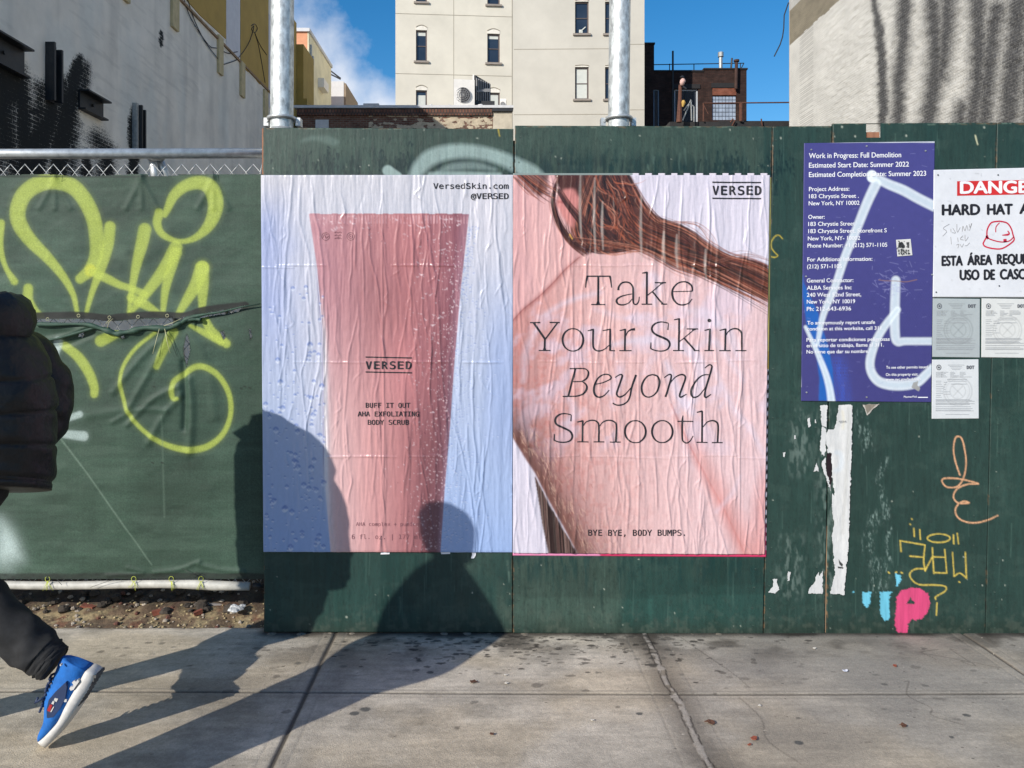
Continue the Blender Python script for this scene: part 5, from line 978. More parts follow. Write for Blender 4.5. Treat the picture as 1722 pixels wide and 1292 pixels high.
sp([(375, 130), (345, 260)], [28, 20], f8, 3.827, WG); sp([(425, 632), (515, 600)], [20, 22], f8, 3.827, WG); sp([(395, 725), (540, 740)], [25, 32], f8, 3.827, WG)
ct.mix(WG, .75 * np.exp(-(((X - 8) / 22) ** 2 + ((Y - 925) / 34) ** 2)) + .35 * np.exp(-(((X - 2 - (Y - 880) * .5) / 15) ** 2)) * sstep(850, 880, Y) * sstep(960, 930, Y))
sp([(-60, 420), (-120, 560), (-70, 700), (-160, 760)], [34, 26, 30, 20], lambda p: p, 3.5); sp([(-250, 380), (-230, 520), (-290, 650)], [34, 30, 20], lambda p: p, 3.5)
ct.stroke([(100, 735), (150, 800), (195, 865), (255, 950)], [1.6, 1.2, 1.2, .8], lin(118, 140, 124), .5, 2, 5); ct.stroke([(272, 700), (274, 790), (276, 870)], 1.5, lin(100, 122, 106), .3, 2, 4)
# hemmed upper edge of the slit, dark webbing along it and along the bottom
UP = [(-340, 536), (59, 529), (132, 528), (183, 533), (200, 531), (258, 527), (309, 529), (344, 519), (413, 511)]; LO = [(-340, 540), (59, 543), (149, 545), (183, 556), (206, 559), (238, 551), (287, 549), (312, 537), (338, 536), (401, 525), (413, 514)]
ct.stroke([(x, y + 2.5) for x, y in UP], 6, lin(26, 28, 27), .95, 2, 5)
ct.stroke([(320, 530), (360, 528), (400, 521), (436, 512)], [4, 7, 6, 1], lin(34, 44, 36), .7, 5, 6)
b_hem = sstep(962, 966, Y + 3 * (fbm(X * .03, Y * 0, 105) - .5)); ct.mix(lin(36, 38, 36) , .85 * b_hem * (.7 + .3 * vnoise(X * .15, Y * .3, 5)))
ct.stroke([(-340, 296), (100, 297), (240, 297), (340, 291), (448, 292)], 1.6, lin(24, 40, 34), .8, 2, 5)
for x, y in ((410, 650), (418, 652), (404, 653), (258, 650), (255, 778), (271, 778)): ct.stroke([(x, y), (x + 3, y + 1)], 1.2, lin(30, 38, 32), .8, 1.5, 0)
gap = [(-340, 542), (59, 536), (100, 537), (149, 536.5), (183, 541), (206, 539), (232, 536.5), (258, 536), (300, 535.5), (344, 527), (400, 518), (413, 513), (401, 524), (338, 535), (312, 537), (287, 549), (238, 551), (206, 557), (183, 554), (149, 544), (59, 542), (-340, 548)]
HOLES = [gap, [(315, 562), (319, 575), (320, 588), (317, 602), (313, 617), (311, 607), (309, 590), (311, 574)], [(131, 566), (139, 556), (143, 558), (138, 567)], [(203, 562), (209, 560), (211, 568), (206, 570)], [(371, 558), (376, 557), (380, 566), (376, 571)], [(419, 554), (421, 553), (424, 568), (421, 571)]]
hm = np.zeros(X.shape, bool)
for k, q in enumerate(HOLES): hm |= ct.inpoly(q, .8, 3 + k, .3)
for q in HOLES[1:]: ct.stroke(q + [q[0]], 1.1, lin(26, 40, 34), .8, 1.5, 0)
hm |= Y < 293.5 + 2.8 * np.sin((X - 60) / 57.0) ** 2 * (X < 300) + 3 * (X > 250) * sstep(300, 260, X)
hmf = hm.astype(float)
Hh = np.zeros(X.shape)
Hh += .018 * (fbm(X * .006, Y * .006, 106, 3) - .5) + .006 * (fbm(X * .02, Y * .03, 107, 3) - .5)
def fold(pts, amp, wd):
    sl, cov = ct.dist(smooth_path(pts, 6), wd, wd * 2, lambda d, h: np.exp(-(d / h) ** 2)); Hh[sl] += cov * amp
for pts, amp, wd in (([(285, 560), (240, 600), (190, 660)], .006, 6), ([(285, 565), (255, 620), (215, 690)], .007, 6), ([(280, 690), (230, 690), (190, 710)], .005, 5), ([(300, 650), (260, 670), (215, 715)], .006, 5), ([(305, 665), (275, 700), (250, 745)], .006, 6), ([(318, 640), (322, 690), (318, 760)], .010, 7), ([(308, 610), (311, 660), (309, 720)], -.012, 5), ([(150, 548), (120, 562), (70, 575)], .008, 5), ([(160, 560), (110, 580), (60, 586)], -.006, 4), ([(320, 560), (350, 620), (360, 700)], .004, 8), ([(150, 700), (200, 690), (300, 660)], .003, 7), ([(335, 945), (300, 958), (260, 963)], .005, 4), ([(335, 950), (370, 958), (410, 962)], .005, 4), ([(215, 955), (240, 964), (180, 968)], .004, 4)): fold(pts, amp, wd)
for xk in (-260, -80, 92, 238, 358): 
    for k in range(3): fold([(xk, 296), (xk + (k - 1) * 9, 318), (xk + (k - 1) * 26, 350)], .0035, 5)
Hh -= Hh.mean(); edge_fix = sstep(285, 300, Y) * sstep(985, 965, Y); Hh *= .4 + .6 * edge_fix
Hh += .010 * np.exp(-((Y - np.interp(X, [p[0] for p in LO], [p[1] for p in LO]) - 6) / 8.0) ** 2) * (X < 330)
M_tarp = attrmat('green_mesh_fabric', .62, var=.22, vscale=160, bump=.25, bscale=420, spec=.35, bdist=.002)
sheet('mesh_fabric', [(-330, 290), (446, 290), (-330, 974), (446, 974)], DF - .025, 1.1, M_tarp, ct, lambda a, c_: bilin(Hh, a + 330, c_ - 286), tarp, 0, lambda a, c_: bilin(hmf, a + 330, c_ - 286) < .5)
M_roll = mat('rolled_green_fabric', tuple(lin(48, 76, 62)), .65, var=.35, vscale=40, bump=.3, bscale=160, stretch=(.6, 1, 3))
b = MB(); rp = smooth_path([(x, y + 2, 3.2 + 1.4 * (180 < x < 300)) for x, y in LO if x > -300][:8] + [(318, 537, 3)], 8)
rr_ = [(r_[2] * (1 + .25 * math.sin(i * .9)) * .0029) for i, r_ in enumerate(rp)]
b.tube([P(r_[0], r_[1] + .8 * math.sin(i * .7), DF - .045) for i, r_ in enumerate(rp)], rr_, 9); b.build('torn_hem', M_roll, tarp, True)
b = MB(); b.tube([P(x, y, DF - .04) for x, y in ((60, 575), (95, 570), (130, 560), (160, 551), (185, 552))], [.002, .006, .008, .007, .004], 8); b.build('loose_fold', M_roll, tarp, True)
b = MB(); b.tube([P(x, y, DF - .045) for x, y in ((300, 547), (312, 538), (326, 533), (345, 529), (372, 525), (404, 517), (438, 511))], [.006, .013, .011, .006, .005, .004, .002], 8); b.build('stretched_hem', M_roll, tarp, True)
M_tie = mat('yellow_green_twine', tuple(lin(196, 205, 84)), .6, var=.2, vscale=30, bump=0); M_ptie = mat('pale_cable_tie', tuple(lin(206, 204, 158)), .5, bump=0); M_btie = mat('black_cable_tie', (.02, .022, .022), .5, bump=0)
for x in (80, 225, 288, 338, -120, -300):
    b = MB(); r_ = random.Random(x)
    b.tube([P(x + 4 * math.cos(a), 974 + 4.5 * math.sin(a), DF - .03 - .004 * math.sin(a)) for a in np.linspace(0, 6.28, 12)], .0013, 5)
    for k in range(6): a = r_.uniform(-1, 1); b.tube([P(x, 977, DF - .03), P(x + a * 4, 984, DF - .036), P(x + a * 8 + r_.uniform(-2, 2), 988 + r_.uniform(0, 6), DF - .034)], .0011, 4)
    b.build('twine_tie', M_tie, tarp, True)
for q in ([(268, 553), (262, 575), (257, 595)], [(277, 553), (281, 575), (286, 594)], [(276, 548), (290, 543), (305, 536)], [(180, 552), (184, 541), (190, 536)], [(186, 535), (178, 545)]):
    MB().tube([P(x, y, DF - .06) for x, y in q], .0012, 5).build('cable_tie', M_ptie, tarp, True)
for q in ([(152, 988), (175, 980), (198, 973)], [(278, 558), (288, 575), (297, 598)], [(318, 970), (330, 962), (338, 966)], [(306, 956), (322, 965), (336, 970)], [(96, 975), (104, 984)], [(358, 288), (360, 300), (355, 296)], [(96, 288), (94, 300), (100, 296)]):
    MB().tube([P(x, y, DF - .045) for x, y in q], .0011, 5).build('cable_tie', M_btie, tarp, True)
b = MB()
for x, y in ((80, 537), (132, 531), (184, 534), (281, 531), (232, 533)):
    MB().tube([P(x + 2.6 * math.cos(a), y + 2.6 * math.sin(a), DF - .04) for a in np.linspace(0, 6.28, 10)], .0011, 5).build('grommet', M_ptie, tarp, True)

# ------------------------------------------------------------------ scaffold poles behind the hoarding
M_zinc = mat('spangled_zinc', (.60, .63, .62), .45, .45, var=.5, vscale=45, bump=.12, bscale=70, stretch=(1, 1, .5))
def pole(pxt, pxb, w_, label, side):
    d = 3.95; r = w_ / 2 / F * d; x0 = P(pxb, 200, d)[0]; t = empty('steel_pole', (x0, d, 0), label, 'pole', 'galvanised poles behind the hoarding')
    xt = P(pxt, 0, d)[0]; z200 = P(0, 200, d)[2]; z0 = P(0, 0, d)[2]; sl_ = (xt - x0) / (z0 - z200); X_ = lambda z: x0 + sl_ * (z - z200)
    MB().tube([(X_(z), d, z) for z in (-.03, 1.5, z200 - .02, z0, 4.6)], r, 28).build('shaft', M_zinc, t, True)
    MB().tube([(X_(z200) + (r + .010) * math.cos(a), d + (r + .010) * math.sin(a), z200) for a in np.linspace(0, 2 * math.pi, 30)], .0085, 10, False).build('ring', GALV, t, True)
    b = MB(); 
    for s_ in (-1, 1):
        b.box(x0 + s_ * (r + .012) - .012 + (.012 * s_), x0 + s_ * (r + .012) + .012 + .012 * s_, d + .0, d + .05, z200 - .035, z200 + .006)
        b.tube([(x0 + s_ * (r + .02), d - .005, z200 - .012), (x0 + s_ * (r + .02), d + .06, z200 - .012)], .006, 8)
        b.build('bracket', GALV, t); b = MB()
    b = MB(); b.tube([(X_(z), d, z) for z in (z200 - .16, z200 - .05)], r + .002, 28); b.build('sleeve', GALV, t, True)
pole(475, 474, 38, 'left galvanised steel pole, beside the grey party wall', -1)
pole(1042.5, 1040.5, 35.5, 'right galvanised steel pole, in front of the cream building', 1)
# ------------------------------------------------------------------ buildings round the lot
class Face:
    "vertical wall plane through A and B (x, y); s runs A to B in metres, dep goes into the wall"
    def __init__(f, A, B):
        f.A, f.B = Vector((*A, 0)), Vector((*B, 0)); f.e = (f.B - f.A); f.len = f.e.length; f.e.normalize(); f.n = Vector((-f.e.y, f.e.x, 0))
        mid = (f.A + f.B) / 2
        if f.n.dot(mid) < 0: f.n = -f.n
    def s(f, px): k = (px - CX) / F; return (k * f.A.y - f.A.x) / (f.e.x - k * f.e.y)
    def z(f, px, py): y = f.A.y + f.s(px) * f.e.y; return CH + (CY - py) / F * y
    def p(f, s, z, dep=0): q = f.A + f.e * s + f.n * dep; return Vector((q.x, q.y, z))
    def box(f, b, s0, s1, z0, z1, d0, d1): b.hexa([f.p(s0, z0, d0), f.p(s1, z0, d0), f.p(s1, z0, d1), f.p(s0, z0, d1), f.p(s0, z1, d0), f.p(s1, z1, d0), f.p(s1, z1, d1), f.p(s0, z1, d1)]); return b
    def rect(f, px0, px1, py0, py1): m = (px0 + px1) / 2; return f.s(px0), f.s(px1), f.z(m, py1), f.z(m, py0)
    def pierced(f, name, z0, z1, holes, m, parent, reveal=.18, s0=0, s1=None):
        s1 = f.len if s1 is None else s1; ss = sorted({s0, s1, *[h[0] for h in holes], *[h[1] for h in holes]}); zs = sorted({z0, z1, *[h[2] for h in holes], *[h[3] for h in holes]})
        v, fc, ix = [], [], {}
        def V(s, z, d=0):
            k = (round(s, 4), round(z, 4), d)
            if k not in ix: ix[k] = len(v); v.append(f.p(s, z, d))
            return ix[k]
        for i in range(len(ss) - 1):
            for j in range(len(zs) - 1):
                a, b_, c_, d_ = ss[i], ss[i + 1], zs[j], zs[j + 1]; sm, zm = (a + b_) / 2, (c_ + d_) / 2
                if any(h[0] < sm < h[1] and h[2] < zm < h[3] for h in holes): continue
                fc.append((V(a, c_), V(b_, c_), V(b_, d_), V(a, d_)))
        for h in holes:
            q = [(h[0], h[2]), (h[1], h[2]), (h[1], h[3]), (h[0], h[3])]
            for k in range(4): a, b_ = q[k], q[(k + 1) % 4]; fc.append((V(*b_), V(*a), V(*a, reveal), V(*b_, reveal)))
        return mk(name, v, fc, m, parent)
    def window(f, h, fm, gm, sm, parent, dep=.12, fw=.06, rail=True, blind=None, bm=None, sill=True):
        s0, s1, z0, z1 = h; b = MB()
        f.box(b, s0, s0 + fw, z0, z1, dep - .05, dep + .03); f.box(b, s1 - fw, s1, z0, z1, dep - .05, dep + .03); f.box(b, s0 + fw, s1 - fw, z0, z0 + fw, dep - .05, dep + .03); f.box(b, s0 + fw, s1 - fw, z1 - fw, z1, dep - .05, dep + .03)
        if rail: f.box(b, s0 + fw, s1 - fw, (z0 + z1) / 2 - .02, (z0 + z1) / 2 + .02, dep - .03, dep + .02)
        w_ = b.build('window', fm, parent); b = MB(); f.box(b, s0 + fw, s1 - fw, z0 + fw, z1 - fw, dep, dep + .012); b.build('pane', gm, w_)
        if blind:
            b = MB(); f.box(b, s0 + fw + .01, s1 - fw - .01, z0 + fw + (z1 - z0) * blind[0], z0 + (z1 - z0) * blind[1] - fw, dep - .008, dep - .003); b.build('blind', bm, w_)
        if sill: b = MB(); f.box(b, s0 - .1, s1 + .1, z0 - .09, z0 - .004, -.09, .05); b.build('sill', sm, w_)
        return w_
BOXF = lambda b, f, px0, px1, py0, py1, d0, d1: f.box(b, *f.rect(px0, px1, py0, py1), d0, d1)

# centre: cream rendered building
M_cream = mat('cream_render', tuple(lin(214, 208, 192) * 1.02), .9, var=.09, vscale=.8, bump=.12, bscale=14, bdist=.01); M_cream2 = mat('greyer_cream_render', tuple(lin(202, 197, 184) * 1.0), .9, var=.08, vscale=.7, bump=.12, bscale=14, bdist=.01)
M_frame = mat('dark_window_frame', tuple(lin(96, 84, 80)), .6, bump=0); M_sill = mat('grey_stone_sill', tuple(lin(150, 140, 130)), .8, bump=0); M_lint = mat('white_lintel', tuple(lin(232, 226, 212)), .8, bump=0); M_blind = mat('white_blind', tuple(lin(205, 208, 200)), .8, bump=0, var=.06); M_joint = mat('render_joint', tuple(lin(150, 142, 126)), .9, bump=0)
cb = empty('cream_building', P(870, 534, 36), 'tall cream rendered building with narrow arched windows', 'building'); ZT = 21.0
fl = Face((P(665, 0, 36)[0], 36), (P(861, 0, 36)[0] + .05, 36.42)); fr_ = Face((fl.B.x, 36.42), (P(1083, 0, 36.4)[0], 36.3))
def block(f, name, holes, m): f.pierced(name, -.03, ZT, holes, m, cb)
hl, hr = [], []
for px0, px1, py0, py1 in ((699.5, 718, 51, 103), (819.5, 840.5, 57, 106), (699.5, 718, 152, 205), (819.5, 840.5, 156, 205), (699.5, 718, -45, 3.5), (819.5, 840.5, -42, 8), (699.5, 718, -145, -95), (819.5, 840.5, -145, -93)): hl.append(fl.rect(px0, px1, py0, py1))
for px0, px1, py0, py1 in ((967, 990, 3, 57), (1017.5, 1041, 3, 57), (967, 990, 113, 167), (1017.5, 1041, 113, 167), (967, 990, -108, -53), (1017.5, 1041, -108, -53)): hr.append(fr_.rect(px0, px1, py0, py1))
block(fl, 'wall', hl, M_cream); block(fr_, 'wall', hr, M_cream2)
for f, hs_ in ((fl, hl), (fr_, hr)):
    for i, h in enumerate(hs_):
        bl = (.0, .9) if (f is fl and i == 2) else (.52, 1) if (f is fl and i == 3) else (.8, 1) if f is fl else (0, 1) if (i == 2) else None
        w_ = f.window(h, M_frame, GLASS, M_sill, cb, blind=bl, bm=M_blind)
        b = MB(); a0, a1 = h[0], h[1]; n = 8; t_ = .22 if f is fl else .07      # low arched white head
        top = [(a0 + (a1 - a0) * k / n, h[3] + .008 + t_ * .5 + t_ * .45 * math.sin(math.pi * k / n)) for k in range(n + 1)]
        for k in range(n): 
            (sa, za), (sb, zb) = top[k], top[k + 1]; b.hexa([f.p(sa, h[3] + .004, -.012), f.p(sb, h[3] + .004, -.012), f.p(sb, h[3] + .004, .03), f.p(sa, h[3] + .004, .03), f.p(sa, za, -.012), f.p(sb, zb, -.012), f.p(sb, zb, .03), f.p(sa, za, .03)])
        b.build('lintel', M_lint, w_)
        b = MB()
        for k in range(n): 
            (sa, za), (sb, zb) = top[k], top[k + 1]; b.hexa([f.p(sa, za + .003, -.03), f.p(sb, zb + .003, -.03), f.p(sb, zb + .003, .03), f.p(sa, za + .003, .03), f.p(sa, za + .035, -.03), f.p(sb, zb + .035, -.03), f.p(sb, zb + .035, .03), f.p(sa, za + .035, .03)])
        b.build('hood_mould', M_joint, w_)
b = MB(); 
for z_ in [fl.z(670, 23), fl.z(670, 124), fl.z(670, -78), fl.z(670, 225)]: fl.box(b, 0, fl.len - .03, z_ - .012, z_ + .012, -.006, .02)
s_ = fl.s(763); fl.box(b, s_ - .012, s_ + .012, -.03, ZT, -.0035, .02); fl.box(b, fl.len - .045, fl.len - .01, -.03, ZT, -.005, .02)
s2 = fr_.s(1056)
for py in (83, 193, -30): z_ = fr_.z(900, py); fr_.box(b, .05, s2, z_ - .012, z_ + .012, -.006, .02); fr_.box(b, s2, fr_.len, z_ + .19, z_ + .214, -.006, .02)
b.build('control_joints', M_joint, cb)
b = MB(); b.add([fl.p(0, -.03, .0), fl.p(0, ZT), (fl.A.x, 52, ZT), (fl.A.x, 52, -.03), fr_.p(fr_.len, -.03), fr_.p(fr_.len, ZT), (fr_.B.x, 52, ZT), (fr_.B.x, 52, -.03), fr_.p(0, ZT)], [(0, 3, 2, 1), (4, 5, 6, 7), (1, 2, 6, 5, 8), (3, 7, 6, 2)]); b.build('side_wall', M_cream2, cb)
b = MB(); b.tube([fr_.p(fr_.s(975), fr_.z(975, 57) + .1, .09), fr_.p(fr_.s(985), fr_.z(985, 57) + .35, .09)], .03); b.box(*[c_ for q in zip(fr_.p(fr_.s(974), 0, .07), fr_.p(fr_.s(980), 0, .09)) for c_ in sorted(q)][:4], fr_.z(976, 57) + .07, fr_.z(976, 57) + .22); b.build('sill_ornament', M_blind, cb)

# low brick building in front of it
M_br = brickmat('old_brick', (.13, .055, .038), (.20, .10, .07), (.19, .16, .13)); M_pw = mat('whitewashed_plaster', tuple(lin(196, 186, 166)), .9, var=.2, vscale=3); M_cop = mat('pale_coping', tuple(lin(206, 206, 206)), .7, var=.1); M_corb = brickmat('corbel_brick', (.15, .065, .045), (.21, .12, .085), (.06, .05, .045), row=.16, wid=.11, msize=.02)
lb = empty('low_brick_building', P(680, 534, 28), 'low brick building with pale roof coping, half in shadow', 'building')
f = Face((P(500, 0, 28)[0], 28), (P(861, 0, 28)[0], 28)); zt = f.z(680, 181)
b = MB(); f.box(b, 0, f.len, -.03, zt - .05, 0, 7.5); b.build('wall', M_br, lb)
# whitewash left on the bricks, in patches
xs = np.linspace(f.s(620), f.s(828), 420); zs = np.linspace(7.9, zt - .3, 90); XX, ZZ = np.meshgrid(xs, zs)
mpatch = fbm(XX * 5.5, ZZ * 9, 111, 4) + .16 * sstep(f.s(650), f.s(760), XX) + .05 * np.sin(ZZ * 2 * math.pi / .134) - .12 * (np.abs(ZZ - 8.72) < .12)
kp = (mpatch > .52)[:-1, :-1]; co = np.stack([f.A.x + XX, 0 * XX + 28 - .006, ZZ], -1); cc = np.ones(XX.shape + (4,)) * np.append(lin(186, 172, 148), 1)
gridmesh('whitewash', co[:, ::1], cc, attrmat('old_whitewash', .9, .25, 6, .4, 30, bdist=.01), lb, kp[:, ::1], None, False)
b = MB(); f.box(b, 0, f.s(828), zt - .30, zt - .06, -.09, -.002); b.build('corbel_course', M_corb, lb)
b = MB(); f.box(b, f.s(829), f.len, 5, zt - .17, -.03, -.003); b.build('plaster_pier', M_pw, lb); b = MB(); f.box(b, f.s(828), f.len + .03, zt - .165, zt - .055, -.12, -.003); b.build('pier_cap', STEEL_BLACK, lb)
b = MB(); f.box(b, -.1, f.len + .05, zt - .045, zt + .05, -.14, .35); f.box(b, f.s(612), f.s(638), zt + .051, zt + .11, -.15, .2); b.build('coping', M_cop, lb)
b = MB(); f.box(b, 0, f.len, zt - .048, zt - .01, .36, 7.5); b.build('roof', mat('roof_membrane', (.30, .30, .30), .8), lb)
b = MB(); f.box(b, f.s(531), f.s(553), f.z(540, 222), f.z(540, 202), -.05, -.012); b.build('white_panel', M_cop, lb)
b = MB()
for i in range(30): p = f.p(f.s(random.uniform(720, 850)), zt + .09, random.uniform(.0, .6)); rock(b, p.x, p.y, p.z, random.uniform(.05, .1), .4)
tag(b.build('roof_scrap', mat('white_scrap', (.6, .6, .58), .8)), 'loose white scrap lying along the coping of the low brick building', 'debris', kind='stuff')

# condensers on its roof
M_acw = mat('white_enamel', tuple(lin(236, 232, 224)), .5, var=.06); M_acd = mat('dark_fins', (.035, .035, .04), .6, var=.3); M_acg = mat('grey_enamel', tuple(lin(150, 150, 150)), .5)
def condenser(name, label, x0, x1, y, dpt, z0, z1, skew=0):
    t = empty(name, ((x0 + x1) / 2, y, z0), label, 'condenser', 'condensers on the brick roof'); b = MB(); b.hexa([(x0, y, z0), (x1, y + skew, z0), (x1, y + dpt, z0), (x0, y + dpt, z0), (x0, y, z1), (x1, y + skew, z1), (x1, y + dpt, z1), (x0, y + dpt, z1)]); b.build('casing', M_acw, t)
    cx_, cz = x0 + (x1 - x0) * .44, z0 + (z1 - z0) * .45; r = min(x1 - x0, z1 - z0) * .36
    b = MB(); b.tube([(cx_, y - .012 + skew * .44, cz), (cx_, y + .002 + skew * .44, cz)], r, 28); b.build('fan_opening', M_acd, t)
    b = MB()
    for q in (.25, .5, .75, 1.0): b.tube([(cx_ + r * q * math.cos(a), y - .03 + skew * .44, cz + r * q * math.sin(a)) for a in np.linspace(0, 6.283, 28)], .009, 5, False)
    for a in np.linspace(0, 6.283, 15)[:-1]: b.tube([(cx_, y - .03, cz), (cx_ + r * math.cos(a), y - .03 + skew * .44, cz + r * math.sin(a))], .006, 4)
    b.build('fan_guard', M_acg, t, True)
    b = MB(); n = 16
    for k in range(n): zz0 = z0 + .05 + (z1 - z0 - .1) * k / n; b.box(x1 + .002, x1 + .014, y + skew + .05, y + dpt - .05, zz0, zz0 + (z1 - z0) / n * .45)
    b.build('coil_fins', M_acd, t)
    b = MB()
    for xx in (x0 + .04, x1 - .1):
        for yy in (y + .05, y + dpt - .08): MB().box(xx, xx + .05, yy, yy + .05, z0 - .12, z0 - .002).build('foot', M_acg, t)
g = lambda px, py, d: P(px, py, d)
a, c_ = g(763, 180, 28.6), g(798, 133, 28.6); condenser('condenser_unit', 'large white condenser with round fan grille facing the street', a[0], c_[0], 28.6, .45, zt + .16, c_[2], .12)
# dark louvred screen and a second, smaller unit
b = MB(); t = empty('louvred_unit', g(812, 180, 29.4), 'tall dark louvred unit standing behind the white condenser', 'condenser')
A0, A1 = g(797.5, 180, 29.2), g(798, 127, 29.2); x0 = A0[0]; x1 = g(825, 0, 29.9)[0]
b.hexa([(x0, 29.2, zt + .15), (x0 + .05, 29.18, zt + .15), (x1, 29.9, zt + .15), (x1 - .05, 29.95, zt + .15), (x0, 29.2, A1[2]), (x0 + .05, 29.18, A1[2]), (x1, 29.9, A1[2] - .12), (x1 - .05, 29.95, A1[2] - .12)]); b.build('casing', M_acd, t)
b = MB()
for k in range(7): q = (k + .5) / 7; xx = x0 + .05 + (x1 - x0 - .05) * q; yy = 29.18 + .72 * q - .02; b.box(xx - .018, xx + .018, yy - .03, yy - .004, zt + .6, A1[2] - .1)
for k in range(3): b.box(x0 + .08, x0 + .6, 29.1 + .2 * k, 29.13 + .2 * k, zt + .9 + .1 * k, zt + .93 + .1 * k)
b.build('louvre', M_acg, t); b = MB(); b.box(x0 - .06, x0 - .005, 29.15, 29.25, zt + .1, A1[2] + .02); b.build('white_post', M_acw, t)
b = MB(); b.box(x0 + .2, x1 + .15, 29.0, 29.7, zt + .12, zt + .52); b.build('dark_base', STEEL_BLACK, t)
a, c_ = g(841, 182, 28.7), g(851, 166, 28.7); condenser('condenser_unit', 'small dark faced condenser at the right end of the brick roof', a[0], c_[0], 28.7, .25, zt + .14, c_[2])

# left: grey party wall of the demolished house
M_pw_l = wallmat('grey_party_wall', 1, bump=.28, mortar=.006, dark=(.014, .016, .016))
XL = -7.4; fw_ = Face((XL, 4.3), (XL, 29.7)); lw = empty('grey_party_wall', (XL, 29.6, 0), 'grey rendered party wall with black soot and steel stubs', 'building'); ZL = 12.9
u = np.linspace(1 / 4.3, 1 / 29.7, 620); Yv = 1 / u; Zv = np.linspace(-.03, ZL, 520); YY, ZZ = np.meshgrid(Yv, Zv); PX = CX + XL / YY * F; PY = CY - (ZZ - CH) / YY * F
c = np.ones(YY.shape + (3,)) * lin(240, 234, 222)
c *= (.86 + .26 * fbm(YY * .5, ZZ * .35, 121, 4))[..., None]; st = sstep(.5, .75, fbm(YY * 3.2, ZZ * .25, 122, 4)); c = c * (1 - .13 * st)[..., None]
sc = sstep(.60, .68, fbm(YY * 1.4 + ZZ * .3, ZZ * 14, 125, 3)) * sstep(.4, .6, fbm(YY * .6, ZZ * .9, 126)); c = c * (1 - .10 * sc)[..., None]
gb = sstep(26.0, 22.5, np.abs(YY - 20)) * sstep(.45, .7, fbm(YY * 1.1, ZZ * .4, 127)) * sstep(8.8, 7, ZZ); c = c * (1 - .25 * gb[..., None]) + lin(190, 205, 206) * .25 * gb[..., None]
def spray(PX_, PY_, items):
    cov = np.zeros(PX_.shape)
    for pts, ws, soft in items:
        q = np.column_stack([np.array(pts, float), np.broadcast_to(np.asarray(ws, float), (len(pts),))]); q = smooth_path(q, 5)
        for i in range(len(q) - 1):
            a_, b_ = q[i, :2], q[i + 1, :2]; m_ = max(q[i, 2], q[i + 1, 2]) + soft * 1.2; sel = (PX_ > min(a_[0], b_[0]) - m_) & (PX_ < max(a_[0], b_[0]) + m_) & (PY_ > min(a_[1], b_[1]) - m_) & (PY_ < max(a_[1], b_[1]) + m_)
            if not sel.any(): continue
            xx = PX_[sel] - a_[0]; yy = PY_[sel] - a_[1]; dd = b_ - a_; t = np.clip((xx * dd[0] + yy * dd[1]) / (dd @ dd + 1e-9), 0, 1); ds = np.hypot(xx - t * dd[0], yy - t * dd[1])
            cov[sel] = np.maximum(cov[sel], np.clip(1 - (ds - q[i, 2]) / soft, 0, 1))
    return cov
k1 = lambda pts: zz(pts, 3.444, 0, 0)
cov = spray(PX + 12 * (fbm(YY * 5, ZZ * 7, 128, 4) - .5), PY + 14 * (fbm(YY * 7, ZZ * 5, 129, 4) - .5), [(q_, w_, s__ * 2.0) for q_, w_, s__ in [(k1([(-40, 330), (40, 420), (110, 520), (140, 700), (140, 1000)]), [8, 10, 6, 5, 4], 9), (k1([(-30, 420), (40, 470), (60, 540)]), [24, 20, 10], 14), (k1([(0, 560), (20, 700), (40, 860)]), [6, 3, 2], 26), (k1([(458, 345), (450, 400), (430, 470), (410, 540)]), [2.5, 4, 6, 5], 7), (k1([(500, 380), (480, 470), (470, 540)]), [-6, -4, -6], 13), (k1([(230, 520), (220, 700), (200, 900)]), [-9, -7, -8], 22), (k1([(30, 600), (60, 800), (90, 1000)]), [-10, -6, -6], 24), (k1([(420, 640), (430, 800), (420, 1000)]), [-6, -7, -8], 16), (k1([(560, 800), (620, 900), (600, 1000)]), [-9, -8, -8], 22), (k1([(120, 420), (150, 600), (160, 800)]), [-7, -6, -7], 18),
    (k1([(300, 590), (285, 700), (240, 800), (205, 860), (180, 1000)]), [4, 8, 13, 14, 12], 10), (k1([(415, 560), (380, 680), (355, 860), (340, 1000)]), [7, 10, 10, 8], 9), (k1([(340, 490), (345, 560), (400, 600)]), [3, 5, 3], 14), (k1([(260, 640), (190, 640)]), [1, 0], 10), (k1([(600, 900), (625, 940), (625, 1000)]), [1, 3, 3], 8), (k1([(780, 640), (775, 760), (770, 1000)]), [1, 3, 3], 6), (k1([(500, 900), (500, 1000)]), [1, 1.5], 9), (k1([(930, 190), (932, 265)]), [.5, .8], 3), (k1([(-600, 200), (-300, 500), (-200, 900)]), [60, 50, 40], 30)]])
co = np.stack([np.full(YY.shape, XL), YY, ZZ], -1)[:, ::-1]; rg4 = np.concatenate([c, cov[..., None]], -1)[:, ::-1]
gridmesh('rendered_face', co[::-1, ::-1], rg4[::-1, ::-1], M_pw_l, lw, None, None, False)
M_grend = mat('plain_grey_render', tuple(lin(170, 165, 158)), .9, var=.1, vscale=1)
b = MB(); b.box(XL - 9, XL - .01, 4.3, 29.7, -.03, ZL); b.build('house_body', M_grend, lw)
M_ochre = mat('ochre_paint', tuple(lin(180, 148, 76)), .85, var=.1, vscale=2, bump=.1); M_wht = mat('pale_grey_paint', tuple(lin(214, 212, 216)), .85, var=.06); M_batten = mat('beige_batten', tuple(lin(196, 180, 140)), .8, var=.15)
ZB = 9.2
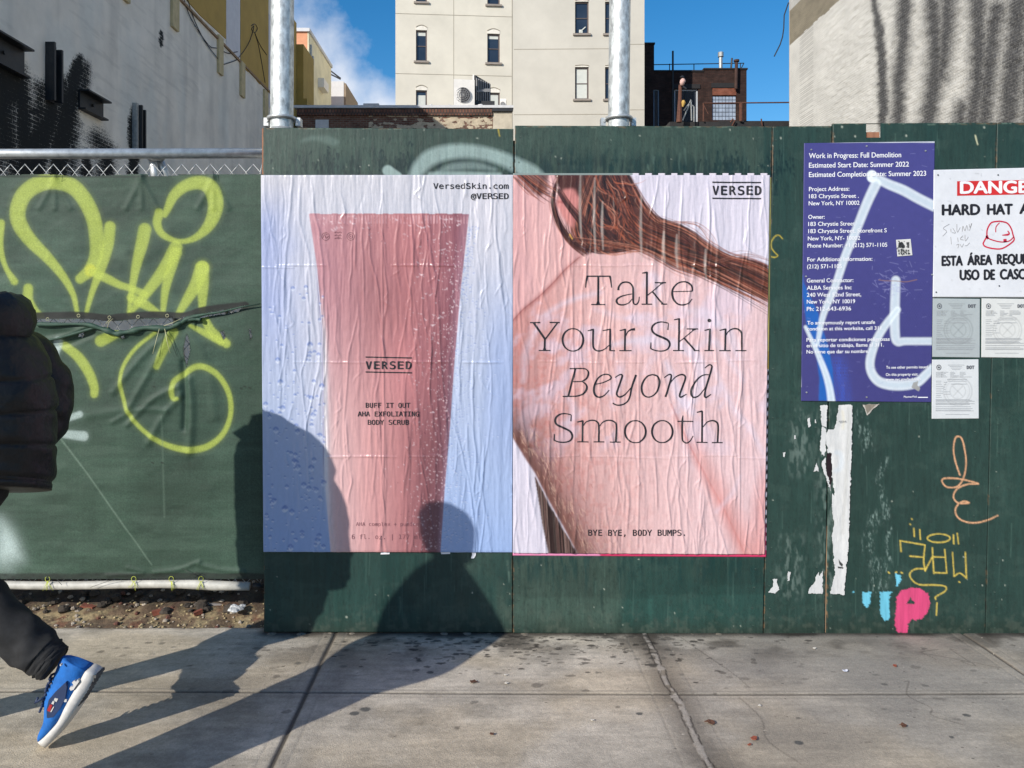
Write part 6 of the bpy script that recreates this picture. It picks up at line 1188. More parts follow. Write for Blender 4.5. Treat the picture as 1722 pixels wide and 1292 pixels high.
def patch(y0, y1, z0, z1, m, name, t_=.02):
    b = MB(); n = 12; f = fw_
    for k in range(n):
        ya, yb = y0 + (y1 - y0) * k / n, y0 + (y1 - y0) * (k + 1) / n; za, zb = z0 + .05 * math.sin(ya * 5), z0 + .05 * math.sin(yb * 5)
        b.hexa([(XL - .001, ya, za), (XL + t_, ya, za), (XL + t_, yb, zb), (XL - .001, yb, zb), (XL - .001, ya, z1), (XL + t_, ya, z1), (XL + t_, yb, z1), (XL - .001, yb, z1)])
    b.build(name, m, lw)
patch(10, 21.7, ZB + .15, ZL, M_ochre, 'ochre_patch'); patch(21.75, 22.95, ZB - .02, ZL, M_wht, 'pale_patch', .012); patch(23.0, 25.9, ZB - .05, ZL, M_ochre, 'ochre_patch'); patch(25.95, 27.6, ZB - .5, ZL - 1.1, M_wht, 'pale_patch', .012); patch(27.65, 29.7, 4, ZL, M_ochre, 'ochre_patch')
b = MB(); b.box(XL - .9, XL + .28, 29.72, 31.5, 7.4, 12.1); b.box(XL - .9, XL + .42, 29.71, 31.6, 9.75, 10.0); b.box(XL - .9, XL + .42, 29.71, 31.6, 8.0, 8.2); b.build('rear_bay', M_ochre, lw)
b = MB(); b.box(XL + .002, XL + .05, 15, 27, ZB - .06, ZB - .0); b.build('ledge', mat('rust_stained_ledge', tuple(lin(150, 124, 96)), .9, var=.3), lw)
for (x0, y0, x1, y1) in ((286, -20, 297, 49), (364.5, 62, 372, 125), (402.5, 105, 409, 163), (442, 153, 448, 205), (205, -60, 214, 3)): s0, s1 = fw_.s(x0), fw_.s(x1); fw_.box(MB(), s0, s1, fw_.z((x0 + x1) / 2, y1), fw_.z((x0 + x1) / 2, y0), -.07, -.003).build('timber_batten', M_batten, lw)
def stub(poly_px, prof):
    (x0, y0), (x1, y1) = poly_px; b = MB(); s0, s1 = fw_.s(x0), fw_.s(x1)
    if prof == 'v':
        m = (x0 + x1) / 2; z0, z1 = fw_.z(m, y1), fw_.z(m, y0); fw_.box(b, s0, s1, z0, z1, -.04, -.004); fw_.box(b, s0, s0 + .05, z0, z1, -.16, -.042); fw_.box(b, s1 - .05, s1, z0 + .02, z1 - .06, -.16, -.042)
    else:
        zt0 = fw_.z(x0, y0); h = prof; fw_.box(b, s0, s1, zt0 - h, zt0, -.04, -.004); fw_.box(b, s0, s1, zt0 - .03, zt0, -.20, -.042); fw_.box(b, s0, s1, zt0 - h, zt0 - h + .03, -.14, -.042); p = fw_.p((s0 + s1) / 2, zt0 - h / 2, -.05); b.tube([p, p + Vector((.03, 0, 0))], .03, 8)
    b.build('steel_stub', STEEL_BLACK, lw)
stub(((75.5, 75), (91, 172)), 'v'); stub(((-40, 40), (37, 63)), .46); stub(((131, 150), (170.5, 0)), .36); stub(((226, 179), (233.5, 262)), 'v')
b = MB(); m_ = 229; fw_.box(b, fw_.s(222), fw_.s(225.4), fw_.z(m_, 262), fw_.z(m_, 177), -.1, -.003); b.build('galvanised_strip', DULLGALV, lw)
b = MB(); PW_ = lambda x, y: fw_.p(fw_.s(x / 3.444), fw_.z(x / 3.444, y / 3.444), -.03)
for q in ([(1465, 150), (1460, 180), (1430, 260), (1380, 330), (1360, 350), (1290, 375)], [(1470, 190), (1495, 280), (1530, 480)], [(1470, 190), (1500, 260), (1540, 320)], [(1370, 300), (1320, 310), (1290, 300)], [(1080, 0), (1120, 120), (1180, 240), (1255, 340)], [(1060, 0), (1100, 110), (1200, 260), (1250, 280)], [(1450, 150), (1470, 140), (1485, 165), (1470, 190), (1452, 170), (1465, 150)]):
    b.tube([PW_(*p_) for p_ in smooth_path(q, 4)], .012, 4)
b.build('loose_cable', STEEL_BLACK, lw)

# right: sunlit whitewashed party wall
XR = 11.0; fe = Face((XR, 28.0), (XR, 5.0)); rw = empty('white_party_wall', (XR, 28, 0), 'sunlit whitewashed brick party wall with black sprayed streaks', 'building'); ZR = 17.0
u = np.linspace(1 / 28.0, 1 / 5.0, 900); Yv = 1 / u; Zv = np.linspace(-.03, ZR, 560); YY, ZZ = np.meshgrid(Yv, Zv); PX = CX + XR / YY * F; PY = CY - (ZZ - CH) / YY * F
c = np.ones(YY.shape + (3,)) * lin(214, 212, 204); c *= (.86 + .24 * fbm(YY * .7, ZZ * .5, 131, 4))[..., None]
cr = (PX < 1367) & (PX > 1344) & (PY > 40); c = np.where(cr[..., None] & (((ZZ / .075) % 1) < .35)[..., None], c * .72, c)
band = (ZZ > 11.45 + .15 * (fbm(YY * 2, ZZ * 0, 133) - .5)) & (ZZ < 12.7); c = np.where(band[..., None], lin(138, 130, 112) * (.75 + .5 * fbm(YY * 3, ZZ * 6, 134, 4))[..., None], c); c = np.where((ZZ >= 12.7)[..., None], lin(186, 184, 178), c)
k4 = lambda pts: zz(pts, 3.896, 1280, 0)
cov = spray(PX + 9 * (fbm(YY * 2.5, ZZ * 9 - YY * 1.5, 137, 3) - .5), PY, [(q_, np.asarray(w_) * .5, s__ * 2.6) for q_, w_, s__ in [(k4([(735, -40), (760, 60), (785, 200), (800, 400), (806, 600), (808, 850)]), [1, 3, 6, 7, 7, 7], 4.5), (k4([(950, -30), (935, 300), (915, 520), (900, 850)]), [9, 7, 6, 5], 9), (k4([(1130, -30), (1150, 300), (1140, 560), (1095, 850)]), [5, 7, 9, 10], 11), (k4([(1240, -30), (1230, 100), (1215, 300), (1190, 500)]), [5, 6, 3, 1], 13), (k4([(1430, -30), (1440, 350), (1425, 600), (1380, 850)]), [8, 9, 8, 8], 12), (k4([(1560, 60), (1510, 400), (1470, 850)]), [8, 7, 5], 14), (k4([(1705, -30), (1665, 400), (1625, 850)]), [12, 12, 9], 16), (k4([(1300, 850), (1330, 700)]), [2, 1], 14), (k4([(1790, -30), (1780, 850)]), [14, 12], 14), (k4([(1960, -30), (1930, 850)]), [20, 16], 16), (k4([(2200, -30), (2150, 850)]), [20, 16], 18)]])
# thick slapped-on render: real relief that catches the raking sun
rel = .05 * fbm(YY * 5.5, ZZ * 9 + YY * 1.0, 135, 4) + .02 * np.abs(fbm(YY * 9, ZZ * 16, 136, 3) - .5) * 2
rel *= sstep(1345, 1420, PX) * .8 + .2; rel += .012 * cov
co = np.stack([XR - rel, YY, ZZ], -1); M_pw_r = wallmat('whitewashed_brick_wall', 1, bump=.75, mortar=.012, dark=tuple(lin(70, 70, 71)), bdist=.02, spread=.45, lo=.15, hi=1.6, nscale=16)
gridmesh('whitewashed_face', co[::-1], np.concatenate([c, cov[..., None] * .92], -1)[::-1], M_pw_r, rw, None, None, True)
b = MB(); b.box(XR + .06, XR + 9, 5.0, 28.0, -.03, ZR); b.box(XR - .02, XR + .07, 27.99, 28.0, -.03, ZR); b.build('house_body', M_grend, rw)
b = MB(); b.tube([fe.p(.02, fe.z(1329, 4), -.05), fe.p(.0, fe.z(1329, 25), -.2)] + [P(*q, 27.9) for q in ((1318, 48), (1316, 62), (1312, 75), (1302, 95))], .022, 6); b.build('dangling_wire', STEEL_BLACK, rw)

# far left: two small houses beyond the wall
M_or = mat('orange_render', tuple(lin(222, 158, 120)), .85, var=.08); M_bg = mat('beige_render', tuple(lin(236, 228, 196)), .85, var=.12, vscale=1.5); M_w = mat('white_render', tuple(lin(214, 214, 214)), .85, var=.06)
t = empty('orange_house', P(510, 534, 36), 'distant house with orange front and beige side wall', 'building'); d = 36
x0, x1 = P(497, 0, d)[0], P(517, 0, d)[0]; zt2 = P(0, 54, d)[2]; yb = 41.2
b = MB(); b.box(x0 - 6, x1, d, yb, -.03, zt2); b.build('front_wall', M_or, t)
sd = Face((x1 + .003, d), (x1 + .003, yb)); b = MB(); sd.box(b, 0.0, sd.len, -.03, zt2, -.05, -.002); b.build('side_wall', M_bg, t)
b = MB(); b.box(x0 - 6, x1 + .12, d - .1, yb + .05, zt2 + .002, zt2 + .16); b.build('parapet', M_w, t)
b = MB(); sd.box(b, .25, .34, 2, zt2 - .5, -.14, -.052); b.box(x1 + .08, x1 + .2, d + .35, d + .5, zt2 - 1.4, zt2 - 1.0); b.build('downpipe', DULLGALV, t)
b = MB(); s0, s1 = sd.s(521), sd.s(525); sd.box(b, s0, s1, sd.z(523, 155), sd.z(523, 121), -.055, -.0505); b.build('window', M_acd, t)
b = MB(); sd.box(b, sd.s(533), sd.s(541), sd.z(537, 152), sd.z(537, 137), -.35, -.052); b.build('window_air_conditioner', M_acw, t)
t = empty('white_house', P(562, 534, 42), 'distant flat white house with roof rail beyond the orange one', 'building'); d = 43
x0, x1 = P(540, 0, d)[0], P(578, 0, d)[0]; z_ = P(0, 137, d)[2]; b = MB(); b.box(x0, x1, d, d + 5, -.03, z_); b.build('wall', M_w, t)
b = MB(); b.box(x1 + .003, x1 + .12, d + .02, d + 4, -.03, z_ - .1); b.build('side_wall', mat('brown_render', tuple(lin(150, 134, 116)), .9), t)
b = MB(); 
for q in (0, 1): b.tube([(x0 + .1, d - .05, z_ + .6 + .3 * q), (x0 + 1.1, d - .05, z_ + .1 + .05 * q)], .04, 6)
b.tube([(x0 + .1, d - .05, z_ - .2), (x0 + .1, d - .05, z_ + .95)], .05, 6); b.build('roof_rail', STEEL_BLACK, t)

# right of the cream building: dark brick house with roof clutter
M_db = brickmat('dark_brick', (.040, .020, .016), (.065, .032, .024), (.028, .024, .022)); M_dkb = mat('dark_coping', (.02, .018, .018), .8); M_rb = brickmat('red_brick_infill', (.24, .07, .04), (.28, .09, .05), (.12, .08, .06)); M_gb = mat('glass_block', tuple(lin(160, 172, 188)), .2, var=.25, vscale=3, spec=.8)
t = empty('dark_brick_house', P(1170, 534, 40), 'dark brick house with glass block window and roof pipes', 'building'); f = Face((P(1079, 0, 40)[0], 40), (P(1255.5, 0, 40)[0], 40))
hs_ = [f.rect(1099, 1109, 150, 240), f.rect(1134, 1174, 150, 230), f.rect(1198, 1238, 161, 202)]
z1 = f.z(1100, 121); f.pierced('wall', -.03, z1, hs_, M_db, t, .25); z2 = f.z(1220, 117.5)
b = MB(); f.box(b, 0, f.s(1100), z1, f.z(1090, 75), 0, 6); f.box(b, f.s(1183), f.len, z1, z2, 0, .4); f.box(b, 0, f.len, -.03, z1 - .01, .5, 8); b.build('upper_wall', M_db, t)
b = MB(); f.box(b, f.s(1100), f.s(1183), z1 + .002, z1 + .08, -.05, .4); f.box(b, f.s(1183), f.len + .05, z2 + .002, z2 + .08, -.05, .4); f.box(b, -.02, f.s(1100) + .04, f.z(1090, 75) + .002, f.z(1090, 75) + .09, -.05, 6); b.build('coping', M_dkb, t)
f.window(hs_[0], mat('pale_blue_frame', tuple(lin(120, 140, 160)), .5), GLASS, M_sill, t, .15, .06, False, sill=False)
dw_ = f.window(hs_[1], mat('white_door_frame', tuple(lin(190, 195, 200)), .5), GLASS, M_sill, t, .15, .07, False, sill=False); b = MB(); m_ = (hs_[1][0] + hs_[1][1]) / 2; f.box(b, m_ - .04, m_ + .04, hs_[1][2] + .07, hs_[1][3] - .07, .10, .145); b.build('mullion', STEEL_BLACK, dw_)
b = MB(); h = hs_[2]; n, m_ = 7, 6
for i in range(n):
    for j in range(m_): f.box(b, h[0] + (h[1] - h[0]) * (i + .08) / n, h[0] + (h[1] - h[0]) * (i + .92) / n, h[2] + (h[3] - h[2]) * (j + .08) / m_, h[2] + (h[3] - h[2]) * (j + .92) / m_, .06, .14)
gbw = b.build('glass_block_window', M_gb, t); b = MB(); f.box(b, h[0], h[1], h[2], h[3], .10, .135); b.build('mortar_grid', mat('grey_block_mortar', tuple(lin(92, 98, 110)), .9), gbw)
b = MB(); BOXF(b, f, 1198, 1238, 149, 160.5, -.03, -.003); b.build('brick_infill', M_rb, t)
BOXF(MB(), f, 1130, 1177, 142, 149.5, -.05, -.003).build('lintel', M_dkb, t); BOXF(MB(), f, 1196, 1242, 140, 148, -.05, -.003).build('lintel', M_dkb, t)
Q = lambda px, py, d: P(px, py, d)
b = MB(); b.tube([Q(1131.5, 215, 39.8), Q(1131.5, 86, 39.8)], .05, 8); b.build('standpipe', STEEL_BLACK, t)
b = MB(); b.tube([Q(1212, 119, 40.8), Q(1212, 97, 40.8)], .10, 10); b.tube([Q(1212, 96, 40.8), Q(1212, 88.5, 40.8)], .15, 12); b.build('roof_vent', DULLGALV, t)
b = MB(); b.tube([Q(1229, 119, 40.5), Q(1231, 98, 40.5)], .05, 8); b.build('vent_pipe', STEEL_BLACK, t)
b = MB(); b.tube([Q(1237.5, 150, 39.8), Q(1238.5, 105, 39.8)], .085, 10); b.tube([Q(1238.5, 104, 39.8), Q(1238.5, 101, 39.8)], .15, 10); b.build('rusty_flue', mat('dark_rust', (.06, .03, .022), .85, var=.3), t)
b = MB(); b.tube([Q(1100, 109, 41), Q(1251, 106.5, 41)], .025, 6)
for x in (1126, 1167, 1245): b.tube([Q(x, 107.5, 41), Q(x, 121, 41)], .025, 6)
b.tube([Q(1251, 106.5, 41), Q(1245, 118, 41)], .025, 6); b.build('roof_rail', STEEL_BLACK, t)
# flat tarred roof in front of it with a rusty rail and post
t = empty('tarred_roof_shed', P(1230, 534, 33), 'low dark tarred flat roof with rusty hand rails', 'building'); d = 33
x0, x1 = P(1126, 0, d)[0], P(1420, 0, d)[0]; b = MB(); M_tar = mat('tarred_felt', (.022, .021, .021), .7, var=.4, vscale=2, bump=.5, bscale=8)
b.box(x0, x1, d, d + 6.5, -.03, P(0, 205, d)[2]); b.box(x0 + 2.2, x1, d + .3, d + 6, P(0, 205, d)[2] + .002, P(0, 200.5, d)[2]); b.build('roof_block', M_tar, t)
b = MB(); b.tube([Q(1182, 174, 32.9), Q(1330, 172.5, 32.9)], .03, 6)
for x in (1183, 1246): b.tube([Q(x, 174, 32.9), Q(x, 204, 32.9)], .03 if x < 1200 else .07, 6)
b.tube([Q(1184, 178, 32.9), Q(1191, 192, 32.9)], .02, 5); b.build('hand_rail', RUST, t)
b = MB(); 
for q in ([(1228, 206), (1233, 200)], [(1231, 212), (1236, 202)], [(1280, 200), (1282, 212)]): MB().tube([Q(*p_, 32.85) for p_ in q], .03, 6).build('rust_streak_bar', RUST, t)
b = MB(); 
for q in ([(1148, 203), (1162, 168)], [(1162, 168), (1163, 203)], [(1167, 205), (1167, 180), (1164, 177)], [(1150, 186), (1163, 170)]): b.tube([Q(*p_, 32.7) for p_ in q], .03, 6)
b.build('ladder_rail', DULLGALV, t)
t2 = empty('rusty_post', P(1143, 204, 32.5), 'thin rusty post with a pale round top standing on the tarred roof', 'post')
b = MB(); b.tube([Q(1142, 206, 32.5), Q(1143.5, 165, 32.5), Q(1144, 143, 32.5)], [.12, .08, .07], 8); b.build('shaft', RUST, t2)
b = MB(); b.tube([Q(1147, 144, 32.4), Q(1147, 140, 32.4), Q(1148.5, 136, 32.4), Q(1149, 132, 32.4)], [.07, .10, .12, .05], 10); b.build('pale_knob', mat('faded_pink_plastic', tuple(lin(206, 170, 160)), .6), t2, True)
b = MB(); b.tube([Q(1147, 131.5, 32.4), Q(1148.5, 128, 32.4)], [.11, .05], 8); b.tube([Q(1148, 146, 32.4), Q(1154, 150, 32.4)], .05, 6); b.build('dark_cap', STEEL_BLACK, t2)
b = MB(); b.tube([Q(1149, 169, 32.4), Q(1149.5, 173, 32.4), Q(1148, 180, 32.4)], [.05, .09, .03], 8); tag(b.build('yellow_rag', mat('yellow_cloth', tuple(lin(196, 160, 84)), .8)), 'small yellow rag hanging from the rusty post', 'rag')

# litter on the pavement
def litter(px, py, r, rgb, label, grp=None, name='dead_leaf'):
    x, y = ground(px, py); rr = random.Random(px); n = 9; v = [(x + math.cos(i * 6.283 / n) * r * rr.uniform(.5, 1.3), y + math.sin(i * 6.283 / n) * r * .7 * rr.uniform(.5, 1.3), .004 + rr.uniform(0, .35) * r) for i in range(n)] + [(x, y, .005)]
    o = mk(name, v + [(p[0], p[1], p[2] + .002) for p in v], [(i, (i + 1) % n, n) for i in range(n)] + [(n + 1 + (i + 1) % n, n + 1 + i, 2 * n + 1) for i in range(n)] + [(i, n + 1 + i, n + 1 + (i + 1) % n, (i + 1) % n) for i in range(n)], mat(name + '_stuff', rgb, .8, bump=0)); tag(o, label, 'litter', grp)
BR = tuple(lin(92, 62, 46)); RD = tuple(lin(140, 74, 54))
G = 'dead leaves on the pavement'
litter(1422, 1131, .017, (.62, .64, .72), 'scrap of white tissue on the right pavement slab', None, 'tissue_scrap')
litter(1195, 1217, .02, BR, 'dark brown leaf just right of the patched pavement crack', G); litter(1268, 1245, .017, RD, 'reddish brown leaf at the lower middle of the right slab', G); litter(1261, 1255, .009, RD, 'small red leaf bit beside the reddish brown leaf', G); litter(1519, 1223, .017, BR, 'ragged dark leaf alone on the far right slab', G)
litter(797, 1149, .015, BR, 'brown leaf on the middle slab nearest the boards', G); litter(827, 1237, .010, BR, 'small brown leaf on the lower middle slab', G); litter(1505, 1122, .013, RD, 'red leaf right of the white tissue scrap', G)
for px, py, lb in ((852, 1151, 'pale yellowish flake beside the brown leaf near the boards'), (850, 1137, 'tiny white paper flake near the boards'), (1370, 1092, 'flat white flake at the foot of the right boards'), (1278, 1189, 'white crumb pair on the right slab'), (997, 1213, 'tiny white crumb at the right of the middle slab')): litter(px, py, .008, (.6, .57, .5), lb, 'pale flakes on the pavement', 'paper_flake')
# ------------------------------------------------------------------ the two passers-by
M_skin = mat('skin', tuple(lin(196, 140, 116)), .55, var=.08, bump=0); M_jack = mat('black_nylon', (.0075, .0075, .0088), .5, var=.2, vscale=9, bump=.55, bscale=11, bdist=.035, spec=.4); M_jean = mat('black_denim', (.016, .017, .019), .85, var=.4, vscale=30, bump=.4, bscale=300, bdist=.002); M_hair = mat('dark_hair', (.02, .015, .012), .6)
M_blue = mat('blue_suede', tuple(lin(22, 104, 186)), .8, var=.22, vscale=26, bump=.35, bscale=150, bdist=.003); M_sole = mat('white_rubber', tuple(lin(206, 204, 200)), .6, var=.12, vscale=40, bump=.1)
M_navy = mat('navy_panel', tuple(lin(38, 56, 92)), .6, bump=0); M_tread = mat('grey_tread', (.10, .10, .10), .8)
def ring(c, ax, rx, ry, n=28, fwd=None, bulge=None, sq=1.0):
    "ellipse round c, perpendicular to ax; rx along fwd"
    ax = Vector(ax).normalized(); f = Vector(fwd or (1, 0, 0)); f = (f - ax * f.dot(ax)).normalized(); s_ = ax.cross(f); o = []
    for k in range(n):
        a = k * 2 * math.pi / n; ca, sa = math.cos(a), math.sin(a); g_ = lambda v: math.copysign(abs(v) ** sq, v); r = 1 if bulge is None else bulge(a); o.append(Vector(c) + f * (rx * g_(ca) * r) + s_ * (ry * g_(sa) * r))
    return o
def limb(b, pts, rad, n=20, wr=0, seed=0, quilt=0, qn=0, steps=34):
    q = smooth_path([(*p, r) for p, r in zip(pts, rad)], max(2, steps // (len(pts) - 1))); R = np.random.default_rng(seed); ph = R.uniform(0, 6, 4); rings = []
    for i in range(len(q)):
        t = Vector(q[min(i + 1, len(q) - 1), :3]) - Vector(q[max(i - 1, 0), :3]); s_ = i / (len(q) - 1); k = 1.0
        if qn: k = 1 - quilt + quilt * abs(math.sin(math.pi * qn * s_)) ** .5
        bl = (lambda a, i=i, s_=s_: k * (1 + wr * (math.sin(2 * a + ph[0] + s_ * 30) * .5 + math.sin(3 * a + ph[1] - s_ * 47) * .35 + math.sin(a * 5 + s_ * 70 + ph[2]) * .25)))
        rings.append(ring(q[i, :3], t, q[i, 3], q[i, 3], n, (0, 1, .01), bl))
    return b.loft(rings)
def loft_prof(name, prof, m, parent, n=40, fwd=(1, 0, 0), quilt=None, wr=.0, sub=5, sq=.9, tilt=0):
    "prof rows: x, y, z, rx, ry"
    q = smooth_path(prof, sub); rings = []
    for i in range(len(q)):
        x, y, z, rx, ry = q[i]; k = quilt(z) if quilt else 1
        rings.append(ring((x, y, z), (0, 0, 1), rx * k, ry * k, n, fwd, (lambda a, z=z: 1 + wr * (math.sin(3 * a + z * 31) * .5 + math.sin(5 * a - z * 47 + 1) * .4 + math.sin(9 * a + z * 80) * .3)) if wr else None, sq))
    if tilt: rings = [[p + Vector((0, 0, -tilt * (p.y - prof[0][1]) * max(0, min(1, (1.25 - p.z) / .3)))) for p in r] for r in rings]
    b = MB(); b.loft(rings); return b.build(name, m, parent, True)
def skinned(name, joints, bones, rads, m, parent):
    me = bpy.data.meshes.new(name); me.from_pydata(joints, bones, []); o = link(name, me, m, parent)
    sm_ = o.modifiers.new('skin', 'SKIN'); sm_.use_smooth_shade = True; lay = me.skin_vertices[0] if me.skin_vertices else None
    if lay is None:
        bpy.context.view_layer.update()
        lay = me.skin_vertices[0] if me.skin_vertices else None
    if lay is not None:
        for i, r in enumerate(rads): lay.data[i].radius = (r, r)
        lay.data[0].use_root = True
    ss = o.modifiers.new('sub', 'SUBSURF'); ss.levels = 1; ss.render_levels = 2
    return o
def head(cx_, cy_, cz, face, parent, hair=True):
    "sculpted head: face = unit vector the face looks along"
    f = Vector(face).normalized(); s_ = Vector((0, 0, 1)).cross(f); b = MB(); rings = []; n = 24; H_ = .225
    prof = [(0.0, .045, .05, .015), (.10, .058, .066, .012), (.22, .066, .086, .006), (.40, .072, .094, .0), (.58, .076, .098, -.004), (.75, .074, .094, -.006), (.90, .052, .07, -.006), (.98, .022, .03, -.006), (1.0, .004, .005, -.006)]
    for t, rs, rf, off in [tuple(q) for q in smooth_path(prof, 3)]:
        r_ = []
        for k in range(n):
            a = k * 2 * math.pi / n; ca, sa = math.cos(a), math.sin(a); rr = rf * (1.0 if ca > 0 else 1.06); x = rr * ca + off
            if ca > .9:                                               # nose, lips, brow, chin along the face's middle line
                x += .022 * math.exp(-((t - .36) / .06) ** 2) * (ca - .9) * 10 + .006 * math.exp(-((t - .2) / .03) ** 2) + .007 * math.exp(-((t - .02) / .06) ** 2)
            if .55 < ca < .95: x -= .010 * math.exp(-((t - .5) / .05) ** 2)
            r_.append(Vector((cx_, cy_, cz)) + f * x + s_ * (rs * sa) + Vector((0, 0, (t - .5) * H_)))
        rings.append(r_)
    b.loft(rings)
    b.tube([(cx_ - f.x * .012, cy_ - f.y * .012, cz - .19), (cx_ - f.x * .006, cy_ - f.y * .006, cz - .07)], [.058, .052], 16)      # neck
    hd = b.build('head', M_skin, parent, True)
    for sg in (-1, 1):
        p = Vector((cx_, cy_, cz)) + s_ * sg * .074 - f * .006 + Vector((0, 0, -.01)); b = MB(); b.loft([[p + f * (q * math.cos(a)) * .6 + Vector((0, 0, q * math.sin(a))) + s_ * sg * o_ for a in np.linspace(0, 6.283, 13)[:-1]] for q, o_ in ((.030, 0), (.030, .012), (.018, .014), (.006, .006))]); b.build('ear', M_skin, hd, True)
        p = Vector((cx_, cy_, cz)) + s_ * sg * .031 + f * .083 + Vector((0, 0, .008)); b = MB(); b.loft([ring(p + Vector((0, 0, z)), (0, 0, 1), math.sqrt(max(1e-6, .0115 ** 2 - z * z)), math.sqrt(max(1e-6, .0115 ** 2 - z * z)), 10) for z in np.linspace(-.011, .011, 7)]); b.build('eye', M_w, hd, True)
        b = MB(); b.tube([p + f * .0095, p + f * .0125], .005, 8); b.build('iris', M_hair, hd)
        b = MB(); b.tube([p + s_ * sg * k + f * (.013 - abs(k) * .2) + Vector((0, 0, .019 - abs(k) * .2)) for k in (-.016, 0, .016)], .0035, 6); b.build('eyebrow', M_hair, hd)
    p = Vector((cx_, cy_, cz)) + f * .095 + Vector((0, 0, -.067)); b = MB(); b.tube([p + s_ * k - f * abs(k) * .35 for k in (-.022, -.008, 0, .008, .022)], [.003, .005, .0045, .005, .003], 8); b.build('lips', mat('lips', tuple(lin(160, 92, 84)), .5, bump=0), hd, True)
    return hd
def hand(parent, wrist, d, palm_n, m=M_skin):
    "d = direction of the fingers, palm_n = normal of the palm"
    d = Vector(d).normalized(); pn = Vector(palm_n); pn = (pn - d * pn.dot(d)).normalized(); s_ = d.cross(pn); w_ = Vector(wrist); b = MB()
    b.loft([ring(w_ + d * t, d, rx, ry, 14, s_) for t, rx, ry in ((-.03, .026, .021), (0, .028, .02), (.03, .038, .017), (.07, .042, .015), (.09, .040, .012), (.096, .03, .006))])
    for k, (o_, ln) in enumerate(((-.030, .068), (-.010, .078), (.011, .073), (.030, .056))):
        p = w_ + d * .082 + s_ * o_; c1_ = (d * .82 + pn * .57); c2_ = (d * .35 + pn * .94); b.tube([p, p + d * ln * .3, p + d * ln * .3 + c1_ * ln * .38, p + d * ln * .3 + c1_ * ln * .38 + c2_ * ln * .34], [.0095, .009, .0085, .006], 10)
    p = w_ + d * .03 - s_ * .03; q = (-s_ * .7 + d * .7).normalized(); b.tube([p, p + q * .03, p + q * .03 + (d * .8 + pn * .5) * .03, p + q * .03 + (d * .6 + pn * .8) * .055], [.013, .011, .010, .006], 10)
    return b.build('hand', m, parent, True)

def shoe_traced(parent, d, prof, conv, hw_k=1.0):
    "shoe from traced stations: sole bottom, sole top, upper top, half width"
    st_ = [[np.array(conv([q])[0]) for q in r[:3]] + [r[3] * hw_k] for r in prof]; arr = smooth_path([np.concatenate([*r[:3], [r[3]]]) for r in st_], 5)
    P3 = lambda p, y: Vector(P(p[0], p[1], d)) + Vector((0, y, 0)); rs, ru = [], []
    for r in arr:
        s_, b_, t_, hw = r[0:2], r[2:4], r[4:6], max(r[6], .004)
        rs.append([P3(s_, -hw * .94), P3(s_, -hw * .5), P3(s_, hw * .5), P3(s_, hw * .94), P3(b_ * .6 + s_ * .4, hw * 1.06), P3(b_, hw), P3(b_, hw * .4), P3(b_, -hw * .4), P3(b_, -hw), P3(b_ * .6 + s_ * .4, -hw * 1.06)])
        n = 11; rr = []
        for k in range(n): a = math.pi * k / (n - 1); q = b_ + (t_ - b_) * (math.sin(a) ** .7 * .96 + .04); rr.append(P3(q, -hw * .93 * math.copysign(abs(math.cos(a)) ** .75, math.cos(a))))
        ru.append(rr)
    sh_ = MB().loft(ru).build('shoe', M_blue, parent, True); MB().loft(rs).build('sole', M_sole, sh_, True); return sh_, arr

# --- walker in the picture: black hooded puffer jacket, black jeans, blue high shoes
wk = empty('person', (-1.85, 2.75, 0), 'person in black hooded puffer jacket and blue high top shoes striding out of frame', 'person'); YC = 2.78
seams = [1.475, 1.32, 1.20, 1.08, .955]
def quilt(z):
    if z > 1.5: return 1
    dmin = min(abs(z - s_) for s_ in seams); return .966 + .036 * min(1, dmin / .018) ** .45
loft_prof('jacket', [(-1.865, YC, .925, .235, .17), (-1.865, YC, .935, .256, .195), (-1.865, YC, .965, .268, .215), (-1.865, YC, 1.02, .272, .218), (-1.865, YC, 1.08, .275, .222), (-1.865, YC, 1.2, .276, .226), (-1.875, YC, 1.32, .272, .228), (-1.89, YC, 1.42, .25, .226), (-1.91, YC, 1.50, .205, .23), (-1.93, YC, 1.56, .14, .155), (-1.935, YC, 1.60, .10, .10)], M_jack, wk, 56, quilt=quilt, wr=.016, sub=14, tilt=.3)
b = MB(); b.loft([[p + Vector((0, 0, -.3 * (p.y - YC))) for p in ring((-1.865, YC, z), (0, 0, 1), rx, ry, 40, sq=.9)] for z, rx, ry in ((.918, .238, .175), (.922, .26, .2), (.945, .262, .203), (.948, .236, .18))]); b.build('hem_band', M_jack, wk, True)
# hood lying behind the neck
b = MB(); rings = []
for t in np.linspace(0, 1, 22):
    a = -2.5 + 5.0 * t; r = .145; cx_ = -1.90 + math.cos(a) * r * 1.0; cy_ = YC + math.sin(a) * r * 1.15; fat = .075 + .035 * math.cos(a); cz = 1.555 - .035 * math.cos(a)
    rings.append(ring((cx_, cy_, cz), (-math.sin(a), math.cos(a) * 1.1, 0), fat * 1.0, fat * .8, 16, (0, 0, 1), lambda q, t=t: 1 + .07 * math.sin(q * 3 + t * 40)))
b.loft(rings); b.build('hood', M_jack, wk, True)
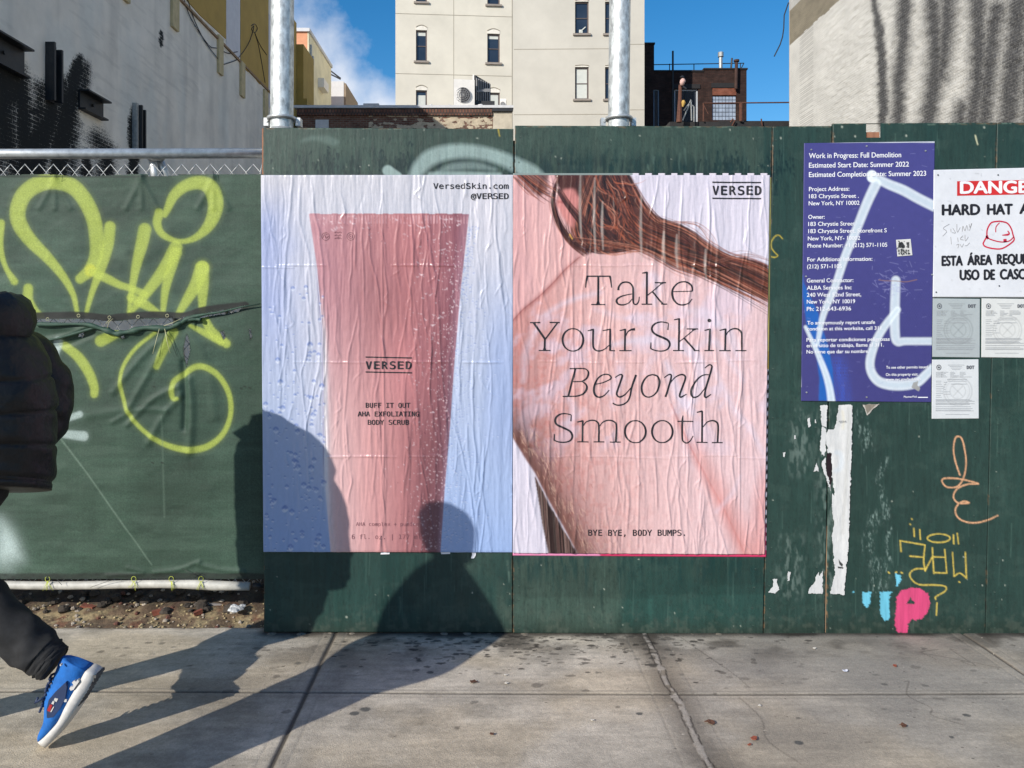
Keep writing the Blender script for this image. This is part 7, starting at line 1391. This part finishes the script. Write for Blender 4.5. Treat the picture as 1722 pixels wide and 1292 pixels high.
# sleeves: near arm forward, far arm swung back with the elbow behind
b = MB(); limb(b, [(-1.90, YC - .18, 1.46), (-1.94, YC - .25, 1.34), (-1.98, YC - .27, 1.19), (-2.09, YC - .25, 1.08), (-2.19, YC - .21, 1.05)], [.085, .098, .09, .08, .062], 24, .06, 2, .05, 6, 80); b.build('sleeve', M_jack, wk, True)
b = MB(); limb(b, [(-1.87, YC + .10, 1.46), (-1.79, YC + .21, 1.38), (-1.748, YC + .25, 1.25), (-1.752, YC + .23, 1.13), (-1.80, YC + .15, 1.02), (-1.85, YC + .10, .95)], [.09, .10, .105, .098, .085, .06], 24, .06, 3, .05, 7, 90); b.build('sleeve', M_jack, wk, True)
hand(wk, (-2.21, YC - .21, 1.045), (-1, .15, -.15), (0, 1, 0)); hand(wk, (-1.825, YC - .06, .905), (-.6, -.5, -.62), (0, .5, -1))
# body under the clothes: one skinned figure
J = [(-1.86, YC, .95), (-1.87, YC, 1.15), (-1.89, YC, 1.40), (-1.92, YC, 1.53), (-1.99, YC, 1.55),
     (-1.91, YC + .08, .90), (-1.985, YC + .06, .59), (-1.60, YC + .01, .33), (-1.87, YC - .09, .90), (-2.05, YC - .08, .50), (-2.28, YC - .07, .10),
     (-1.89, YC - .16, 1.42), (-1.98, YC - .26, 1.19), (-2.18, YC - .21, 1.05), (-1.87, YC + .15, 1.42), (-1.75, YC + .24, 1.22), (-1.84, YC + .08, .95)]
skinned('body', J, [(0, 1), (1, 2), (2, 3), (3, 4), (0, 5), (5, 6), (6, 7), (0, 8), (8, 9), (9, 10), (2, 11), (11, 12), (12, 13), (2, 14), (14, 15), (15, 16)], [.13, .12, .13, .06, .05, .075, .05, .035, .075, .05, .035, .055, .04, .025, .055, .04, .025], M_skin, wk)
hd = head(-2.03, YC, 1.625, (-1, -.05, -.2), wk)
b = MB(); b.loft([ring((-2.015, YC, 1.625 + z), (0, 0, 1), r, r * .86, 24, bulge=lambda a: 1 + .03 * math.sin(a * 7)) for z, r in ((-.085, .098), (-.02, .112), (.04, .114), (.09, .10), (.12, .06), (.13, .01))]); 
ca = b.build('beanie', M_jack, wk, True); b = MB(); b.loft([[Vector((-2.10 - u_, YC + .075 * k * (1 - u_ * 3), 1.672 - u_ * .35 + h_)) for k, h_ in ((-1, 0), (0, .012), (1, 0), (0, -.004))] for u_ in (0, .03, .06, .085)]); b.build('cap_peak', M_jack, ca, True)
# jeans
b = MB(); limb(b, [(-1.90, YC + .07, .99), (-1.925, YC + .075, .86), (-1.965, YC + .07, .69), (-1.985, YC + .06, .59), (-1.87, YC + .03, .505), (-1.70, YC, .392), (-1.60, YC - .01, .322)], [.115, .105, .096, .092, .092, .082, .074], 26, .12, 7, steps=110)
limb(b, [(-1.605, YC - .01, .325), (-1.578, YC - .012, .306), (-1.562, YC - .014, .294), (-1.556, YC - .014, .290)], [.073, .068, .064, .05], 26, .08, 8, steps=16); b.build('trouser_leg', M_jean, wk, True)
b = MB(); limb(b, [(-1.86, YC - .08, .97), (-1.91, YC - .085, .82), (-2.04, YC - .08, .53), (-2.15, YC - .08, .33), (-2.27, YC - .075, .12)], [.125, .11, .092, .08, .078], 26, .05, 9, steps=80); b.build('trouser_leg', M_jean, wk, True)
b = MB(); b.loft([ring((-1.90, YC, z), (0, 0, 1), rx, ry, 30) for z, rx, ry in ((.82, .10, .10), (.88, .14, .15), (.99, .16, .16), (1.02, .15, .15))]); b.build('trouser_seat', M_jean, wk, True)
# trailing shoe traced from the photo, toe on the ground
zs_ = lambda pts: zz(pts, 4.455, 0, 980); DSH = YC - .02
prof = [((348, 1214), (306, 1170), (303, 1150), .012), ((372, 1208), (318, 1164), (303, 1125), .030), ((420, 1160), (370, 1120), (322, 1082), .044), ((480, 1088), (428, 1062), (350, 1010), .050), ((548, 996), (490, 988), (348, 930), .049), ((604, 912), (540, 882), (350, 838), .046), ((655, 832), (586, 795), (392, 750), .041), ((698, 762), (630, 716), (428, 640), .037), ((732, 690), (668, 644), (470, 552), .034), ((744, 660), (680, 630), (545, 578), .028), ((744, 648), (686, 626), (600, 596), .016)]
shoe, arr = shoe_traced(wk, DSH, prof, zs_)
def on_shoe(pts, off): return [zs_([p])[0] for p in pts], off
def decal(name, pts, m, off):
    i_ = Ink(); i_.poly(zs_(pts)); v = i_.v; o = MB(); n = len(v); f3 = [Vector(P(x, y, DSH)) + Vector((0, -off, 0)) for x, y, _ in v]; b3 = [q + Vector((0, .012, 0)) for q in f3]
    a = sum(v[k][0] * v[(k + 1) % n][1] - v[(k + 1) % n][0] * v[k][1] for k in range(n)); idx = list(range(n)) if a < 0 else list(range(n))[::-1]
    o.add(f3 + b3, [tuple(idx)] + [(k, (k + 1) % n, n + (k + 1) % n, n + k) for k in range(n)]); o.build(name, m, shoe)
decal('navy_panel', [(420, 830), (470, 770), (545, 700), (552, 740), (540, 820), (500, 900), (450, 960), (405, 965), (402, 900)], M_navy, .0455)
decal('logo_flag', [(408, 908), (430, 862), (448, 868), (430, 918)], mat('logo_red', tuple(lin(170, 40, 44)), .5, bump=0), .0475)
decal('logo_flag', [(432, 918), (456, 878), (461, 881), (440, 920)], M_sole, .0475)
decal('logo_bar', [(440, 858), (452, 836), (464, 843), (456, 864)], M_sole, .0475); decal('logo_bar', [(458, 832), (466, 816), (490, 822), (478, 846)], M_sole, .0475)
for q in ([(570, 750), (578, 735), (600, 738), (598, 720), (588, 705), (605, 688), (620, 700), (632, 680), (640, 700), (618, 730), (600, 758), (580, 765)], [(524, 838), (535, 826), (550, 830), (548, 848), (535, 850)], [(490, 762), (496, 756), (504, 768), (497, 776)], [(498, 572), (506, 570), (510, 582), (502, 584)]): decal('white_trim', q, M_sole, .0445)
i_ = Ink(); v_, f_ = text2d('FILA', INTER, .02); mxv = v_.max(0); i_.add([zs_([(636 + x / mxv[0] * 36 + (-y / mxv[1]) * -8, 782 - x / mxv[0] * 58 - (y / mxv[1]) * 10 + 8)])[0] for x, y in v_], f_)
i_.build('sole_lettering', M_acg, DSH, shoe, None, .0425)
b = MB()
for k in range(9): p = zs_([(742 - k * 16, 672 + k * 26)])[0]; q = Vector(P(*p, DSH)); b.box(q.x - .006, q.x + .005, q.y - .032, q.y + .032, q.z - .006, q.z + .004)
b.build('tread', M_tread, shoe)
b = MB(); r_ = random.Random(3)
for k in range(9): p = zs_([(345 + k * 9 + r_.uniform(-6, 6), 940 - k * 30)])[0]; q = Vector(P(*p, DSH)); b.tube([q + Vector((-.004, -.03, .002)), q + Vector((-.014, 0, .004)), q + Vector((-.004, .03, .002))], .0045, 6)
p = Vector(P(*zs_([(325, 850)])[0], DSH)); b.tube([p + Vector((.02, -.03, .01)), p + Vector((0, -.035, -.002)), p + Vector((-.012, -.03, -.012)), p + Vector((-.002, -.03, .01))], .004, 6); b.build('laces', M_navy, shoe, True)
# front shoe, flat on the ground outside the frame
def plain_shoe(parent, x, y, face, m):
    f = Vector(face).normalized(); s_ = Vector((0, 0, 1)).cross(f); rs, ru = [], []
    for t, w_, h in ((-.09, .022, .085), (-.08, .034, .125), (-.03, .038, .135), (.02, .04, .11), (.08, .047, .075), (.14, .046, .055), (.18, .034, .04), (.195, .014, .028)):
        c_ = Vector((x, y, 0)) + f * t; rs.append([c_ + s_ * (w_ * u_) + Vector((0, 0, z)) for u_, z in ((-1, .002), (1, .002), (1.04, .016), (1, .026), (-1, .026), (-1.04, .016))]); ru.append([c_ + s_ * (w_ * .95 * -math.cos(a)) + Vector((0, 0, .026 + (h - .026) * math.sin(a) ** .7)) for a in np.linspace(0, math.pi, 10)])
    sh_ = MB().loft(ru).build('shoe', m, parent, True); MB().loft(rs).build('sole', M_sole, sh_)
plain_shoe(wk, -2.33, YC - .07, (-1, 0, 0), M_blue)

# --- second passer-by, just outside the frame; the shadow falls on boards and pavement
P2X, P2Y = -1.70, 2.03
p2 = empty('person', (P2X, P2Y, 0), 'second passer-by in dark coat, seen only as the lower shadow on the boards', 'person')
fc = (.88, -.5, 0); x, y = P2X, P2Y
loft_prof('coat', [(x, y, .46, .14, .145), (x, y, .52, .15, .155), (x, y, .8, .165, .175), (x, y, .96, .17, .275), (x, y, 1.07, .17, .262), (x, y, 1.2, .16, .21), (x, y, 1.32, .135, .145), (x, y, 1.41, .10, .095), (x, y, 1.47, .07, .07)], M_jack, p2, 40, (.66, .75, 0), wr=.015)
s_ = Vector((-.75, .66, 0))
J = [(x, y, .95), (x, y, 1.15), (x, y, 1.32), (x, y, 1.47), (x, y, 1.55)]; side = []
for sg in (-1, 1):
    q = lambda k, z, f_=0: (x + s_.x * sg * k + .66 * f_, y + s_.y * sg * k + .75 * f_, z); J += [q(.08, .9), q(.08, .5, .03), q(.075, .1, 0), q(.12, 1.32), q(.22, 1.12, .0), q(.21, .95, .11)]
skinned('body', J, [(0, 1), (1, 2), (2, 3), (3, 4), (0, 5), (5, 6), (6, 7), (2, 8), (8, 9), (9, 10), (0, 11), (11, 12), (12, 13), (2, 14), (14, 15), (15, 16)], [.13, .12, .13, .06, .05] + [.075, .05, .035, .055, .04, .025] * 2, M_skin, p2)
for sg in (-1, 1):
    q = lambda k, z, f_=0: (x + s_.x * sg * k + .66 * f_, y + s_.y * sg * k + .75 * f_, z)
    b = MB(); limb(b, [q(.07, 1.34), q(.125, 1.24), q(.195, 1.08, .0), q(.205, .97, .10)], [.055, .062, .062, .055], 18, .04, 12 + sg); b.build('sleeve', M_jack, p2, True); hand(p2, q(.21, .95, .11), (.2, .2, -1), (.6, .7, 0))
    b = MB(); limb(b, [q(.08, .95), q(.08, .75, .01), q(.08, .5, .03), q(.075, .10, 0)], [.12, .11, .088, .08], 20, .04, 15 + sg); b.build('trouser_leg', M_jean, p2, True)
    p = q(.075, 0, .02); plain_shoe(p2, p[0], p[1], (.66, .75, 0), M_jean)
head(x, y, 1.635, (.66, .75, 0), p2)
b = MB(); b.loft([ring((x - .01, y - .01, 1.635 + z), (0, 0, 1), r, r * .9, 24) for z, r in ((-.10, .085), (-.03, .108), (.05, .112), (.10, .09), (.125, .05), (.13, .01))]); b.build('hair', M_hair, p2, True)
